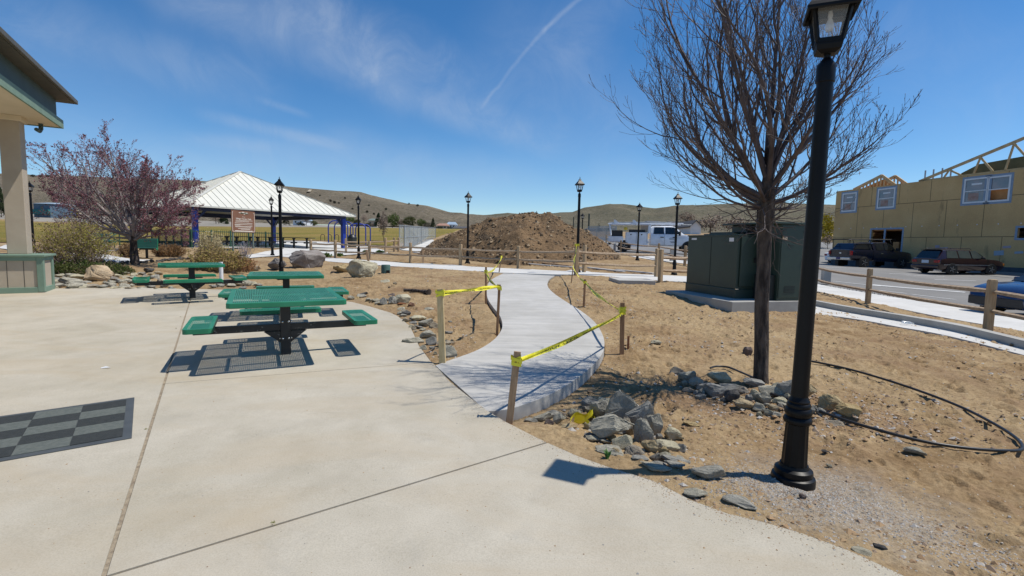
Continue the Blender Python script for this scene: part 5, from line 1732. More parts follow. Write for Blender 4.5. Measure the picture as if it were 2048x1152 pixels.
# ================================================================== bare tree in the foreground
def branch(mb, p, d, L, r, level, rnd, buds, maxl, up=.35, kids=None, sides=(8, 5, 4, 3), wob=.16, rend=.25, curve_first=0.0, tips=None):
    n = max(4, int(L / (.10 if level < 2 else .07))); n = min(n, 16)
    pts = [p.copy()]; rad = [r]; d = d.copy(); st = L / n; ds = []
    for i in range(n):
        d = d + Vector((rnd.gauss(0, wob), rnd.gauss(0, wob), rnd.gauss(0, wob))) * (.55 if level else .35) + Vector((0, 0, up * (.25 if level else .12)))
        d.normalize(); p = p + d * st; pts.append(p.copy()); ds.append(d.copy()); rad.append(max(r * (1 - (1 - rend) * (i + 1) / n), .0016))
    mb.tube(pts, rad, sides[min(level, 3)], 0, False)
    if tips is not None and level >= maxl - 1: tips.append((pts[-1], d))
    if level >= maxl: 
        if buds is not None: buds.extend((q, dd) for q, dd in zip(pts[1:], ds))
        return
    k = kids[level]
    for j in range(k):
        t = .16 + .80 * (j + rnd.random()) / k
        i = min(n - 1, int(t * n)); q = pts[i].lerp(pts[i + 1], t * n - i); dd = ds[i]
        sd = dd.orthogonal().normalized(); sd = Matrix.Rotation(rnd.uniform(0, 2 * PI), 3, dd) @ sd
        ang = R(rnd.uniform(20, 44))
        nd = (dd * math.cos(ang) + sd * math.sin(ang)).normalized()
        nl = L * rnd.uniform(.34, .62) * (1.12 - .5 * t)
        branch(mb, q, nd, nl, max(rad[i] * rnd.uniform(.42, .62), .0022), level + 1, rnd, buds, maxl, up, kids, sides, wob, rend, tips=tips)


rnd = random.Random(21)
tb = G(1520, 780); tb.z = DZ(tb.x, tb.y)
tree = thing('bare_tree', 'leafless young tree with upswept twigs and dark bark behind the nearest lamp', 'tree', tb)
tm = MB()
H0 = 2.0
P = [Vector((0, 0, -.25)), Vector((0, 0, 0)), Vector((-.005, 0, .15)), Vector((-.02, 0, .5)), Vector((-.045, 0, .9)), Vector((-.05, .0, 1.3)), Vector((-.06, .01, 1.7)), Vector((-.065, 0, 2.0)), Vector((-.06, 0, 2.25)), Vector((-.07, .01, 2.6))]
tm.tube(smooth_curve(P, 6), [.115, .105, .100, .096, .092, .088, .086, .083, .081, .079, .078, .077, .077, .076, .076, .075, .075, .0745, .074, .074, .074, .0735, .073, .0725, .072, .072, .0715, .071, .071, .0705, .070, .071, .072, .073, .074, .076, .078, .082, .085, .088, .090, .090, .088, .086, .082, .078, .074, .068, .060, .055, .050, .045, .042, .04, .035][:len(smooth_curve(P, 6))], 16)
trunk = tm.build('trunk', M_BARK, tree, smooth=True)
cb = MB(); tips = []
# main limbs: (height, azimuth deg, angle from vertical deg, length, radius)
LIMBS = [(2.05, 178, 62, 1.75, .040), (2.1, 150, 40, 2.3, .042), (2.25, 200, 24, 2.6, .044), (2.3, 80, 14, 2.7, .042), (2.35, 20, 20, 2.6, .042), (2.15, -12, 38, 2.35, .040), (2.05, 5, 58, 1.9, .036), (2.2, 250, 36, 2.2, .036), (2.15, 300, 45, 2.0, .034), (2.1, 100, 46, 2.0, .034), (2.1, 170, 30, 2.7, .04), (2.1, 30, 32, 2.5, .036), (2.0, 225, 74, 1.7, .028), (1.98, 330, 74, 1.7, .028), (2.02, 172, 76, 2.0, .03), (1.95, 190, 84, 1.8, .024), (2.0, 8, 78, 1.7, .026), (1.93, 160, 88, 1.5, .02), (1.92, 20, 86, 1.3, .02), (2.35, 0, 24, 2.5, .030), (2.25, 160, 18, 2.6, .036), (2.25, -30, 26, 2.5, .034), (2.3, 270, 20, 2.4, .030), (1.97, 130, 70, 1.4, .024), (1.99, 40, 68, 1.4, .024)]
for h, az, an, L, r in LIMBS:
    a = R(az + rnd.uniform(-8, 8)); t = R(an)
    d = Vector((math.cos(a) * math.sin(t), math.sin(a) * math.sin(t), math.cos(t)))
    L *= 1.0 if an > 55 else 1.0
    r *= .78
    if math.cos(R(az)) > .3: L *= .70
    branch(cb, Vector((-.065, 0, h)) + Vector((d.x, d.y, 0)) * .03, d, L, r, 0, rnd, None, 3, .46 if an < 60 else .58, (11, 6, 3), (8, 5, 4, 3), .19, .18, tips=tips)
# short knobby shoots at the pruned collar
for k in range(34):
    a = rnd.uniform(0, 2 * PI); d = Vector((math.cos(a), math.sin(a), rnd.uniform(-.3, .5))).normalized()
    branch(cb, Vector((-.06, 0, rnd.uniform(1.66, 2.05))) + d * .05, d, rnd.uniform(.25, .8), .008, 2, rnd, None, 3, .1, (0, 0, 3), (5, 5, 4, 3), .4, .3)
crown = cb.build('crown', M_TWIG, tree, smooth=True, fix=False)
bd_ = MB()
for q, d in rnd.sample(tips, min(3200, len(tips))):
    s = rnd.uniform(.004, .008); sd = d.orthogonal().normalized() * s * .6; s2 = d.cross(sd).normalized() * s * .6
    bd_.add([q - sd, q + s2, q + sd, q - s2, q + d * s * 2.2], [(0, 1, 4), (1, 2, 4), (2, 3, 4), (3, 0, 4)])
bd_.build('buds', mk('bud_red', (.11, .045, .045), (.17, .08, .075), .7, 9), crown, fix=False)
lf = MB()
for q, d in rnd.sample(tips, min(26, len(tips))):
    s = rnd.uniform(.018, .032); sd = d.orthogonal().normalized() * s * .45; dn = (Vector((rnd.uniform(-.4, .4), rnd.uniform(-.4, .4), -1))).normalized()
    lf.add([q, q + dn * s + sd, q + dn * 2 * s, q + dn * s - sd], [(0, 1, 2, 3)])
lf.build('dry_leaves', mk('dry_leaf', (.16, .05, .03), (.22, .08, .045), .8, 9), crown, fix=False)

# ================================================================== redbud tree at the left
rnd = random.Random(8)
rb = G(270, 529)
rt = thing('redbud_tree', 'wide spreading tree with purple-red buds and pale grey limbs beside the garden path', 'tree', rb)
tm = MB()
P = smooth_curve([Vector((0, 0, -.3)), Vector((0, 0, .1)), Vector((-.02, 0, .5)), Vector((.0, 0, .95)), Vector((.02, 0, 1.3))], 5)
tm.tube(P, [.17 - .005 * i for i in range(len(P))], 12)
tm.build('trunk', M_BARK, rt, smooth=True)
cb = MB(); buds = []
LR = [(.8, 165, 60, 3.3, .085), (.85, 190, 42, 3.3, .08), (1.0, 140, 35, 3.2, .07), (1.1, 100, 20, 3.3, .07), (1.0, 30, 30, 3.1, .075), (.95, 5, 48, 2.9, .07), (.85, -20, 62, 2.6, .055), (1.0, 250, 40, 2.7, .06), (.95, 300, 48, 2.6, .06), (1.1, 60, 46, 2.8, .055), (.9, 170, 70, 2.8, .05), (1.15, 210, 18, 3.2, .055), (.9, 0, 76, 2.3, .04), (.9, 178, 80, 2.6, .04), (1.0, 240, 72, 2.3, .035), (.95, -30, 78, 2.0, .035), (1.1, 330, 25, 3.0, .05), (.9, 215, 62, 2.6, .04), (.95, 130, 62, 2.6, .04)]
for h, az, an, L, r in LR:
    L *= .90 if math.cos(R(az)) > 0 else 1.04
    if an < 40: L *= .9
    a = R(az + rnd.uniform(-8, 8)); t = R(an)
    d = Vector((math.cos(a) * math.sin(t), math.sin(a) * math.sin(t), math.cos(t)))
    branch(cb, Vector((0, 0, h)), d, L, r, 0, rnd, buds, 3, .14, (11, 7, 4), (7, 4, 3, 3), .2, .2)
limbs = cb.build('crown', M_TWIGP, rt, smooth=True, fix=False)
bm_ = MB()
for q, d in buds:
    for k in range(3):
        if rnd.random() < .27: continue
        s = rnd.uniform(.010, .020); c = q + Vector((rnd.gauss(0, .014), rnd.gauss(0, .014), rnd.gauss(0, .014)))
        a = Vector((rnd.uniform(-1, 1), rnd.uniform(-1, 1), rnd.uniform(-1, 1))).normalized(); b = a.orthogonal().normalized(); e = a.cross(b)
        bm_.add([c + b * s, c + e * s, c - b * s * 1.2, c - e * s], [(0, 1, 2, 3)])
bm_.build('buds', M_BUD, limbs, fix=False)
# ================================================================== soil mound
SKM = [(838, 507), (844, 502), (862, 491), (885, 477), (905, 467), (924, 458), (951, 447), (977, 438), (1000, 434), (1017, 432.5), (1051, 429), (1083, 430), (1112, 432), (1133, 447), (1164, 461), (1193, 478), (1222, 499), (1240, 514), (1248, 519)]
nxm, nym = 220, 150
D0, D1 = 24.6, 41.0
xs = np.linspace(836, 1248, nxm); sky_ = interp_px(xs, SKM)
V = np.zeros((nym, nxm, 3))
for j in range(nym):
    s = j / (nym - 1)
    for i, px in enumerate(xs):
        d = D0 + (D1 - D0) * s + .02 * abs(px - 1040) * (1 - s)
        r = ray(px, 500); p = CAM + r * d
        g = T(p[0], p[1]) if (i % 4 == 0 and j % 4 == 0) else None
        V[j, i, 0] = p[0]; V[j, i, 1] = p[1]
g = Tv(V[..., 0].ravel(), V[..., 1].ravel()).reshape(nym, nxm)
for j in range(nym):
    s = j / (nym - 1)
    sc = .47; b = math.sin(PI * min(1, s / sc * .5)) ** 1.0 if s < sc else math.cos((s - sc) / (1 - sc) * PI / 2) ** .9
    for i, px in enumerate(xs):
        dref = D0 + (D1 - D0) * sc
        top = at(px, sky_[i], dref).z
        V[j, i, 2] = g[j, i] - .10 + max(0, top - g[j, i] + .10) * max(0, b)
x, y = V[..., 0], V[..., 1]
hh = np.clip((V[..., 2] - g) / .6, 0, 1)
V[..., 2] += hh * (.26 * fbm(x * .55, y * .55, 3, 61) + .22 * fbm(x * 1.3, y * 1.3, 2, 63) + .17 * fbm(x * 2.6, y * 2.6, 3, 67) + .07 * np.abs(vn(x * 6, y * 6, 71)))
mb = MB(); o_ = Vector((V[nym // 2, nxm // 2, 0], V[nym // 2, nxm // 2, 1], .4))
mb.v = [tuple(Vector(p) - o_) for p in V.reshape(-1, 3)]
mb.f = [(j * nxm + i, j * nxm + i + 1, (j + 1) * nxm + i + 1, (j + 1) * nxm + i) for j in range(nym - 1) for i in range(nxm - 1)]; mb.m = [0] * len(mb.f)


def mound_material():
    m, nt, p = nmat('mound_soil')
    v = coords(nt)
    c = ramp(nt, noise(nt, v, .55, 5, .65, .6), [(.30, (.105, .088, .068)), (.42, (.155, .108, .066)), (.56, (.215, .142, .080)), (.72, (.285, .19, .108))])
    c = mix(nt, .8, c, ramp(nt, noise(nt, v, 7, 6, .7), [(.3, (.6, .58, .55)), (.7, (1.3, 1.3, 1.3))]), 'MULTIPLY')
    nt.links.new(c, p.inputs['Base Color']); p.inputs['Roughness'].default_value = 1; p.inputs['Specular IOR Level'].default_value = .1
    nt.links.new(bump(nt, noise(nt, v, 4.5, 8, .75), 1, .18), p.inputs['Normal'])
    return m


M_MOUND = mound_material()
mound = mb.build('soil_mound', M_MOUND, smooth=True, fix=False); mound.location = o_
tag(mound, 'huge heap of brown excavated soil behind the split-rail fence', 'soil heap')
rr = random.Random(31); pts = []
for k in range(2300):
    j = int(rr.random() ** 1.3 * nym * .5); i = rr.randrange(nxm)
    if hh[j, i] < .05: continue
    pts.append((V[j, i, 0] + rr.uniform(-.1, .1), V[j, i, 1] + rr.uniform(-.1, .1), V[j, i, 2] + .0))
itm = iter(pts)
M_CL1 = mk('mound_clod_dark', (.11, .075, .045), (.16, .11, .065), 1, 5); M_CL2 = mk('mound_clod_pale', (.27, .19, .11), (.36, .27, .17), 1, 5)
scatter('mound_clods', len(pts), lambda r: next(itm), lambda r: abs(r.gauss(0, .05)) + .022, [M_CL1, M_CL1, M_CL2], 'clods and stones lying on the soil heap', 'soil clods', 3, .8)

# ================================================================== plants
def leaf_mat(name, c1, c2, sc=3): return mk(name, c1, c2, .85, sc, spec=.2)


M_STEM = mk('dry_stem', (.19, .125, .085), (.30, .215, .155), .9, 6)
M_STEMG = mk('grey_stem', (.22, .19, .20), (.33, .29, .30), .9, 6)
L_YG = leaf_mat('yellow_green_leaf', (.185, .175, .035), (.29, .25, .055)); L_DG = leaf_mat('juniper_leaf', (.035, .065, .014), (.09, .105, .025), 5); L_BR = leaf_mat('brown_leaf', (.15, .085, .035), (.24, .15, .06)); L_GO = leaf_mat('golden_leaf', (.23, .155, .055), (.33, .24, .10)); L_PALE = leaf_mat('pale_grass', (.36, .30, .17), (.48, .41, .25)); L_PINK = leaf_mat('pale_bud', (.30, .24, .20), (.42, .36, .31))
L_OR = leaf_mat('orange_leaf', (.24, .115, .045), (.32, .17, .07))


def shrub(name, label, p, w, dep, h, n, stem_m, sets, seed, spread=1.0, cat='shrub', rad=.006, up=1.0, leaf=(.02, .05), base_w=.35, kinks=.12, group=None):
    """many thin stems fanning up from a clump, with small leaves along them; sets = [(material, count per stem, from, to)]"""
    rnd = random.Random(seed)
    t = thing(name, label, cat, p, 0, group)
    st = MB(); lv = [MB() for _ in sets]
    for k in range(n):
        a = rnd.uniform(0, 2 * PI); rr_ = math.sqrt(rnd.random())
        b = Vector((math.cos(a) * rr_ * w * .5 * base_w, math.sin(a) * rr_ * dep * .5 * base_w, -.04))
        a2 = a + rnd.gauss(0, .5); r2 = rr_ * rnd.uniform(.6, 1.05) * spread
        hz = h * rnd.uniform(.5, 1.05) * (1 - .45 * r2 ** 2) * up
        tip = Vector((math.cos(a2) * r2 * w * .5, math.sin(a2) * r2 * dep * .5, hz))
        m = b.lerp(tip, .5) + Vector((rnd.gauss(0, 1) * w * kinks * .4, rnd.gauss(0, 1) * dep * kinks * .4, hz * .12))
        P = [b, b.lerp(m, .5) + Vector((0, 0, hz * .03)), m, m.lerp(tip, .55), tip]
        st.tube(P, [rad, rad * .9, rad * .75, rad * .5, rad * .3], 3, 0, False)
        subs = []
        for q in range(3):
            i = rnd.randrange(1, 4); o0 = P[i].lerp(P[i + 1], rnd.random()); dd = (P[i + 1] - P[i]).normalized(); dd = (dd + Vector((rnd.gauss(0, .5), rnd.gauss(0, .5), rnd.gauss(.1, .3)))).normalized() * h * rnd.uniform(.12, .3)
            st.tube([o0, o0 + dd * .5 + Vector((0, 0, .01)), o0 + dd], [rad * .5, rad * .4, rad * .2], 3, 0, False); subs.append((o0, o0 + dd))
        for si, (mat_, cnt, f0, f1) in enumerate(sets):
            for q in range(cnt):
                if rnd.random() < .6:
                    u = rnd.uniform(f0, f1) * 4; i = min(3, int(u)); c = P[i].lerp(P[i + 1], u - i)
                else:
                    s0, s1 = rnd.choice(subs); c = s0.lerp(s1, rnd.random())
                    if not (f0 * hz - .1 < c.z < f1 * hz * 1.3 + .1): continue
                c = c + Vector((rnd.gauss(0, 1), rnd.gauss(0, 1), rnd.gauss(0, 1))) * .03 * h
                s = rnd.uniform(*leaf); ax = Vector((rnd.gauss(0, 1), rnd.gauss(0, 1), rnd.gauss(.4, 1))).normalized(); sd = ax.orthogonal().normalized()
                lv[si].add([c - sd * s * .35, c + ax * s * .5 - sd * s * .0 + sd * s * .4, c + ax * s * 1.2, c + ax * s * .5 - sd * s * .4], [(0, 1, 2, 3)])
    st.build('stems', stem_m, t, fix=False)
    nm = ['leaves', 'buds', 'dry_leaves']
    for si, (mat_, cnt, f0, f1) in enumerate(sets):
        if lv[si].v: lv[si].build(nm[si], mat_, t, fix=False)
    return t


shrub('shrub', 'large airy yellow-green shrub beside the tan pillar', G(152, 541), 2.7, 2.0, 1.55, 330, M_STEM, [(L_YG, 26, .45, 1.0), (L_PINK, 9, .2, .65)], 3, leaf=(.018, .042), base_w=.45)
shrub('juniper', 'low spreading dark green juniper behind the rock bed', G(172, 549), 2.5, 1.2, .40, 300, M_STEM, [(L_DG, 42, .05, 1.0)], 4, leaf=(.02, .045), base_w=.9, cat='shrub')
shrub('juniper', 'small tuft of dark green juniper at the right of the rock bed', G(232, 548), 1.0, .8, .28, 110, M_STEM, [(L_DG, 36, .05, 1.0)], 14, leaf=(.02, .04), base_w=.9, cat='shrub')
shrub('shrub', 'brown leafy shrub just left of the green pedestal bench', G(256, 515), .95, .8, .62, 120, M_STEM, [(L_BR, 26, .2, 1)], 5, leaf=(.02, .05), base_w=.5)
shrub('shrub', 'brown leafy shrub spreading right of the green pedestal bench', G(337, 514), 1.9, 1.0, .62, 230, M_STEM, [(L_BR, 24, .1, 1), (L_OR, 8, .2, .9)], 6, leaf=(.02, .05), base_w=.6)
shrub('shrub', 'wide golden brown shrub behind the farthest picnic table', G(432, 543), 2.3, 1.5, .82, 300, M_STEM, [(L_GO, 26, .1, 1.0), (L_YG, 8, .2, .9)], 7, leaf=(.022, .055), base_w=.6)
shrub('shrub', 'low orange-brown shrub at the right end of the golden shrub', G(478, 542), 1.35, 1.0, .55, 170, M_STEM, [(L_OR, 26, .05, 1.0)], 17, leaf=(.022, .05), base_w=.7)
shrub('ornamental_grass', 'pale straw-coloured feathery plant standing above the golden shrub', G(420, 524), 1.4, 1.0, 1.3, 190, L_PALE, [(L_PALE, 9, .5, 1.0)], 8, leaf=(.03, .07), base_w=.3, cat='grass clump')
shrub('shrub', 'leafless greyish purple twig shrub in front of the brown sign', G(491, 519), 1.0, .7, .95, 26, M_STEMG, [(L_PINK, 1, .6, 1)], 9, rad=.012, kinks=.2, base_w=.25)
for px, py, w, h, lb in [(651, 514, .75, .22, 'green weeds growing at the foot of the fence behind the largest boulder'), (679, 512, .4, .14, 'small weed tuft just right of the second fence post'), (733, 507, .7, .2, 'green weeds beside the lamp at the pavilion post'), (760, 506, .6, .18, 'low green weeds between the fence rows left of the chain-link fence')]:
    shrub('weed', lb, G(px, py), w, .5, h, 60, M_STEM, [(L_DG, 14, .1, 1), (M_WEED, 10, .1, 1)], int(px), leaf=(.03, .07), base_w=.8, cat='weed')

# ================================================================== far trees and bushes
def crown_mesh(name, seed, kind):
    rnd = random.Random(seed); mb = MB()
    cl = []
    if kind == 'conifer':
        for k in range(90):
            z = rnd.random() ** .8; a = rnd.uniform(0, 6.28); r = .34 * (1 - z) * rnd.uniform(.5, 1) + .02; cl.append((Vector((math.cos(a) * r, math.sin(a) * r, .06 + .94 * z)), .10 * (1.15 - z)))
    elif kind == 'round':
        for k in range(75):
            v = Vector((rnd.gauss(0, 1), rnd.gauss(0, 1), rnd.gauss(0, 1))).normalized() * rnd.uniform(.55, 1); cl.append((Vector((v.x * .38, v.y * .38, .52 + v.z * .42)), .12))
    else:
        for k in range(70):
            v = Vector((rnd.gauss(0, 1), rnd.gauss(0, 1), rnd.gauss(0, 1))).normalized() * rnd.uniform(.3, 1); cl.append((Vector((v.x * .36, v.y * .36, .62 + v.z * .36)), .13))
    for c, r in cl:
        for k in range(26 if kind != 'bare' else 12):
            q = c + Vector((rnd.gauss(0, 1), rnd.gauss(0, 1), rnd.gauss(0, 1))) * r * .5
            if q.z < .01: continue
            s = rnd.uniform(.014, .03); ax = Vector((rnd.gauss(0, 1), rnd.gauss(0, 1), rnd.gauss(0, 1))).normalized(); sd = ax.orthogonal().normalized()
            mb.add([q - sd * s, q + ax * s, q + sd * s, q - ax * s], [(0, 1, 2, 3)])
    return mb


FT = {}
TRM = mk('far_trunk', (.10, .075, .055), (.15, .115, .085), .9, 3)
for key, kind, mat_ in [('c', 'conifer', leaf_mat('far_conifer', (.022, .034, .014), (.045, .062, .024))), ('r', 'round', leaf_mat('far_olive', (.05, .062, .018), (.095, .10, .03))), ('g', 'round', leaf_mat('far_green', (.055, .085, .02), (.10, .13, .035))), ('y', 'round', leaf_mat('far_yellow', (.30, .24, .02), (.42, .34, .04))), ('b', 'bare', leaf_mat('far_twigs', (.17, .125, .095), (.25, .19, .15))), ('d', 'round', leaf_mat('far_dark', (.018, .022, .012), (.035, .04, .02)))]:
    FT[key] = (crown_mesh('crown', ord(key), kind), mat_)
_fd = {}


def far_tree(px, pyb, pyt, wpx, key, label, d=None, group=None, name='tree', trunk=True, cat='tree', hillpt=False):
    if hillpt: p = on_hill(px, pyb)
    elif d: p = at(px, pyb, d)
    else: p = G(px, pyb)
    d = depth(p); s = d / FPX
    h = (pyb - pyt) * s; w = wpx * s
    if not (d and d < 1): p.z -= .12 * h if hillpt else .03 * h
    if key not in _fd:
        mb, m = FT[key]
        t = thing(name, label, cat, p)
        mb.build('crown', m, t, fix=False)
        if trunk:
            tm = MB(); tm.tube([(0, 0, -.1), (0, 0, .3), (.01, 0, .75)], [.022, .017, .006], 6); tm.build('trunk', TRM, t, smooth=True)
        _fd[key] = t
    else:
        t = dup(_fd[key], p); t['label'] = label; t['category'] = cat
    t.name = name
    t.scale = (w / .8, w / .8, h / .97); t.rotation_euler = (0, 0, px * .7)
    if group: t['group'] = group
    elif 'group' in t: del t['group']
    return t


GT = 'trees beyond the lawn'
for i, (px, b, t_, w, k, lb) in enumerate([
        (4, 441, 376, 26, 'c', 'tall dark conifer at the left frame edge behind the pillar'), (572, 451, 431, 20, 'c', 'dark conifer beyond the lawn just right of the tall lamp at the pavilion'), (552, 453, 429, 22, 'c', 'dark conifer beyond the lawn seen left of the tall lamp'), (448, 451, 426, 26, 'c', 'dark tree beyond the lawn seen left of the brown sign under the roof'), (432, 450, 424, 20, 'b', 'bare brown tree beyond the lawn under the pavilion roof'),
        (613, 449, 434, 20, 'b', 'bare brown bush beyond the lawn right of the white house'), (628, 452, 441, 15, 'r', 'round olive bush beyond the lawn left of the right blue post'), (598, 451, 444, 12, 'r', 'small olive bush in front of the white house'), (606, 452, 446, 11, 'd', 'small dark bush at the foot of the white house'), (700, 449, 431, 18, 'g', 'green tree beyond the lawn between blue post and lamp'), (728, 450, 428, 18, 'b', 'thin bare tree beyond the lawn right of the lamp at the blue post'),
        (714, 452, 438, 16, 'r', 'olive bush beyond the lawn behind the lamp at the blue post'), (757, 453, 426, 22, 'c', 'dark green conifer left of the bare sapling'), (785, 455, 426, 27, 'g', 'largest green tree in the row beyond the lawn'), (803, 456, 438, 18, 'b', 'bare brown bush right of the largest green tree'), (820, 453, 432, 28, 'r', 'wide olive tree above the chain-link fence'), (843, 454, 437, 18, 'g', 'small green tree behind the right part of the chain-link fence'), (854, 456, 444, 18, 'd', 'low dark bush at the right end of the tree row'), (866, 456, 436, 15, 'c', 'narrow dark conifer at the right end of the tree row'),
        (880, 460, 452, 13, 'd', 'dark bush in front of the tan houses'), (899, 463, 452, 16, 'd', 'dark bush beside the tan houses near the mound'), (128, 441, 430, 24, 'r', 'olive bush beyond the lawn right of the blue building'), (108, 443, 431, 16, 'd', 'dark bush beyond the lawn at the right of the blue building'), (150, 443, 428, 24, 'b', 'bare bush behind the left part of the redbud'), (737, 455, 445, 14, 'd', 'dark bush beyond the lawn left of the conifer'), (745, 455, 446, 14, 'b', 'brown bush beyond the lawn left of the conifer')]):
    far_tree(px, b, t_, w, k, lb, 175 if px > 20 else 150, GT)
# bare sapling on the lawn edge
sp_ = far_tree(767, 482, 422, 22, 'b', 'tall bare sapling with a thin pale trunk on the lawn', None)
for i, (px, py, s) in enumerate([(661, 402, 5), (669, 405.5, 5.5), (678, 406, 3.5), (738, 411, 4), (705, 418, 4), (734, 424, 5), (772, 418.5, 4.5), (818, 408, 4), (835, 411.5, 5), (720, 402, 3), (690, 396, 3), (640, 391, 3), (748, 428, 4)]):
    far_tree(px, py + 1.5, py - s * .8, s * 1.2, 'd', 'dark bush dotting the bare hillside', None, 'bushes dotting the hillside', 'bush', False, 'bush', True)
for k, (px, py) in enumerate([(20, 349), (45, 350), (66, 352), (82, 352), (96, 352.5)]):
    far_tree(px, py + 2, py - 4, 9, 'd', 'dark bush on the crest of the left hill', None, 'bushes on the left hill crest', 'bush', False, 'bush', True)
far_tree(1640, 492, 426, 62, 'y', 'bright yellow flowering bush behind the green cabinet', 62)
far_tree(1612, 490, 446, 40, 'b', 'bare brown bush beside the bright yellow bush', 60)
for px, b, t_, w, lb in [(1420, 472, 428, 60, 'wide bare brown tree right of the white gable house'), (1465, 475, 432, 50, 'bare brown tree behind the transformer box'), (1372, 455, 424, 40, 'bare brown tree behind the roof of the white house'), (1530, 478, 436, 50, 'bare brown tree behind the bare tree trunk'), (1655, 495, 470, 24, 'small pinkish bare bush at the end of the unfinished building')]:
    far_tree(px, b, t_, w, 'b', lb, 120 if px < 1600 else 52, 'bare trees at the foot of the right hill')
for px, b, t_, w, lb in [(1199, 462, 451, 7, 'small dark conifer left of the white truck'), (1218, 463, 449, 8, 'dark conifer just behind the rear of the white truck')]:
    far_tree(px, b, t_, w, 'c', lb, 130, 'conifers behind the white truck')

# ================================================================== far houses and poles
M_WALLW = mk('white_house_wall', (.60, .62, .64), (.68, .69, .70), .8, 1); M_RF_B = mk('blue_grey_roof', (.24, .32, .40), (.30, .38, .46), .7, 1); M_RF_D = mk('dark_roof', (.055, .055, .06), (.085, .085, .09), .85, 1.5); M_WALLT = mk('tan_house_wall', (.38, .30, .22), (.46, .37, .28), .85, 1); M_RF_G = mk('greenish_roof', (.13, .17, .15), (.17, .21, .19), .8, 1); M_WALLB = mk('blue_house_wall', (.07, .12, .17), (.10, .155, .21), .8, 1); M_TEALW = mk('teal_wall', (.02, .13, .13), (.03, .17, .165), .8, 1); M_PANE = mk('dark_pane', (.02, .025, .03), (.035, .04, .05), .15, 1); M_RF_R = mk('red_roof', (.30, .16, .11), (.36, .21, .15), .85, 1)


def house(label, px0, px1, pyb, pye, pyr, d, wall, roof, ridge='x', dep=9, win=2, base=None, cat='house'):
    a = at(px0, pyb, d); b = at(px1, pyb, d); w = b.x - a.x; h = (pyb - pye) * d / FPX; hr = (pye - pyr) * d / FPX
    t = thing('house', label, cat, Vector(((a.x + b.x) / 2, a.y + dep / 2, a.z)))
    mb = MB(); mb.box((0, 0, h / 2 - 1), (w, dep, h + 2)); wl = mb.build('wall', wall, t)
    if ridge == 'y':
        mb = MB(); mb.prism([(-w / 2, -dep / 2, h), (w / 2, -dep / 2, h), (0, -dep / 2, h + hr)], (0, dep, 0)); mb.build('gable', wall, t)
        mb = MB(); e = .35
        for s in (-1, 1): mb.prism([(0, -dep / 2 - e, h + hr + .12), (s * (w / 2 + e), -dep / 2 - e, h - .12), (s * (w / 2 + e), -dep / 2 - e, h - .32), (0, -dep / 2 - e, h + hr - .08)], (0, dep + 2 * e, 0))
        mb.build('roof', roof, t)
    else:
        mb = MB(); e = .4
        mb.add([(-w / 2 - e, -dep / 2 - e, h), (w / 2 + e, -dep / 2 - e, h), (w / 2 + e, dep / 2 + e, h), (-w / 2 - e, dep / 2 + e, h), (-w / 2 + w * .08, 0, h + hr), (w / 2 - w * .08, 0, h + hr)], [(0, 1, 5, 4), (1, 2, 5), (2, 3, 4, 5), (3, 0, 4), (3, 2, 1, 0)]); mb.build('roof', roof, t)
    for k in range(win):
        mb = MB(); xx = -w / 2 + w * (k + .5) / win; mb.box((xx, -dep / 2 - .02, h * .55), (min(1.2, w * .15), .06, min(1.2, h * .4))); mb.build('window', M_PANE, t)
    if base: mb = MB(); mb.box((0, -dep / 2 - .5, h * .22), (w * 1.02, .9, h * .45)); mb.build('lower_wall', base, t)
    return t


house('small white house with a pale blue roof beyond the lawn under the pavilion eave', 586, 607, 448, 440, 434, 190, M_WALLW, M_RF_B, 'x')
house('tan house with a reddish roof beyond the lawn left of the soil mound', 874, 893, 458, 451, 446, 210, M_WALLT, M_RF_R, 'x', win=3)
house('pale house with a blue-grey roof behind the tan house by the mound', 893, 910, 456, 449, 443, 225, M_WALLW, M_RF_B, 'x', win=3)
house('long low tan house right of the pale houses, close to the mound', 905, 938, 463, 456, 452, 215, M_WALLT, M_RF_D, 'x', win=4)
house('low house with a greenish roof among the trees beyond the lawn', 736, 754, 452, 441, 436, 200, M_WALLT, M_RF_G, 'x', win=2)
house('blue-grey building with a teal base beyond the lawn beside the pillar', 68, 101, 428, 407, 403, 165, M_WALLB, M_RF_B, 'x', 10, 1, M_TEALW)
house('dark roofed tan shed right of the blue building', 101, 118, 430, 412, 406, 170, M_WALLT, M_RF_D, 'x', 9, 1)
house('white gable-ended house with a dark roof behind the white truck', 1380, 1401, 472, 452, 441, 105, M_WALLW, M_RF_D, 'y', 12, 0)
house('long dark-roofed house left of the white gable house', 1345, 1380, 466, 452, 441, 115, M_WALLW, M_RF_D, 'x', 10, 2)
house('house with a dark grey roof seen above the body of the white truck', 1299, 1328, 460, 447, 440, 125, M_WALLT, M_RF_D, 'x', 9, 2)
house('low tan house at the foot of the hill left of the white truck', 1176, 1205, 466, 459, 455, 150, M_WALLT, M_RF_D, 'x', 8, 3)
M_POLE = mk('dark_pole', (.02, .035, .03), (.03, .05, .04), .7, 2)
for px, b, t_, w, lb in [(1177, 468, 428, 3.2, 'thick dark green pole on the horizon right of the lamp at the mound'), (1147, 450, 434, 2, 'thin dark pole on the horizon above the soil mound'), (1073, 431, 423.5, 1.5, 'short thin pole sticking out of the top of the soil mound'), (1197, 478, 447, 1.2, 'thin grey post left of the white truck')]:
    d = 100 if px > 1100 else 34
    p = at(px, b, d); s = d / FPX; mb = MB(); mb.lathe([(w * s / 2, -.5), (w * s / 2, (b - t_) * s), (w * s * .3, (b - t_) * s + .05)], 8); o = mb.build('pole', M_POLE); o.location = p; tag(o, lb, 'pole')

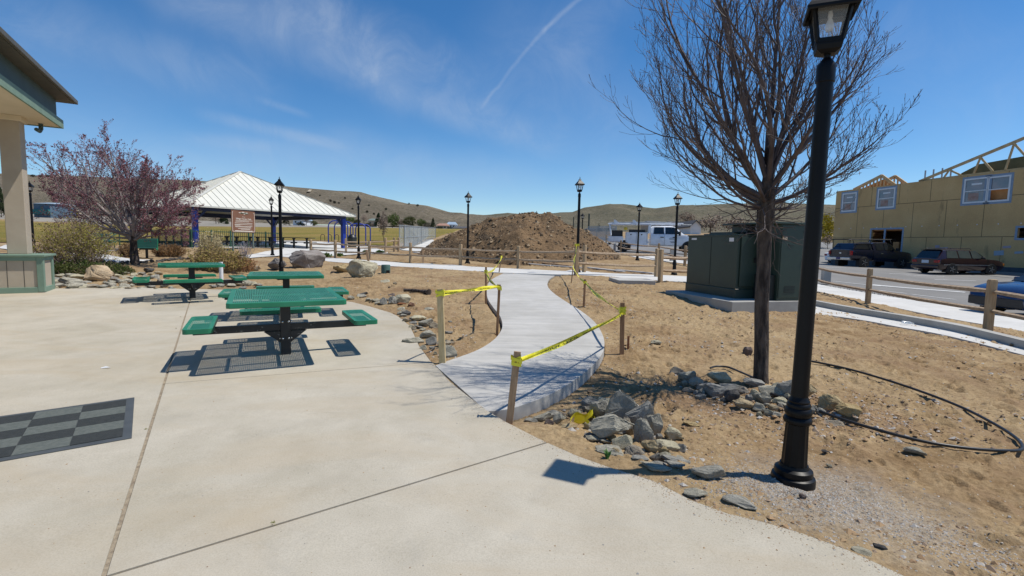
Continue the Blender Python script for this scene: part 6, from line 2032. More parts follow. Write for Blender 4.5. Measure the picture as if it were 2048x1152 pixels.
# ================================================================== picnic pavilion
eN, eR = at(373, 409.6, 30.3), at(712, 432, 40.0)
ez = 3.50
N2 = Vector((eN.x, eN.y, 0)); R2 = Vector((eR.x, eR.y, 0)); ex = (R2 - N2); S_ = ex.length; ex.normalize(); ey = Vector((-ex.y, ex.x, 0))
g0 = .86
pv = thing('picnic_pavilion', 'open picnic pavilion with a white ribbed metal hip roof on blue posts', 'pavilion', Vector((N2.x, N2.y, g0)), math.atan2(ex.y, ex.x))
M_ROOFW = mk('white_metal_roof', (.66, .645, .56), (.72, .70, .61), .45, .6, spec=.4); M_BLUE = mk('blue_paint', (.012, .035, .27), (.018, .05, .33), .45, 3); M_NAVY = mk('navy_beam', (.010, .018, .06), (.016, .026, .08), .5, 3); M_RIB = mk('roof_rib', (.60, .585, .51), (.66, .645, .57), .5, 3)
eh = ez - g0; ah = 6.62 - g0; C_ = Vector((S_ / 2, S_ / 2, ah))
cn = [Vector((0, 0, eh)), Vector((S_, 0, eh)), Vector((S_, S_, eh)), Vector((0, S_, eh))]
rf = MB()
rf.add(cn + [C_], [(0, 1, 4), (1, 2, 4), (2, 3, 4), (3, 0, 4)])
rf.add([c + Vector((0, 0, -.10)) for c in cn] + [C_ + Vector((0, 0, -.10))], [(1, 0, 4), (2, 1, 4), (3, 2, 4), (0, 3, 4)])
rf.add(cn + [c + Vector((0, 0, -.10)) for c in cn], [(i, (i + 1) % 4, 4 + (i + 1) % 4, 4 + i) for i in range(4)])
roof = rf.build('roof', M_ROOFW, pv)
rb_ = MB(); n = 26
for k in range(4):
    a, b = cn[k], cn[(k + 1) % 4]
    for i in range(1, n):
        f = i / n; p = a.lerp(b, f); lim = min(f, 1 - f) * 2
        m = a.lerp(b, .5); q = p + (C_ - m) * lim
        nr = (b - a).cross(C_ - a).normalized()
        if nr.z < 0: nr = -nr
        rb_.beam(p + nr * .012, q + nr * .012, .022, .045, nr)
    rb_.beam(a + Vector((0, 0, .03)), C_ + Vector((0, 0, .03)), .16, .04)
rb_.build('standing_seams', M_RIB, roof)
dk = MB()
for k in range(4):
    a, b = cn[k], cn[(k + 1) % 4]; c = Vector((S_ / 2, S_ / 2, 0)); ins = lambda q: q + (Vector((c.x, c.y, q.z)) - q) * .10 + Vector((0, 0, -.10))
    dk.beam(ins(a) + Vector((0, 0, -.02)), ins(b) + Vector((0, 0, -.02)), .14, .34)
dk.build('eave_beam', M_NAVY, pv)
for k in range(4):
    q = cn[k] + (Vector((S_ / 2, S_ / 2, eh)) - cn[k]) * .115
    mb = MB(); mb.box((q.x, q.y, eh / 2 - .05), (.30, .30, eh + .1)); po_ = mb.build('post', M_BLUE, pv, bevel=.02)
    mb = MB(); d = (Vector((S_ / 2, S_ / 2, 0)) - Vector((q.x, q.y, 0))).normalized()
    for dx, dy in ((1 if q.x < S_ / 2 else -1, 0), (0, 1 if q.y < S_ / 2 else -1)): mb.beam((q.x, q.y, eh - .95), (q.x + dx * .75, q.y + dy * .75, eh - .12), .10, .12)
    mb.build('brace', M_NAVY, po_)
sl = MB(); sl.box((S_ / 2, S_ / 2, -.19), (S_ - .3, S_ - .3, .44)); sl.build('floor_slab', M_KERB, pv, bevel=.02)
# green picket railing along its near side
M_RGREEN = mk('railing_green', (.02, .07, .04), (.03, .095, .055), .5, 3)
rl = thing('railing', 'green railing with thin dark pickets along the near side of the picnic pavilion', 'railing', Vector((N2.x, N2.y, g0 + .03)), math.atan2(ex.y, ex.x))
for nm_, A, B in (('near', Vector((.3, .25, 0)), Vector((S_ * .50, .25, 0))), ('side', Vector((.25, .35, 0)), Vector((.25, S_ * .55, 0)))):
    L = (B - A).length; npst = 5
    for k in range(npst + 1):
        q = A.lerp(B, k / npst); mb = MB(); mb.box((q.x, q.y, .56), (.07, .07, 1.14)); mb.build('post', M_RGREEN, rl)
    mb = MB()
    for z in (.14, 1.02): mb.beam(A + Vector((0, 0, z)), B + Vector((0, 0, z)), .045, .045)
    mb.build('rails', M_RGREEN, rl)
    mb = MB(); m_ = int(L / .125)
    for k in range(m_):
        q = A.lerp(B, (k + .5) / m_); mb.box((q.x, q.y, .60), (.018, .018, 1.02))
    mb.build('pickets', M_BLACKM, rl)
# dark picnic tables in the pavilion
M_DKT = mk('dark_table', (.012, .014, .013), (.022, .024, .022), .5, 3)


def shade_table(label, p, rz, first=None):
    if first is None:
        t = thing('pavilion_table', label, 'picnic table', p, rz, 'dark picnic tables under the pavilion')
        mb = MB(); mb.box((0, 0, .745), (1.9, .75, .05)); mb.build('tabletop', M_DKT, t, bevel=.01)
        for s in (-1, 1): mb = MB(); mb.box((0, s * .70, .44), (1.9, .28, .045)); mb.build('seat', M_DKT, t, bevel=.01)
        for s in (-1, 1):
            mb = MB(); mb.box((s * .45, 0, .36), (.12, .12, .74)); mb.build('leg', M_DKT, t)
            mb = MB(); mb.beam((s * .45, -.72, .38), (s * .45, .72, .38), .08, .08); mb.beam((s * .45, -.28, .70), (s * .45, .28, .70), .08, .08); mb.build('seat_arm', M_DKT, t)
        return t
    return dup(first, p, rz, label, 'dark picnic tables under the pavilion')


zf_ = g0 + .03
q = at(601, 494, 36.5); pt0 = shade_table('dark picnic table standing at the open right end of the pavilion', Vector((q.x, q.y, zf_)), R(8))
for px, d, rz, lb in [(553, 36.8, 10, 'dark picnic table behind the tall lamps in the pavilion'), (530, 34.2, 12, 'dark picnic table right behind the end of the green railing'), (487, 35.5, 5, 'dark picnic table behind the brown sign'), (440, 34, 8, 'dark picnic table behind the pale feathery plant'), (405, 36, 8, 'dark picnic table beside the left blue post')]:
    q = at(px, 494, d); shade_table(lb, Vector((q.x, q.y, zf_)), R(rz), pt0)

# trash can with a domed lid
p = G(704.5, 496); s = depth(p) / FPX
t = thing('trash_can', 'dark trash can with a domed lid beside the right blue post', 'trash can', p)
mb = MB(); mb.lathe([(8.2 * s, 0), (8.8 * s, 14 * s), (9.2 * s, 19 * s)], 20); mb.build('bin', mk('bin_dark', (.02, .024, .02), (.035, .038, .03), .7, 4), t, smooth='auto')
mb = MB(); mb.lathe([(9.3 * s, 19 * s), (9.3 * s, 20.5 * s), (7.4 * s, 23 * s), (5.6 * s, 26 * s), (3 * s, 27.6 * s), (0, 28 * s)], 20); mb.build('domed_lid', M_BLACKM, t, smooth='auto')
# play arches
def arch_set(label, pxs, pyb, pyt, seed):
    p0 = G(pxs[0], pyb); d = depth(p0); s = d / FPX; w = (pxs[1] - pxs[0]) * s; h = (pyb - pyt) * s
    t = thing('play_arch', label, 'play equipment', p0, R(4), 'blue play arches beside the pavilion')
    for k, dy in enumerate((0, 2.2)):
        r = w * .32
        P = [Vector((0, dy, -.2)), Vector((0, dy, h - r))] + [Vector((r - r * math.cos(a), dy, h - r + r * math.sin(a))) for a in (R(22), R(45), R(68), R(90))] + [Vector((w - r + r * math.sin(a), dy, h - r + r * math.cos(a))) for a in (R(0), R(22), R(45), R(68))] + [Vector((w, dy, h - r)), Vector((w, dy, -.2))]
        mb = MB(); mb.tube(P, .06, 8); mb.build('hoop', M_BLUE, t, smooth='auto')
    mb = MB()
    for xx in (.32, .5, .68): mb.beam((w * xx, 0, h - .02), (w * xx, 2.2, h - .02), .06, .06)
    mb.build('cross_bars', M_BLUE, t)


arch_set('blue play arch straddling the right blue post of the pavilion', (657, 695), 486, 441.5, 1)
arch_set('blue play arch right of the blue pavilion post, behind the lamp', (701, 731), 489, 447.5, 2)
hoop0 = None
for k, (px, pyb, pyt, w, lb) in enumerate([(641.5, 482, 468.5, 8, 'leftmost small black hoop stand near the blue post'), (656, 482, 469, 7, 'small black hoop stand at the left leg of the blue arch'), (670, 482, 469, 7.5, 'small black hoop stand just left of the blue post'), (688.5, 482, 469, 6, 'small black hoop stand just right of the blue post')]):
    p = G(px, pyb); s = depth(p) / FPX
    mb = MB(); r = w * s / 2; h = (pyb - pyt) * s
    mb.tube([Vector((0, 0, -.2)), Vector((0, 0, h - r))] + [Vector((r - r * math.cos(a), 0, h - r + r * math.sin(a))) for a in (R(30), R(60), R(90), R(120), R(150))] + [Vector((2 * r, 0, h - r)), Vector((2 * r, 0, -.2))], .03, 7)
    o = mb.build('hoop_stand', M_BLACKM, smooth='auto'); o.location = p; tag(o, lb, 'hoop stand', 'black hoop stands beside the pavilion')

# ================================================================== park sign
pa, pb = G(468, 503), G(508, 497.5)
M_BROWN = mk('sign_brown', (.19, .085, .045), (.22, .10, .055), .6, 2); M_SIGNW = mk('sign_cream', (.74, .68, .58), None, .6); M_SPOST = mk('sign_post', (.13, .17, .14), (.17, .21, .18), .6, 3)
d = pb - pa; d.z = 0; L = d.length
s = depth(pa) / FPX; bw = 47.5 * s; 
sg = thing('park_sign', 'brown park sign with rounded corners and cream lettering on two posts', 'sign', pa, math.atan2(d.y, d.x))
mid = L / 2; W_ = L * 1.16; zb = (503 - 464.5) * s; ht = 44 * s
mb = MB()
for xx in (0, L): mb.box((xx, .05, (zb + ht * .8) / 2 - .2), (.07, .07, zb + ht * .8 + .4))
for i_, xx in enumerate((0, L)):
    mb = MB(); mb.box((xx, .05, (zb + ht * .8) / 2 - .2), (.07, .07, zb + ht * .8 + .4)); mb.build('post', M_SPOST, sg)


def rrect(cx, cz, w, h, r, y):
    out = []
    for sx, sz, a0 in ((1, 1, 0), (-1, 1, 90), (-1, -1, 180), (1, -1, 270)):
        for k in range(6):
            a = R(a0 + 90 * k / 5); out.append((cx + sx * (w / 2 - r) + r * math.cos(a), y, cz + sz * (h / 2 - r) + r * math.sin(a)))
    return out


cz = zb + ht / 2
mb = MB(); mb.prism(rrect(mid, cz, W_, ht, .08, -.02), (0, .035, 0)); bdv = mb.build('board', M_BROWN, sg)
ln = MB()
O = rrect(mid, cz - .02, W_ - .09, ht - .13, .07, -.0225); I = rrect(mid, cz - .02, W_ - .135, ht - .175, .055, -.0225)
m_ = len(O); ln.add(O + I, [(i, (i + 1) % m_, m_ + (i + 1) % m_, m_ + i) for i in range(m_)])
# the border is broken at the top, where the emblem sits
ln.f = [f for f in ln.f if not (max(ln.v[i][2] for i in f) > cz + ht / 2 - .16 and abs(sum(ln.v[i][0] for i in f) / 4 - mid) < W_ * .34)]; ln.m = [0] * len(ln.f)
ln.build('border_line', M_SIGNW, bdv, fix=False)
tx = MB(); ux, uz = (1, 0, 0), (0, 0, 1)
put_text(tx, 'Welcome to', (mid, -.024, cz + ht * .20), ux, uz, .060, .26, 0, True)
put_text(tx, 'Village Center Park', (mid, -.024, cz + ht * .10), ux, uz, .105, W_ * .66, 0, True)
tx.build('lettering', M_SIGNW, bdv, fix=False)
sm = MB()
for k, (f, w_, off) in enumerate([(.05, .78, .02), (.0, .62, -.06), (-.07, .8, .0), (-.135, .80, .0), (-.165, .25, -.27), (-.215, .80, 0), (-.25, .72, -.03), (-.32, .6, .03), (-.355, .42, .06), (-.43, .80, 0)]):
    sm.box((mid + off * W_, -.0235, cz + f * ht), (W_ * w_ * .93, .003, .020 if k != 9 else .03))
sm.build('small_print_lines', M_SIGNW, bdv)
em = MB()
for x_, z_, w_, h_ in ((-.16, .40, .09, .03), (-.02, .425, .14, .035), (.13, .405, .12, .03), (.03, .345, .06, .03)):
    em.prism([(mid + (x_ + w_ * .5 * math.cos(a)) * W_, -.022, cz + (z_ + h_ * .5 * math.sin(a)) * ht) for a in [2 * PI * i / 10 for i in range(10)]], (0, -.003, 0))
em.build('emblem', M_SIGNW, bdv)
em = MB()
for x_, z_, w_, h_ in ((-.08, .375, .12, .04), (.08, .37, .16, .045), (.17, .36, .08, .03)):
    em.prism([(mid + (x_ + w_ * .5 * math.cos(a)) * W_, -.022, cz + (z_ + h_ * .5 * math.sin(a)) * ht) for a in [2 * PI * i / 10 for i in range(10)]], (0, -.0025, 0))
em.build('emblem_shade', M_RGREEN, bdv)

# ================================================================== benches and stair rails by the garden path
def bench(label, p, rz, w=1.25, posts=1):
    t = thing('park_bench', label, 'bench', p, rz, 'green park benches')
    prof = [(-.24, .43), (-.20, .455), (0, .43), (.16, .42), (.22, .45), (.27, .60), (.32, .80), (.345, .86)]
    mb = MB(); n = len(prof)
    for a in range(3):
        ps = prof[a * 0:]; break
    V = [(x, y, z) for x in (-w / 2, w / 2) for y, z in prof[:4]] ; F = [(i, i + 1, 5 + i, 4 + i) for i in range(3)]
    mb.add(V, F); so = mb.build('seat', M_BENCHG, t, fix=False); md = so.modifiers.new('solid', 'SOLIDIFY'); md.thickness = .03
    mb = MB(); pr = prof[3:]; V = [(x, y, z) for x in (-w / 2, w / 2) for y, z in pr]; m_ = len(pr); mb.add(V, [(i, i + 1, m_ + i + 1, m_ + i) for i in range(m_ - 1)]); so = mb.build('backrest', M_BENCHG, t, fix=False); md = so.modifiers.new('solid', 'SOLIDIFY'); md.thickness = .03
    for sx in (-1, 1):
        mb = MB(); mb.prism([(sx * w / 2, y, z) for y, z in prof] + [(sx * w / 2, y + .0, z - .07) for y, z in reversed(prof)], (sx * .03, 0, 0)); mb.build('end_rim', M_GREEN, t)
    if posts == 1:
        mb = MB(); mb.box((0, .02, .15), (.09, .09, .58)); mb.box((0, .02, .40), (w * .7, .10, .05)); mb.build('pedestal', M_BLACKM, t)
    else:
        for sx in (-1, 1): mb = MB(); mb.box((sx * w * .36, .02, .13), (.06, .06, .62)); mb.build('leg', M_BLACKM, t)
    return t


p = G(294, 517); bench('green park bench on a single black pedestal right behind the redbud trunk', p, R(30), .72)
p = G(206, 500); bench('green park bench seen end-on at the left by the garden steps', p, R(70), .95, 2)
p = G(240, 498); sr = thing('handrail', 'green stair handrail left of the redbud trunk', 'railing', p)
pts = [(240, 498, 466), (229, 496.5, 465), (213, 505, 477), (202, 505, 477)]
W2 = []
for px, b, t_ in pts:
    q = G(px, b); s_ = depth(q) / FPX; W2.append((q - p, (b - t_) * s_))
for q, h in W2: mb = MB(); mb.tube([q + Vector((0, 0, -.1)), q + Vector((0, 0, h))], .03, 7); mb.build('post', M_RGREEN, sr)
for i, j in ((0, 2), (1, 3), (0, 1)):
    mb = MB()
    for f in (1.0, .55): mb.tube([W2[i][0] + Vector((0, 0, W2[i][1] * f)), W2[j][0] + Vector((0, 0, W2[j][1] * f))], .025, 7)
    mb.build('rail', M_RGREEN, sr)
p = G(232, 503); st = thing('garden_steps', 'two low concrete steps at the foot of the green handrail', 'steps', p)
mb = MB(); mb.box((.25, .25, .0), (.62, .5, .34)); mb.build('step', M_KERB, st, bevel=.01)
mb = MB(); mb.box((-.45, -.15, -.06), (.6, .5, .25)); mb.build('step', M_KERB, st, bevel=.01)

# ================================================================== chain-link fence
def chain_mat(name, col, pitch, wire, fill=0.0):
    m, nt, p = nmat(name)
    tc = nt.nodes.new('ShaderNodeTexCoord'); sx = nt.nodes.new('ShaderNodeSeparateXYZ'); nt.links.new(tc.outputs['Object'], sx.inputs[0])
    u = math_(nt, 'ADD', sx.outputs[0], sx.outputs[2]); w = math_(nt, 'SUBTRACT', sx.outputs[0], sx.outputs[2])
    ln_ = None
    for q in (u, w):
        f = math_(nt, 'ABSOLUTE', math_(nt, 'SUBTRACT', math_(nt, 'FRACT', math_(nt, 'DIVIDE', q, pitch)), .5))
        l = math_(nt, 'LESS_THAN', f, wire); ln_ = l if ln_ is None else math_(nt, 'MAXIMUM', ln_, l)
    if fill: ln_ = math_(nt, 'MAXIMUM', ln_, fill)
    nt.links.new(ln_, p.inputs['Alpha']); p.inputs['Base Color'].default_value = (*col, 1); p.inputs['Roughness'].default_value = .5
    return m


M_CHAIN = chain_mat('chain_link', (.33, .36, .37), .07, .12, .12); M_SCREEN = chain_mat('wind_screen', (.30, .34, .36), .07, .12, .55); M_GALV = mk('galvanised', (.30, .32, .33), (.38, .40, .41), .45, 4, metal=.4)


def chain_fence(label, a, b, h, nposts, mat):
    d = b - a; L = Vector((d.x, d.y, 0)).length; t = thing('chain_link_fence', label, 'fence', a, math.atan2(d.y, d.x)); dz = d.z
    zz = lambda x: dz * x / L
    for k in range(nposts):
        x = L * k / (nposts - 1); mb = MB(); mb.tube([(x, 0, zz(x) - .2), (x, 0, zz(x) + h)], .035, 8); mb.build('post', M_GALV, t)
    for f in (.04, .5, .985):
        mb = MB(); mb.tube([(0, 0, h * f), (L, 0, dz + h * f)], .022, 7); mb.build('rail', M_GALV, t)
    mb = MB(); mb.poly([(0, .02, .03), (L, .02, dz + .03), (L, .02, dz + h), (0, .02, h)]); mb.build('mesh', mat, t)


a = G(799, 500); hA = (500 - 450) * depth(a) / FPX
b = at(871, 487, depth(a) * 50 / 31.5)
chain_fence('chain-link fence panel standing left of the soil mound', a, b, hA, 3, M_CHAIN)
a2 = G(801, 499) + Vector((.2, .6, 0)); b2 = at(856, 486, 66)
chain_fence('long grey screened chain-link fence receding beside the lawn', a2, b2, hA, 8, M_SCREEN)
b2 = [at(804, 499, depth(a) * 1.02), at(862, 487, 60), at(858, 482.5, 66), at(848, 480.5, 70)]
CP = [G(800, 500.5), G(845, 503), G(858, 490), G(868, 481), G(857, 480.5), G(840, 488)]
poly_sheet('side_path', CP, M_WALK, .035)
a = at(1176, 480, 62); b = at(1232, 483, 55); chain_fence('grey screened chain-link fence behind the rear of the white truck', a, b, 1.7, 4, M_SCREEN)
# ================================================================== vehicles
def paint(name, col, rough=.25, coat=.7): 
    m, nt, p = nmat(name); p.inputs['Base Color'].default_value = (*col, 1); p.inputs['Roughness'].default_value = rough; p.inputs['Coat Weight'].default_value = coat; p.inputs['Coat Roughness'].default_value = .06
    v = coords(nt); c = ramp(nt, noise(nt, v, 2.5, 5), [(.35, col), (.7, tuple(min(1, q * 1.25 + .001) for q in col))]); nt.links.new(c, p.inputs['Base Color'])
    return m


M_NAVYP = paint('navy_car_paint', (.003, .005, .018)); M_MAROON = paint('maroon_car_paint', (.018, .004, .007)); M_BLUEP = paint('blue_car_paint', (.004, .011, .055)); M_WHITEP = paint('white_car_paint', (.70, .72, .75), .35, .4)
M_CGLASS = mk('car_glass', (.008, .010, .012), (.016, .020, .024), .06, 2, spec=.8); M_CGLASSG = mk('car_glass_tinted', (.045, .06, .058), (.06, .075, .07), .08, 2, spec=.8)
M_TYRE = mk('tyre_rubber', (.010, .010, .010), (.018, .018, .017), .8, 6); M_RIM = mk('alloy_rim', (.40, .40, .41), (.55, .55, .55), .3, 6, metal=.7); M_REDL = mk('red_lens', (.28, .012, .012), (.36, .02, .02), .2, 4); M_AMBER = mk('amber_lens', (.70, .20, .02), None, .2); M_PLATE = mk('plate_white', (.50, .55, .62), None, .5); M_TRIMB = mk('black_trim', (.012, .012, .013), (.02, .02, .02), .6, 4)


def loft(stations, half):
    """stations: (x, [(y, z), ...]) right-hand half profile from sill to roof centre; mirrored"""
    mb = MB(); n = len(stations[0][1]); full = []
    for x, pr in stations:
        row = [(x, -y, z) for y, z in pr] + [(x, y, z) for y, z in reversed(pr)]
        full.append(row)
    m_ = len(full[0]); V = [p for r in full for p in r]
    F = [(i * m_ + k, (i + 1) * m_ + k, (i + 1) * m_ + (k + 1) % m_, i * m_ + (k + 1) % m_) for i in range(len(full) - 1) for k in range(m_)]
    F += [tuple(range(m_)), tuple(reversed([(len(full) - 1) * m_ + k for k in range(m_)]))]
    mb.add(V, F); return mb


def profile(hw, z0, zb, zr, hr):
    """half section: sill, belly, belt line, roof"""
    zm = (z0 + zb) / 2
    return [(hw * .86, z0), (hw * .97, z0 + .10), (hw, zm), (hw * .985, zb - .10), (hw * .95, zb), (hr + (hw * .95 - hr) * .12, zr - (zr - zb) * .12 if zr > zb + .05 else zb + .005), (hr * .86, zr - .012 if zr > zb + .05 else zb + .012), (hr * .45, zr + .015 if zr > zb + .05 else zb + .03)]


def wheel(t, x, y, r, w=.21, side=1, rim=None):
    mb = MB(); mb.lathe([(r * .62, -w / 2), (r * .94, -w / 2), (r, -w / 2 + .03), (r, w / 2 - .03), (r * .94, w / 2), (r * .62, w / 2)], 24, (0, 0, 0), ax='y')
    o = mb.build('wheel', M_TYRE, t, smooth='auto'); o.location = (x, y, r)
    mb = MB(); yy = -side * (w / 2 - .035)
    mb.lathe([(0, yy - .01), (r * .63, yy), (r * .63, yy + .02), (0, yy + .02)], 20, (0, 0, 0), ax='y')
    for k in range(5):
        a = 2 * PI * k / 5
        mb.beam((r * .1 * math.cos(a), -side * (w / 2 - .01), r * .1 * math.sin(a)), (r * .6 * math.cos(a), -side * (w / 2 - .01), r * .6 * math.sin(a)), .03, r * .17, (0, 1, 0))
    mb.build('rim', rim or M_RIM, o, smooth='auto')
    mb = MB(); mb.lathe([(0, -.012), (r * 1.16, -.012), (r * 1.16, .012), (0, .012)], 24, (x, y - side * -.0 + side * .085 * 0, r), ax='y')
    return o


def arch(t, x, hw, r, side):
    mb = MB(); P = [(x + (r * 1.18) * math.cos(a), 0, r * .98 + (r * 1.18) * math.sin(a)) for a in [PI * k / 14 for k in range(15)]]
    P = [(x + r * 1.18, 0, .12)] + P + [(x - r * 1.18, 0, .12)]
    mb.prism([(px, -side * 0 + (hw + .004) * -side, pz) for px, _, pz in P], (0, side * .28, 0)); return mb.build('wheel_arch', M_TRIMB, t)


def side_panel(name, t, quad, mat, out):
    """flat pane with the given four corners (x, y, z), set slightly proud"""
    mb = MB(); P = [Vector(q) for q in quad]; n = (P[1] - P[0]).cross(P[3] - P[0]).normalized()
    if n.dot(Vector(out)) < 0: n = -n
    mb.prism([p - n * .012 for p in P], n * .018); return mb.build(name, mat, t)


# ---------------- maroon estate car seen from the rear right
def wagon():
    A = Vector((24.3, 28.5, 0)); ph = R(9); h = Vector((math.cos(ph), math.sin(ph), 0)); lf = Vector((-h.y, h.x, 0))
    c = A + lf * .86; c.z = lotz(c.x + 2, c.y)
    t = thing('estate_car', 'maroon estate car with a roof rack parked in front of the unfinished building', 'car', c, ph)
    HW = .85
    S = [(0.0, profile(HW * .93, .34, .86, .86, .6)), (.04, profile(HW * .96, .28, .90, .90, .62)), (.12, profile(HW * .98, .26, .93, .96, .62)), (.42, profile(HW, .24, .93, 1.40, .60)), (.8, profile(HW, .23, .93, 1.44, .62)), (1.9, profile(HW, .22, .92, 1.45, .62)), (2.5, profile(HW, .22, .91, 1.42, .60)), (2.75, profile(HW, .22, .91, 1.36, .58)), (3.35, profile(HW, .22, .90, .93, .62)), (4.0, profile(HW * .98, .22, .85, .85, .62)), (4.4, profile(HW * .93, .24, .76, .76, .6)), (4.58, profile(HW * .84, .30, .64, .64, .5))]
    loft(S, 0).build('body', M_MAROON, t, smooth='auto')
    for sd in (-1, 1):
        y0, y1 = -sd * -HW * .955 * -1, 0
        yb = sd * HW * .957; yr = sd * .645
        for x0, x1, x2, x3 in ((.50, 1.28, 1.26, .62), (1.36, 2.16, 2.12, 1.35), (2.24, 3.05, 2.58, 2.22)):
            side_panel('side_window', t, [(x0, yb, .945), (x1, yb, .945), (x2, yr, 1.375), (x3, yr, 1.375)], M_CGLASSG, (0, sd, .3))
        mb = MB(); mb.box((2.0, sd * (HW + .004), .56), (3.4, .016, .035)); mb.build('side_moulding', M_CHROME if False else M_RIM, t)
        for x in (.88, 3.55): arch(t, x, HW, .31, sd); wheel(t, x, sd * (HW - .085), .31, .2, -sd)
        mb = MB(); mb.box((2.78, sd * (HW + .09), .98), (.13, .17, .12)); mb.build('wing_mirror', M_TRIMB, t, bevel=.03)
        mb = MB(); mb.tube([(.62, sd * .55, 1.46), (.7, sd * .55, 1.50), (2.3, sd * .55, 1.50), (2.38, sd * .55, 1.45)], .018, 6); mb.build('roof_rail', M_MAROON, t)
    side_panel('rear_window', t, [(.075, -.66, .95), (.075, .66, .95), (.35, .56, 1.35), (.35, -.56, 1.35)], M_CGLASS, (-1, 0, .5))
    side_panel('windscreen', t, [(3.34, -.68, .93), (3.34, .68, .93), (2.74, .55, 1.36), (2.74, -.55, 1.36)], M_CGLASS, (1, 0, .5))
    mb = MB(); mb.box((.40, 0, 1.425), (.22, 1.2, .03)); mb.build('rear_spoiler', M_TRIMB, t, bevel=.01)
    for sd in (-1, 1): mb = MB(); mb.box((.035, sd * .66, .74), (.12, .30, .15)); mb.build('tail_light', M_REDL, t, bevel=.02)
    mb = MB(); mb.box((-.02, 0, .43), (.14, 1.62, .20)); mb.build('rear_bumper', M_MAROON, t, bevel=.05)
    mb = MB(); mb.box((-.005, 0, .72), (.02, .42, .17)); mb.build('number_plate', M_PLATE, t)
    mb = MB(); mb.box((4.5, -.62, .60), (.12, .3, .14)); mb.build('headlight', M_AMBER, t, bevel=.02)
    mb = MB(); mb.tube([(.25, -.7, .25), (-.12, -.7, .25)], .04, 8); mb.build('exhaust', M_RIM, t)


wagon()


# ---------------- navy pickup with a ladder rack
def pickup():
    A = Vector((24.4, 36.0, 0)); ph = R(15); h = Vector((math.cos(ph), math.sin(ph), 0)); lf = Vector((-h.y, h.x, 0))
    c = A + lf * 1.0; c.z = lotz(c.x + 2.5, c.y)
    t = thing('pickup_truck', 'dark navy pickup truck with a black ladder rack over its bed', 'pickup truck', c, ph)
    HW = .99
    bed = [(0, profile(HW * .95, .62, 1.27, 1.27, .7)), (.05, profile(HW * .985, .58, 1.30, 1.30, .7)), (1.95, profile(HW * .99, .55, 1.30, 1.30, .7))]
    loft(bed, 0).build('bed', M_NAVYP, t, smooth='auto')
    cab = [(1.98, profile(HW, .48, 1.28, 1.80, .70)), (2.15, profile(HW, .46, 1.28, 1.86, .72)), (3.5, profile(HW, .45, 1.27, 1.88, .72)), (3.85, profile(HW, .45, 1.26, 1.80, .68)), (4.45, profile(HW, .45, 1.24, 1.25, .7)), (5.3, profile(HW * .98, .45, 1.16, 1.16, .7)), (5.62, profile(HW * .94, .45, 1.08, 1.08, .65)), (5.72, profile(HW * .9, .5, .96, .96, .6))]
    loft(cab, 0).build('cab', M_NAVYP, t, smooth='auto')
    mb = MB(); mb.box((1.0, 0, 1.30), (1.86, 1.7, .05)); mb.build('bed_cover', M_TRIMB, t)
    mb = MB()
    mb.add([(.12, -.86, 1.32), (1.95, -.86, 1.32), (1.95, .86, 1.32), (.12, .86, 1.32), (.45, -.72, 1.76), (1.95, -.72, 1.80), (1.95, .72, 1.80), (.45, .72, 1.76)], [(3, 2, 1, 0), (4, 5, 6, 7), (0, 1, 5, 4), (1, 2, 6, 5), (2, 3, 7, 6), (3, 0, 4, 7)])
    mb.build('bed_canopy', M_NAVYP, t, bevel=.04)
    for sd in (-1, 1):
        side_panel('canopy_window', t, [(.35, sd * .855, 1.36), (1.85, sd * .855, 1.36), (1.85, sd * .735, 1.75), (.58, sd * .735, 1.72)], M_CGLASS, (0, sd, .3))
        yb, yr = sd * HW * .957, sd * .755
        for q in ((2.22, 2.95, 2.92, 2.26), (3.03, 4.05, 3.62, 3.02)):
            side_panel('side_window', t, [(q[0], yb, 1.30), (q[1], yb, 1.30), (q[2], yr, 1.79), (q[3], yr, 1.79)], M_CGLASS, (0, sd, .3))
        for x in (1.12, 4.72): arch(t, x, HW, .39, sd); wheel(t, x, sd * (HW - .10), .39, .25, -sd)
        mb = MB(); mb.box((-.0, sd * .88, 1.05), (.14, .17, .30)); mb.build('tail_light', M_REDL, t, bevel=.02)
        mb = MB(); mb.box((4.0, sd * (HW + .14), 1.36), (.12, .24, .22)); mb.build('wing_mirror', M_TRIMB, t, bevel=.03)
        mb = MB(); mb.box((2.7, sd * (HW + .01), 1.06), (.22, .03, .05)); mb.build('door_handle', M_CHROME, t)
    mb = MB(); mb.box((-.10, 0, .64), (.16, 1.86, .20)); mb.build('rear_bumper', M_CHROME, t, bevel=.03)
    mb = MB(); mb.box((-.185, 0, .66), (.02, .34, .16)); mb.build('number_plate', mk('plate_dark', (.08, .06, .16), None, .5), t)
    mb = MB(); mb.lathe([(0, 0), (.10, 0), (.09, .015), (0, .018)], 16, (0, 0, 0), ax='x'); mb.v = [(-.008 - x, y, 1.03 + z * .5) for x, y, z in mb.v]; mb.build('tailgate_badge', M_CHROME, t)
    rk = MB()
    for sd in (-1, 1):
        rk.tube([(-.25, sd * .80, 2.0), (0, sd * .80, 2.03), (3.9, sd * .78, 2.10), (4.15, sd * .78, 2.06)], .026, 6)
        for x in (.12, 1.75, 3.6): rk.tube([(x + .18 * (x < 1), sd * .92, 1.32 if x < 3 else 1.8), (x, sd * .80, 2.05)], .024, 6)
    for x in (-.05, .7, 1.6, 2.6, 3.6): rk.tube([(x, -.8, 2.05), (x, .8, 2.05)], .022, 6)
    for sd in (-1, 1): rk.tube([(-.22 + .09 * math.cos(a), sd * .8, 2.0 - .09 + .09 * math.sin(a)) for a in [2 * PI * k / 10 for k in range(11)]], .018, 5)
    rk.build('ladder_rack', M_TRIMB, t)


pickup()


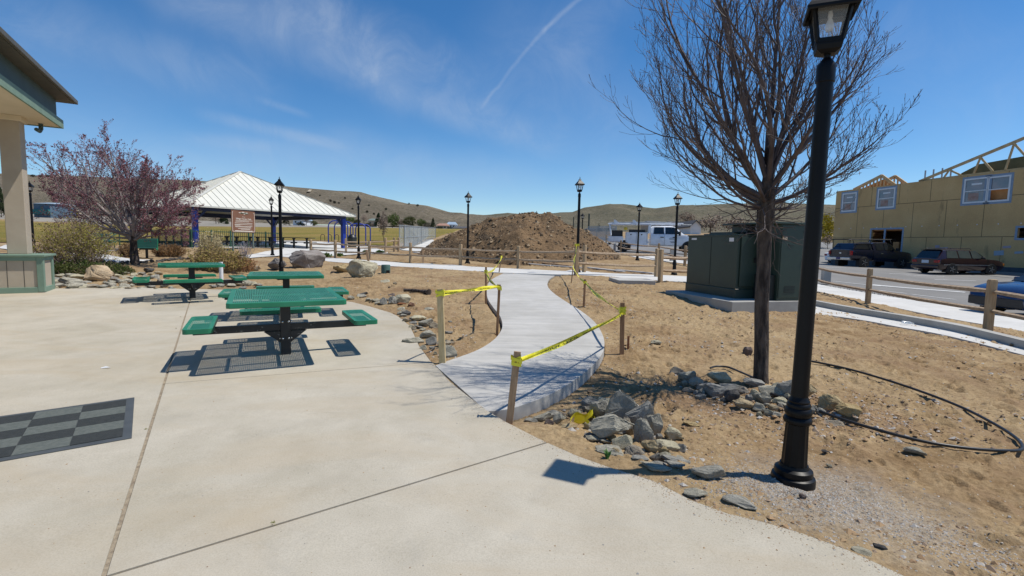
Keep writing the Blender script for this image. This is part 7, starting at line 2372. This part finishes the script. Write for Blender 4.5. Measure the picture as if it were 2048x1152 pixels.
# ---------------- blue car nosing in at the right frame edge
def blue_car():
    c = Vector((13.0, 13.3, 0)); ph = R(184); c.z = lotz(14.5, 13.3)
    off = Vector((math.cos(ph), math.sin(ph), 0))
    t = thing('blue_car', 'shiny blue sedan nosing towards the pavement behind the rightmost fence post', 'car', c - off * 4.5, ph)
    HW = .90
    S = [(0, profile(HW * .85, .4, .86, .86, .6)), (.15, profile(HW * .95, .3, .96, .96, .62)), (.7, profile(HW, .25, .97, 1.02, .6)), (1.25, profile(HW, .22, .95, 1.40, .56)), (2.3, profile(HW, .22, .93, 1.43, .58)), (2.7, profile(HW, .22, .92, 1.36, .56)), (3.4, profile(HW, .22, .90, .94, .62)), (4.0, profile(HW * .99, .22, .85, .87, .60)), (4.35, profile(HW * .95, .24, .77, .78, .58)), (4.55, profile(HW * .86, .28, .66, .66, .5)), (4.64, profile(HW * .76, .34, .55, .55, .42))]
    loft(S, 0).build('body', M_BLUEP, t, smooth='auto')
    for sd in (-1, 1):
        yb, yr = sd * HW * .957, sd * .60
        for q in ((1.2, 2.0, 1.96, 1.42), (2.08, 3.05, 2.55, 2.06)): side_panel('side_window', t, [(q[0], yb, .96), (q[1], yb, .96), (q[2], yr, 1.35), (q[3], yr, 1.35)], M_CGLASS, (0, sd, .3))
        for x in (.85, 3.65): arch(t, x, HW, .33, sd); wheel(t, x, sd * (HW - .09), .33, .21, -sd)
        mb = MB(); mb.box((4.30, sd * .66, .66), (.30, .34, .10)); mb.build('headlight', M_CGLASS, t, bevel=.03)
        mb = MB(); mb.box((4.18, sd * (HW * .955), .56), (.22, .04, .06)); mb.build('side_marker', M_AMBER, t, bevel=.01)
        mb = MB(); mb.box((2.85, sd * (HW + .08), .98), (.13, .17, .12)); mb.build('wing_mirror', M_BLUEP, t, bevel=.03)
    mb = MB(); mb.box((4.60, 0, .42), (.10, 1.40, .24)); mb.build('lower_grille', M_TRIMB, t, bevel=.03)
    mb = MB(); mb.box((4.57, 0, .62), (.10, .6, .06)); mb.build('upper_grille', M_TRIMB, t, bevel=.01)
    side_panel('windscreen', t, [(3.38, -.70, .945), (3.38, .70, .945), (2.70, .54, 1.35), (2.70, -.54, 1.35)], M_CGLASS, (1, 0, .5))


blue_car()


def white_sedan():
    c = at(1662, 530, 46); c.z = lotz(c.x, c.y)
    t = thing('white_car', 'white car mostly hidden behind the navy pickup', 'car', c, R(14))
    HW = .85
    S = [(0, profile(HW * .9, .34, .9, .9, .6)), (.1, profile(HW, .26, .96, .98, .6)), (.6, profile(HW, .24, .95, 1.40, .58)), (2.2, profile(HW, .22, .93, 1.46, .58)), (2.7, profile(HW, .22, .92, 1.38, .56)), (3.4, profile(HW, .22, .9, .95, .6)), (4.2, profile(HW * .95, .24, .8, .8, .58)), (4.4, profile(HW * .85, .3, .66, .66, .5))]
    loft(S, 0).build('body', M_WHITEP, t, smooth='auto')
    for sd in (-1, 1):
        for q in ((.8, 1.7, 1.66, .95), (1.78, 2.95, 2.5, 1.76)): side_panel('side_window', t, [(q[0], sd * HW * .957, .97), (q[1], sd * HW * .957, .97), (q[2], sd * .60, 1.38), (q[3], sd * .6, 1.38)], M_CGLASS, (0, sd, .3))
        for x in (.85, 3.5): arch(t, x, HW, .31, sd); wheel(t, x, sd * (HW - .09), .31, .2, -sd)
    side_panel('rear_window', t, [(.14, -.66, .98), (.14, .66, .98), (.52, .54, 1.34), (.52, -.54, 1.34)], M_CGLASS, (-1, 0, .5))
    for sd in (-1, 1): mb = MB(); mb.box((.03, sd * .66, .78), (.12, .26, .16)); mb.build('tail_light', M_REDL, t, bevel=.02)


white_sedan()


# ---------------- white utility truck
def utility_truck():
    a = at(1215, 499.5, 41.5); b = at(1400, 509, 40); d = b - a; L = Vector((d.x, d.y, 0)).length
    c = a.copy(); c.z = min(lotz(a.x, a.y), a.z)
    t = thing('utility_truck', 'white crew-cab service truck with side lockers and an overhead pipe rack', 'truck', c, math.atan2(d.y, d.x))
    k = L / 7.4; HW = 1.0
    X = lambda x: x * k
    cab = [(X(3.42), profile(HW, .55, 1.42, 2.00, .74)), (X(3.55), profile(HW, .52, 1.42, 2.07, .76)), (X(5.0), profile(HW, .50, 1.42, 2.10, .76)), (X(5.35), profile(HW, .50, 1.41, 2.02, .73)), (X(6.05), profile(HW, .50, 1.40, 1.42, .75)), (X(7.0), profile(HW * .99, .5, 1.32, 1.34, .74)), (X(7.3), profile(HW * .95, .5, 1.2, 1.22, .7)), (X(7.4), profile(HW * .9, .52, 1.05, 1.05, .6))]
    loft(cab, 0).build('cab', M_WHITEP, t, smooth='auto')
    for sd in (-1, 1):
        yb, yr = sd * HW * .957, sd * .79
        for q in ((3.62, 4.45, 4.42, 3.68), (4.55, 5.75, 5.22, 4.54)): side_panel('side_window', t, [(X(q[0]), yb, 1.45), (X(q[1]), yb, 1.45), (X(q[2]), yr, 2.0), (X(q[3]), yr, 2.0)], M_CGLASS, (0, sd, .3))
        for x in (1.35, 6.35): arch(t, X(x), HW, .43, sd); wheel(t, X(x), sd * (HW - .12), .42, .28, -sd)
        mb = MB(); mb.box((X(5.62), sd * (HW + .20), 1.50), (.14, .30, .34)); mb.build('wing_mirror', M_TRIMB, t, bevel=.03)
        for x in (4.30, 5.25): mb = MB(); mb.box((X(x), sd * (HW + .012), 1.20), (.26, .03, .06)); mb.build('door_handle', M_TRIMB, t)
        gr = MB(); gr.box((X(4.5), sd * (HW + .002), 1.0), (.012, .01, .84)); gr.build('door_seam', M_TRIMB, t)
    side_panel('windscreen', t, [(X(6.03), -.72, 1.42), (X(6.03), .72, 1.42), (X(5.38), .62, 2.0), (X(5.38), -.62, 2.0)], M_CGLASS, (1, 0, .5))
    tx = MB()
    for z, s in ((1.12, 'CONSTRUCTION'), (1.02, 'SERVICES'), (.84, 'NEVADA')): pass
    for z, w_ in ((1.16, .50), (1.09, .62), (1.02, .55), (.86, .5), (.79, .32)): tx.box((X(5.15), -(HW + .008), z), (w_, .006, .028))
    tx.build('door_lettering', mk('blue_grey_ink', (.10, .13, .19), None, .6), t)
    # service body
    mb = MB()
    for sd in (-1, 1): mb.box((X(2.3), sd * .82, 1.10), (X(1.75), .40, .92))
    mb.box((X(1.75), 0, .80), (X(3.1), 1.5, .12)); mb.build('service_body', M_WHITEP, t, bevel=.02)
    for sd in (-1, 1):
        mb = MB(); mb.box((X(.65), sd * .82, 1.00), (X(1.2), .38, .44)); mb.build('rear_locker', M_RIM if False else M_WHITEP, t, bevel=.02)
        mb = MB(); mb.box((X(2.55), sd * .82, .56), (X(1.3), .38, .28)); mb.build('lower_locker', M_WHITEP, t, bevel=.02)
        for x in (1.47, 2.28, 3.12):
            mb = MB(); mb.box((X(x), sd * 1.022, 1.10), (.018, .012, .84)); mb.build('locker_seam', M_TRIMB, t)
        for x in (1.85, 2.7): mb = MB(); mb.lathe([(0, 0), (.055, 0), (.045, .02), (0, .022)], 12, (0, 0, 0), ax='y'); mb.v = [(X(x) + q[0], sd * (1.02 + q[1]), 1.38 + q[2]) for q in mb.v]; mb.build('locker_lock', M_TRIMB, t)
    mb = MB(); mb.box((X(.15), 0, .62), (.16, 1.9, .16)); mb.build('rear_bumper', M_TRIMB, t, bevel=.02)
    # load
    mb = MB(); mb.box((X(.75), .1, 1.45), (X(.9), 1.0, .55)); mb.build('compressor', M_TRIMB, t, bevel=.05)
    mb = MB(); mb.box((X(2.35), 0, 1.66), (X(1.3), .9, .28)); mb.build('tool_chest', M_TRIMB, t, bevel=.03)
    mb = MB(); mb.box((X(1.42), -.5, 1.86), (.28, .25, .22)); mb.build('yellow_tool', mk('tool_yellow', (.55, .40, .03), None, .5), t, bevel=.03)
    rk = MB()
    for sd in (-1, 1):
        rk.tube([(X(.0), sd * .9, 2.22), (X(5.9), sd * .85, 2.28)], .05, 7)
        rk.tube([(X(3.3), sd * .92, 1.5), (X(3.36), sd * .9, 2.26)], .06, 7)
        rk.tube([(X(.25), sd * .92, 1.3), (X(.1), sd * .9, 2.22)], .05, 7)
    for x in (.35, 1.9, 3.35, 5.6): rk.tube([(X(x), -.92, 2.24), (X(x), .92, 2.24)], .045, 7)
    for x in (.45, 1.95): rk.prism([(X(x), -.9, 2.24), (X(x) + .5, -.9, 2.24), (X(x) + .12, -.9, 2.55), (X(x), -.9, 2.55)], (0, .06, 0))
    rk.build('pipe_rack', M_WHITEP, t)
    pp = MB()
    for i in range(4): pp.tube([(X(.1 + .1 * i), -.55 + .3 * i, 2.32), (X(4.2 + .3 * i), -.55 + .3 * i, 2.40)], .045, 7)
    pp.tube([(X(-.7), -.7, 1.92), (X(.6), -.7, 1.94)], .03, 6); pp.tube([(X(4.2), -.3, 2.30), (X(6.6), -.3, 2.22)], .03, 6)
    pp.build('carried_pipes', M_GALV, t)


utility_truck()

# ================================================================== the building under construction
W0 = Vector((31.5, 31.0, 0)); WD = Vector((-.184, 1, 0)).normalized(); WN = Vector((-WD.y, WD.x, 0))
if WN.x > 0: WN = -WN


def wallpt(px, py):
    """distance along the wall and height of the photo pixel"""
    r = ray(px, py); t_ = (np.dot(np.array(W0 - Vector(CAM)), np.array(WN))) / np.dot(r, np.array(WN)); p = Vector(CAM + r * t_)
    return (p - W0).dot(WD), p.z


ub = thing('unfinished_building', 'two-storey building under construction sheathed in bare ochre boards with blue-taped windows', 'building', W0, math.atan2(WD.y, WD.x))
# local +x runs along the wall (away), local +y = left of it = towards the street
flipy = 1 if (Vector((0, 0, 1)).cross(WD)).dot(WN) > 0 else -1
s_end, _ = wallpt(1668, 450)


def osb():
    m, nt, p = nmat('sheathing')
    v = coords(nt)
    c = ramp(nt, noise(nt, v, .45, 5, .6), [(.3, (.52, .325, .14)), (.55, (.60, .39, .175)), (.75, (.66, .45, .215))])
    c = mix(nt, .5, c, ramp(nt, noise(nt, v, 14, 3, .7), [(.3, (.78, .77, .72)), (.7, (1.18, 1.18, 1.18))]), 'MULTIPLY')
    st = noise(nt, coords(nt, (1.0, 1.0, .22)), 1.6, 4, .6); k = ramp(nt, st, [(.60, (0, 0, 0)), (.70, (1, 1, 1))])
    c = mix(nt, math_(nt, 'MULTIPLY', k, .45), c, (.10, .085, .045))
    br = nt.nodes.new('ShaderNodeTexBrick'); br.offset = .5; br.inputs['Scale'].default_value = 1; br.inputs['Brick Width'].default_value = 2.44; br.inputs['Row Height'].default_value = 2.6; br.inputs['Mortar Size'].default_value = .022
    sx = nt.nodes.new('ShaderNodeSeparateXYZ'); tcc = nt.nodes.new('ShaderNodeTexCoord'); nt.links.new(tcc.outputs['Object'], sx.inputs[0]); cb_ = nt.nodes.new('ShaderNodeCombineXYZ'); nt.links.new(sx.outputs[0], cb_.inputs[0]); nt.links.new(sx.outputs[2], cb_.inputs[1]); nt.links.new(cb_.outputs[0], br.inputs['Vector'])
    c = mix(nt, math_(nt, 'MULTIPLY', br.outputs['Fac'], .8), c, (.07, .055, .025))
    nt.links.new(c, p.inputs['Base Color']); p.inputs['Roughness'].default_value = .9
    return m


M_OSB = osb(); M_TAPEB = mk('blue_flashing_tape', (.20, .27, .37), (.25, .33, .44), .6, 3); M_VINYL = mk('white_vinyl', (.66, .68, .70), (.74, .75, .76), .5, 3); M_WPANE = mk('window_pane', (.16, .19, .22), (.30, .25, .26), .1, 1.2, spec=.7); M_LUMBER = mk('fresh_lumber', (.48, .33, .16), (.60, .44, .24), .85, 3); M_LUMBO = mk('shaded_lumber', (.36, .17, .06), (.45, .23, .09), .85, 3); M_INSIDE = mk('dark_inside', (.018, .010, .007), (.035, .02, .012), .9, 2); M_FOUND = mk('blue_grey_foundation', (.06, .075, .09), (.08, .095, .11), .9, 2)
ZT = 6.75
openings = []
WIN = [('u', 1686, 1711, 386, 423), ('u', 1757, 1788, 376.5, 416), ('u', 1930, 1975, 356, 406), ('o', 1975.5, 2018, 352, 403)]
DOORS = [('d', 1743.5, 1798, 459, 536), ('l', 2036, 2062, 455.5, 476)]
rects = []
for kd, x0, x1, y0, y1 in WIN + DOORS:
    a = wallpt(x0, y0); b = wallpt(x1, y1); c_ = wallpt(x0, y1); d_ = wallpt(x1, y0)
    rects.append((kd, min(a[0], b[0]), max(a[0], b[0]), (b[1] + c_[1]) / 2, (a[1] + d_[1]) / 2))
# wall with real openings: columns between the opening edges
xsE = sorted(set([-24.0, s_end] + [r[1] for r in rects] + [r[2] for r in rects]))
wl = MB(); TH = .16
for x0, x1 in zip(xsE, xsE[1:]):
    xm = (x0 + x1) / 2; cuts = sorted([(r[3], r[4]) for r in rects if r[1] - 1e-6 <= x0 and r[2] + 1e-6 >= x1])
    z = -.5
    for lo_, hi_ in cuts + [(ZT, ZT)]:
        if lo_ > z + 1e-4: wl.box((xm, -flipy * TH / 2, (z + lo_) / 2), (x1 - x0, TH, lo_ - z))
        z = max(z, hi_)
wl.build('wall', M_OSB, ub)
mb = MB(); mb.box(((s_end - 24) / 2, -flipy * 6, ZT / 2 - .3), (s_end + 24 - .4, .1, ZT)); mb.box((s_end - .08, -flipy * 3.1, ZT / 2 - .25), (.16, 5.9, ZT + .5)); mb.build('rear_walls', M_OSB, ub)
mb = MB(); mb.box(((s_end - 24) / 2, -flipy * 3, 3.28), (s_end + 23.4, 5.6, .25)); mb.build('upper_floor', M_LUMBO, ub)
mb = MB(); gzb = .1; mb.box(((s_end - 24) / 2, flipy * .02, .22), (s_end + 24, .05, .9)); mb.build('foundation_strip', M_FOUND, ub)
for kd, x0, x1, z0, z1 in rects:
    w, h = x1 - x0, z1 - z0; xm, zm = (x0 + x1) / 2, (z0 + z1) / 2
    ta = MB(); e = .13
    for cx_, cz_, ww, hh_ in ((xm, z1 + e / 2, w + 2 * e, e), (xm, z0 - e / 2, w + 2 * e, e), (x0 - e / 2, zm, e, h), (x1 + e / 2, zm, e, h)):
        ta.box((cx_, flipy * .006, cz_), (ww, .012, hh_))
    if kd in 'uo':
        f = ta.build('window', M_TAPEB, ub)
        fr = MB(); b_ = .10
        for cx_, cz_, ww, hh_ in ((xm, z1 - b_ / 2, w, b_), (xm, z0 + b_ / 2, w, b_), (x0 + b_ / 2, zm, b_, h - 2 * b_), (x1 - b_ / 2, zm, b_, h - 2 * b_), (xm, zm - .02, w - 2 * b_, .06)): fr.box((cx_, -flipy * .01, cz_), (ww, .07, hh_))
        fr.build('window_frame', M_VINYL, f)
        pn = MB()
        if kd == 'u': pn.box((xm, -flipy * .03, zm), (w - .1, .012, h - .1))
        else: pn.box((xm, -flipy * .03, z1 - h * .26), (w - .1, .012, h * .47))
        pn.build('window_pane', M_WPANE, f)
        if kd == 'u':
            s_ = MB(); s_.box((xm, -flipy * .018, z1 - h * .24), (w * .42, .006, h * .07)); s_.build('window_sticker', M_VINYL, f)
            pn = MB(); pn.box((xm + w * .1, -flipy * .022, z0 + h * .26), (w * .42, .004, h * .30)); pn.build('inner_boards', mk('pinkish_boards', (.30, .17, .13), (.42, .30, .26), .6, 3), f)
        else:
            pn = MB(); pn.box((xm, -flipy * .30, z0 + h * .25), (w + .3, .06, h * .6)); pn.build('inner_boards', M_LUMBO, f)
    else:
        f = ta.build('opening', M_TAPEB, ub)
        if kd == 'd':
            mb = MB(); mb.box((xm + .12, flipy * .008, zm), (.16, .02, h)); mb.build('divider', M_TAPEB, f)
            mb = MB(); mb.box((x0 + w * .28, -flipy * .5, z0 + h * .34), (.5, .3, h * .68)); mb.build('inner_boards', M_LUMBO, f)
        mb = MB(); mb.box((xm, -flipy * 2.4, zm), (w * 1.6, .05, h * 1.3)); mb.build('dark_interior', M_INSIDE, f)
cp = MB(); k0 = wallpt(1680, 450)[0]; 
for i in range(26): cp.box((s_end - .6 - i * 1.25, flipy * .012, 3.42), (.05, .02, .07))
cp.build('metal_clips', M_VINYL, ub)
for px, py, w, h, lb in [(1888, 498, .55, .24, 'purple sheet'), (1998, 506, .55, .30, 'blue sheet'), (2014, 494, .45, .14, 'torn sheet'), (2038, 505, .45, .14, 'white sheet'), (1875, 493, .3, .18, 'scrap')]:
    s_, z_ = wallpt(px, py); mb = MB(); mb.box((s_, flipy * .015, z_), (w, .02, h), Matrix.Rotation(.08, 3, 'Y')); mb.build('paper_notice', mk('notice_' + lb.split()[0], (.30, .36, .42) if 'blue' in lb or 'white' in lb else (.36, .30, .34), None, .7), ub)
# gable truss at the near end, rising from the eave
sA = wallpt(1836, 364)[0]
tr = MB(); P0 = Vector((sA, -flipy * .08, ZT)); s1 = -4.0; slope_ = (8.85 - ZT) / (sA - 0.0); topz = lambda s: ZT + (sA - s) * slope_
tr.beam(P0, (s1, -flipy * .08, topz(s1)), .05, .20)
tr.beam((sA, -flipy * .08, ZT + .05), (s1, -flipy * .08, ZT + .05), .05, .12)
for px in (1898, 1958, 2022):
    s = wallpt(px, 330)[0]; z = topz(s) - .05
    tr.beam((s, -flipy * .08, z), (s + .35, -flipy * .08, ZT + .05), .05, .12)
    tr.beam((s, -flipy * .02, z), (s - .85, -flipy * .02, max(ZT + .1, z - 1.1)), .05, .12)
tr.build('gable_truss', M_LUMBER, ub)
mb = MB(); sB = wallpt(1900, 340)[0]
mb.prism([(sA - 1.5, -flipy * 1.1, ZT), (-5, -flipy * 1.1, ZT), (-5, -flipy * 1.1, ZT + 1.25), (sB - 1.0, -flipy * 1.1, ZT + .85), (sA - 2.2, -flipy * 1.1, ZT + .4)], (0, -flipy * .06, 0)); mb.build('inner_gable_wall', mk('green_sheathing', (.07, .085, .05), (.10, .11, .065), .9, 2), ub)
# small gable frame behind the far end of the wall
gf = MB()
yy = -flipy * .5
l = (wallpt(1697, 381)[0], ZT + .02); r_ = (wallpt(1779, 371)[0], ZT + .02); pk = (wallpt(1753, 352)[0], wallpt(1753, 352)[1] + .05)
for yo in (0, -flipy * 1.3):
    gf.beam((l[0], yy + yo, l[1]), (pk[0], yy + yo, pk[1]), .09, .24); gf.beam((r_[0], yy + yo, r_[1]), (pk[0], yy + yo, pk[1]), .09, .24)
    for q in range(1, 12):
        s = l[0] + (r_[0] - l[0]) * q / 12; f = (s - l[0]) / (pk[0] - l[0]) if (s - l[0]) / (pk[0] - l[0]) < 1 else (r_[0] - s) / (r_[0] - pk[0]); z = ZT + (pk[1] - ZT) * f
        gf.beam((s, yy + yo, ZT), (s, yy + yo, z - .05), .12, .05)
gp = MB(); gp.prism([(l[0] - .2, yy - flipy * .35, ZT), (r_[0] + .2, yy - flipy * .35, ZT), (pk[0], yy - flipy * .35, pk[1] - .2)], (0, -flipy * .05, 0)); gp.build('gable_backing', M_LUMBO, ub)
gf.build('small_gable_frame', M_LUMBER, ub)
for px in (1829, 1845, 1862, 1879):
    s, z = wallpt(px, 364); mb = MB(); mb.box((s, -flipy * .9, ZT + .25), (.07, .07, 1.3)); mb.build('upright_stud', M_RF_B, ub)

# ================================================================== stall lines on the asphalt
M_LINE = mk('white_road_paint', (.55, .55, .53), (.66, .66, .64), .7, 6)
mb = MB(); o_ = None
for k, (a, b, w) in enumerate([((1666, 562.5), (1762, 572.5), .10), ((1741, 579), (1813, 587.5), .10), ((1823, 589), (1910, 599.5), .10), ((1779, 547.5), (1822, 549), .14), ((1813, 550.5), (1889, 553.5), .14), ((1869, 559.5), (1952, 562), .14), ((1650, 535), (1692, 536.5), .14), ((1745, 570), (1930, 585), .30)]):
    A = G(*a, lotz); B = G(*b, lotz); d = B - A; d.z = 0; sd = Vector((-d.y, d.x, 0)).normalized() * w / 2; n = 10; mb = MB()
    for i in range(n):
        p = A.lerp(B, i / n); q = A.lerp(B, (i + 1) / n); P = [p - sd, q - sd, q + sd, p + sd]
        mb.poly([Vector((v.x, v.y, lotz(v.x, v.y) + .012)) for v in P])
    struct(mb.build('road_marking', M_LINE, fix=False))
# grey utility box on the pavement
for px, b, t_, w, lb in [(1651, 566, 541, 15, 'square grey utility box on the street pavement behind the fence'), (1343, 522, 500, 7, 'narrow grey utility box in front of the white truck'), (1229, 504, 488, 4.5, 'small brown service post behind the fence at the truck')]:
    p = G(px, b); s = depth(p) / FPX; mb = MB(); mb.box((0, 0, (b - t_) * s / 2), (w * s, w * s * .7, (b - t_) * s)); mb.box((0, 0, (b - t_) * s + .02), (w * s * 1.08, w * s * .78, .05)); o = mb.build('utility_box', M_KERB, bevel=.02); o.location = p; tag(o, lb, 'utility box')
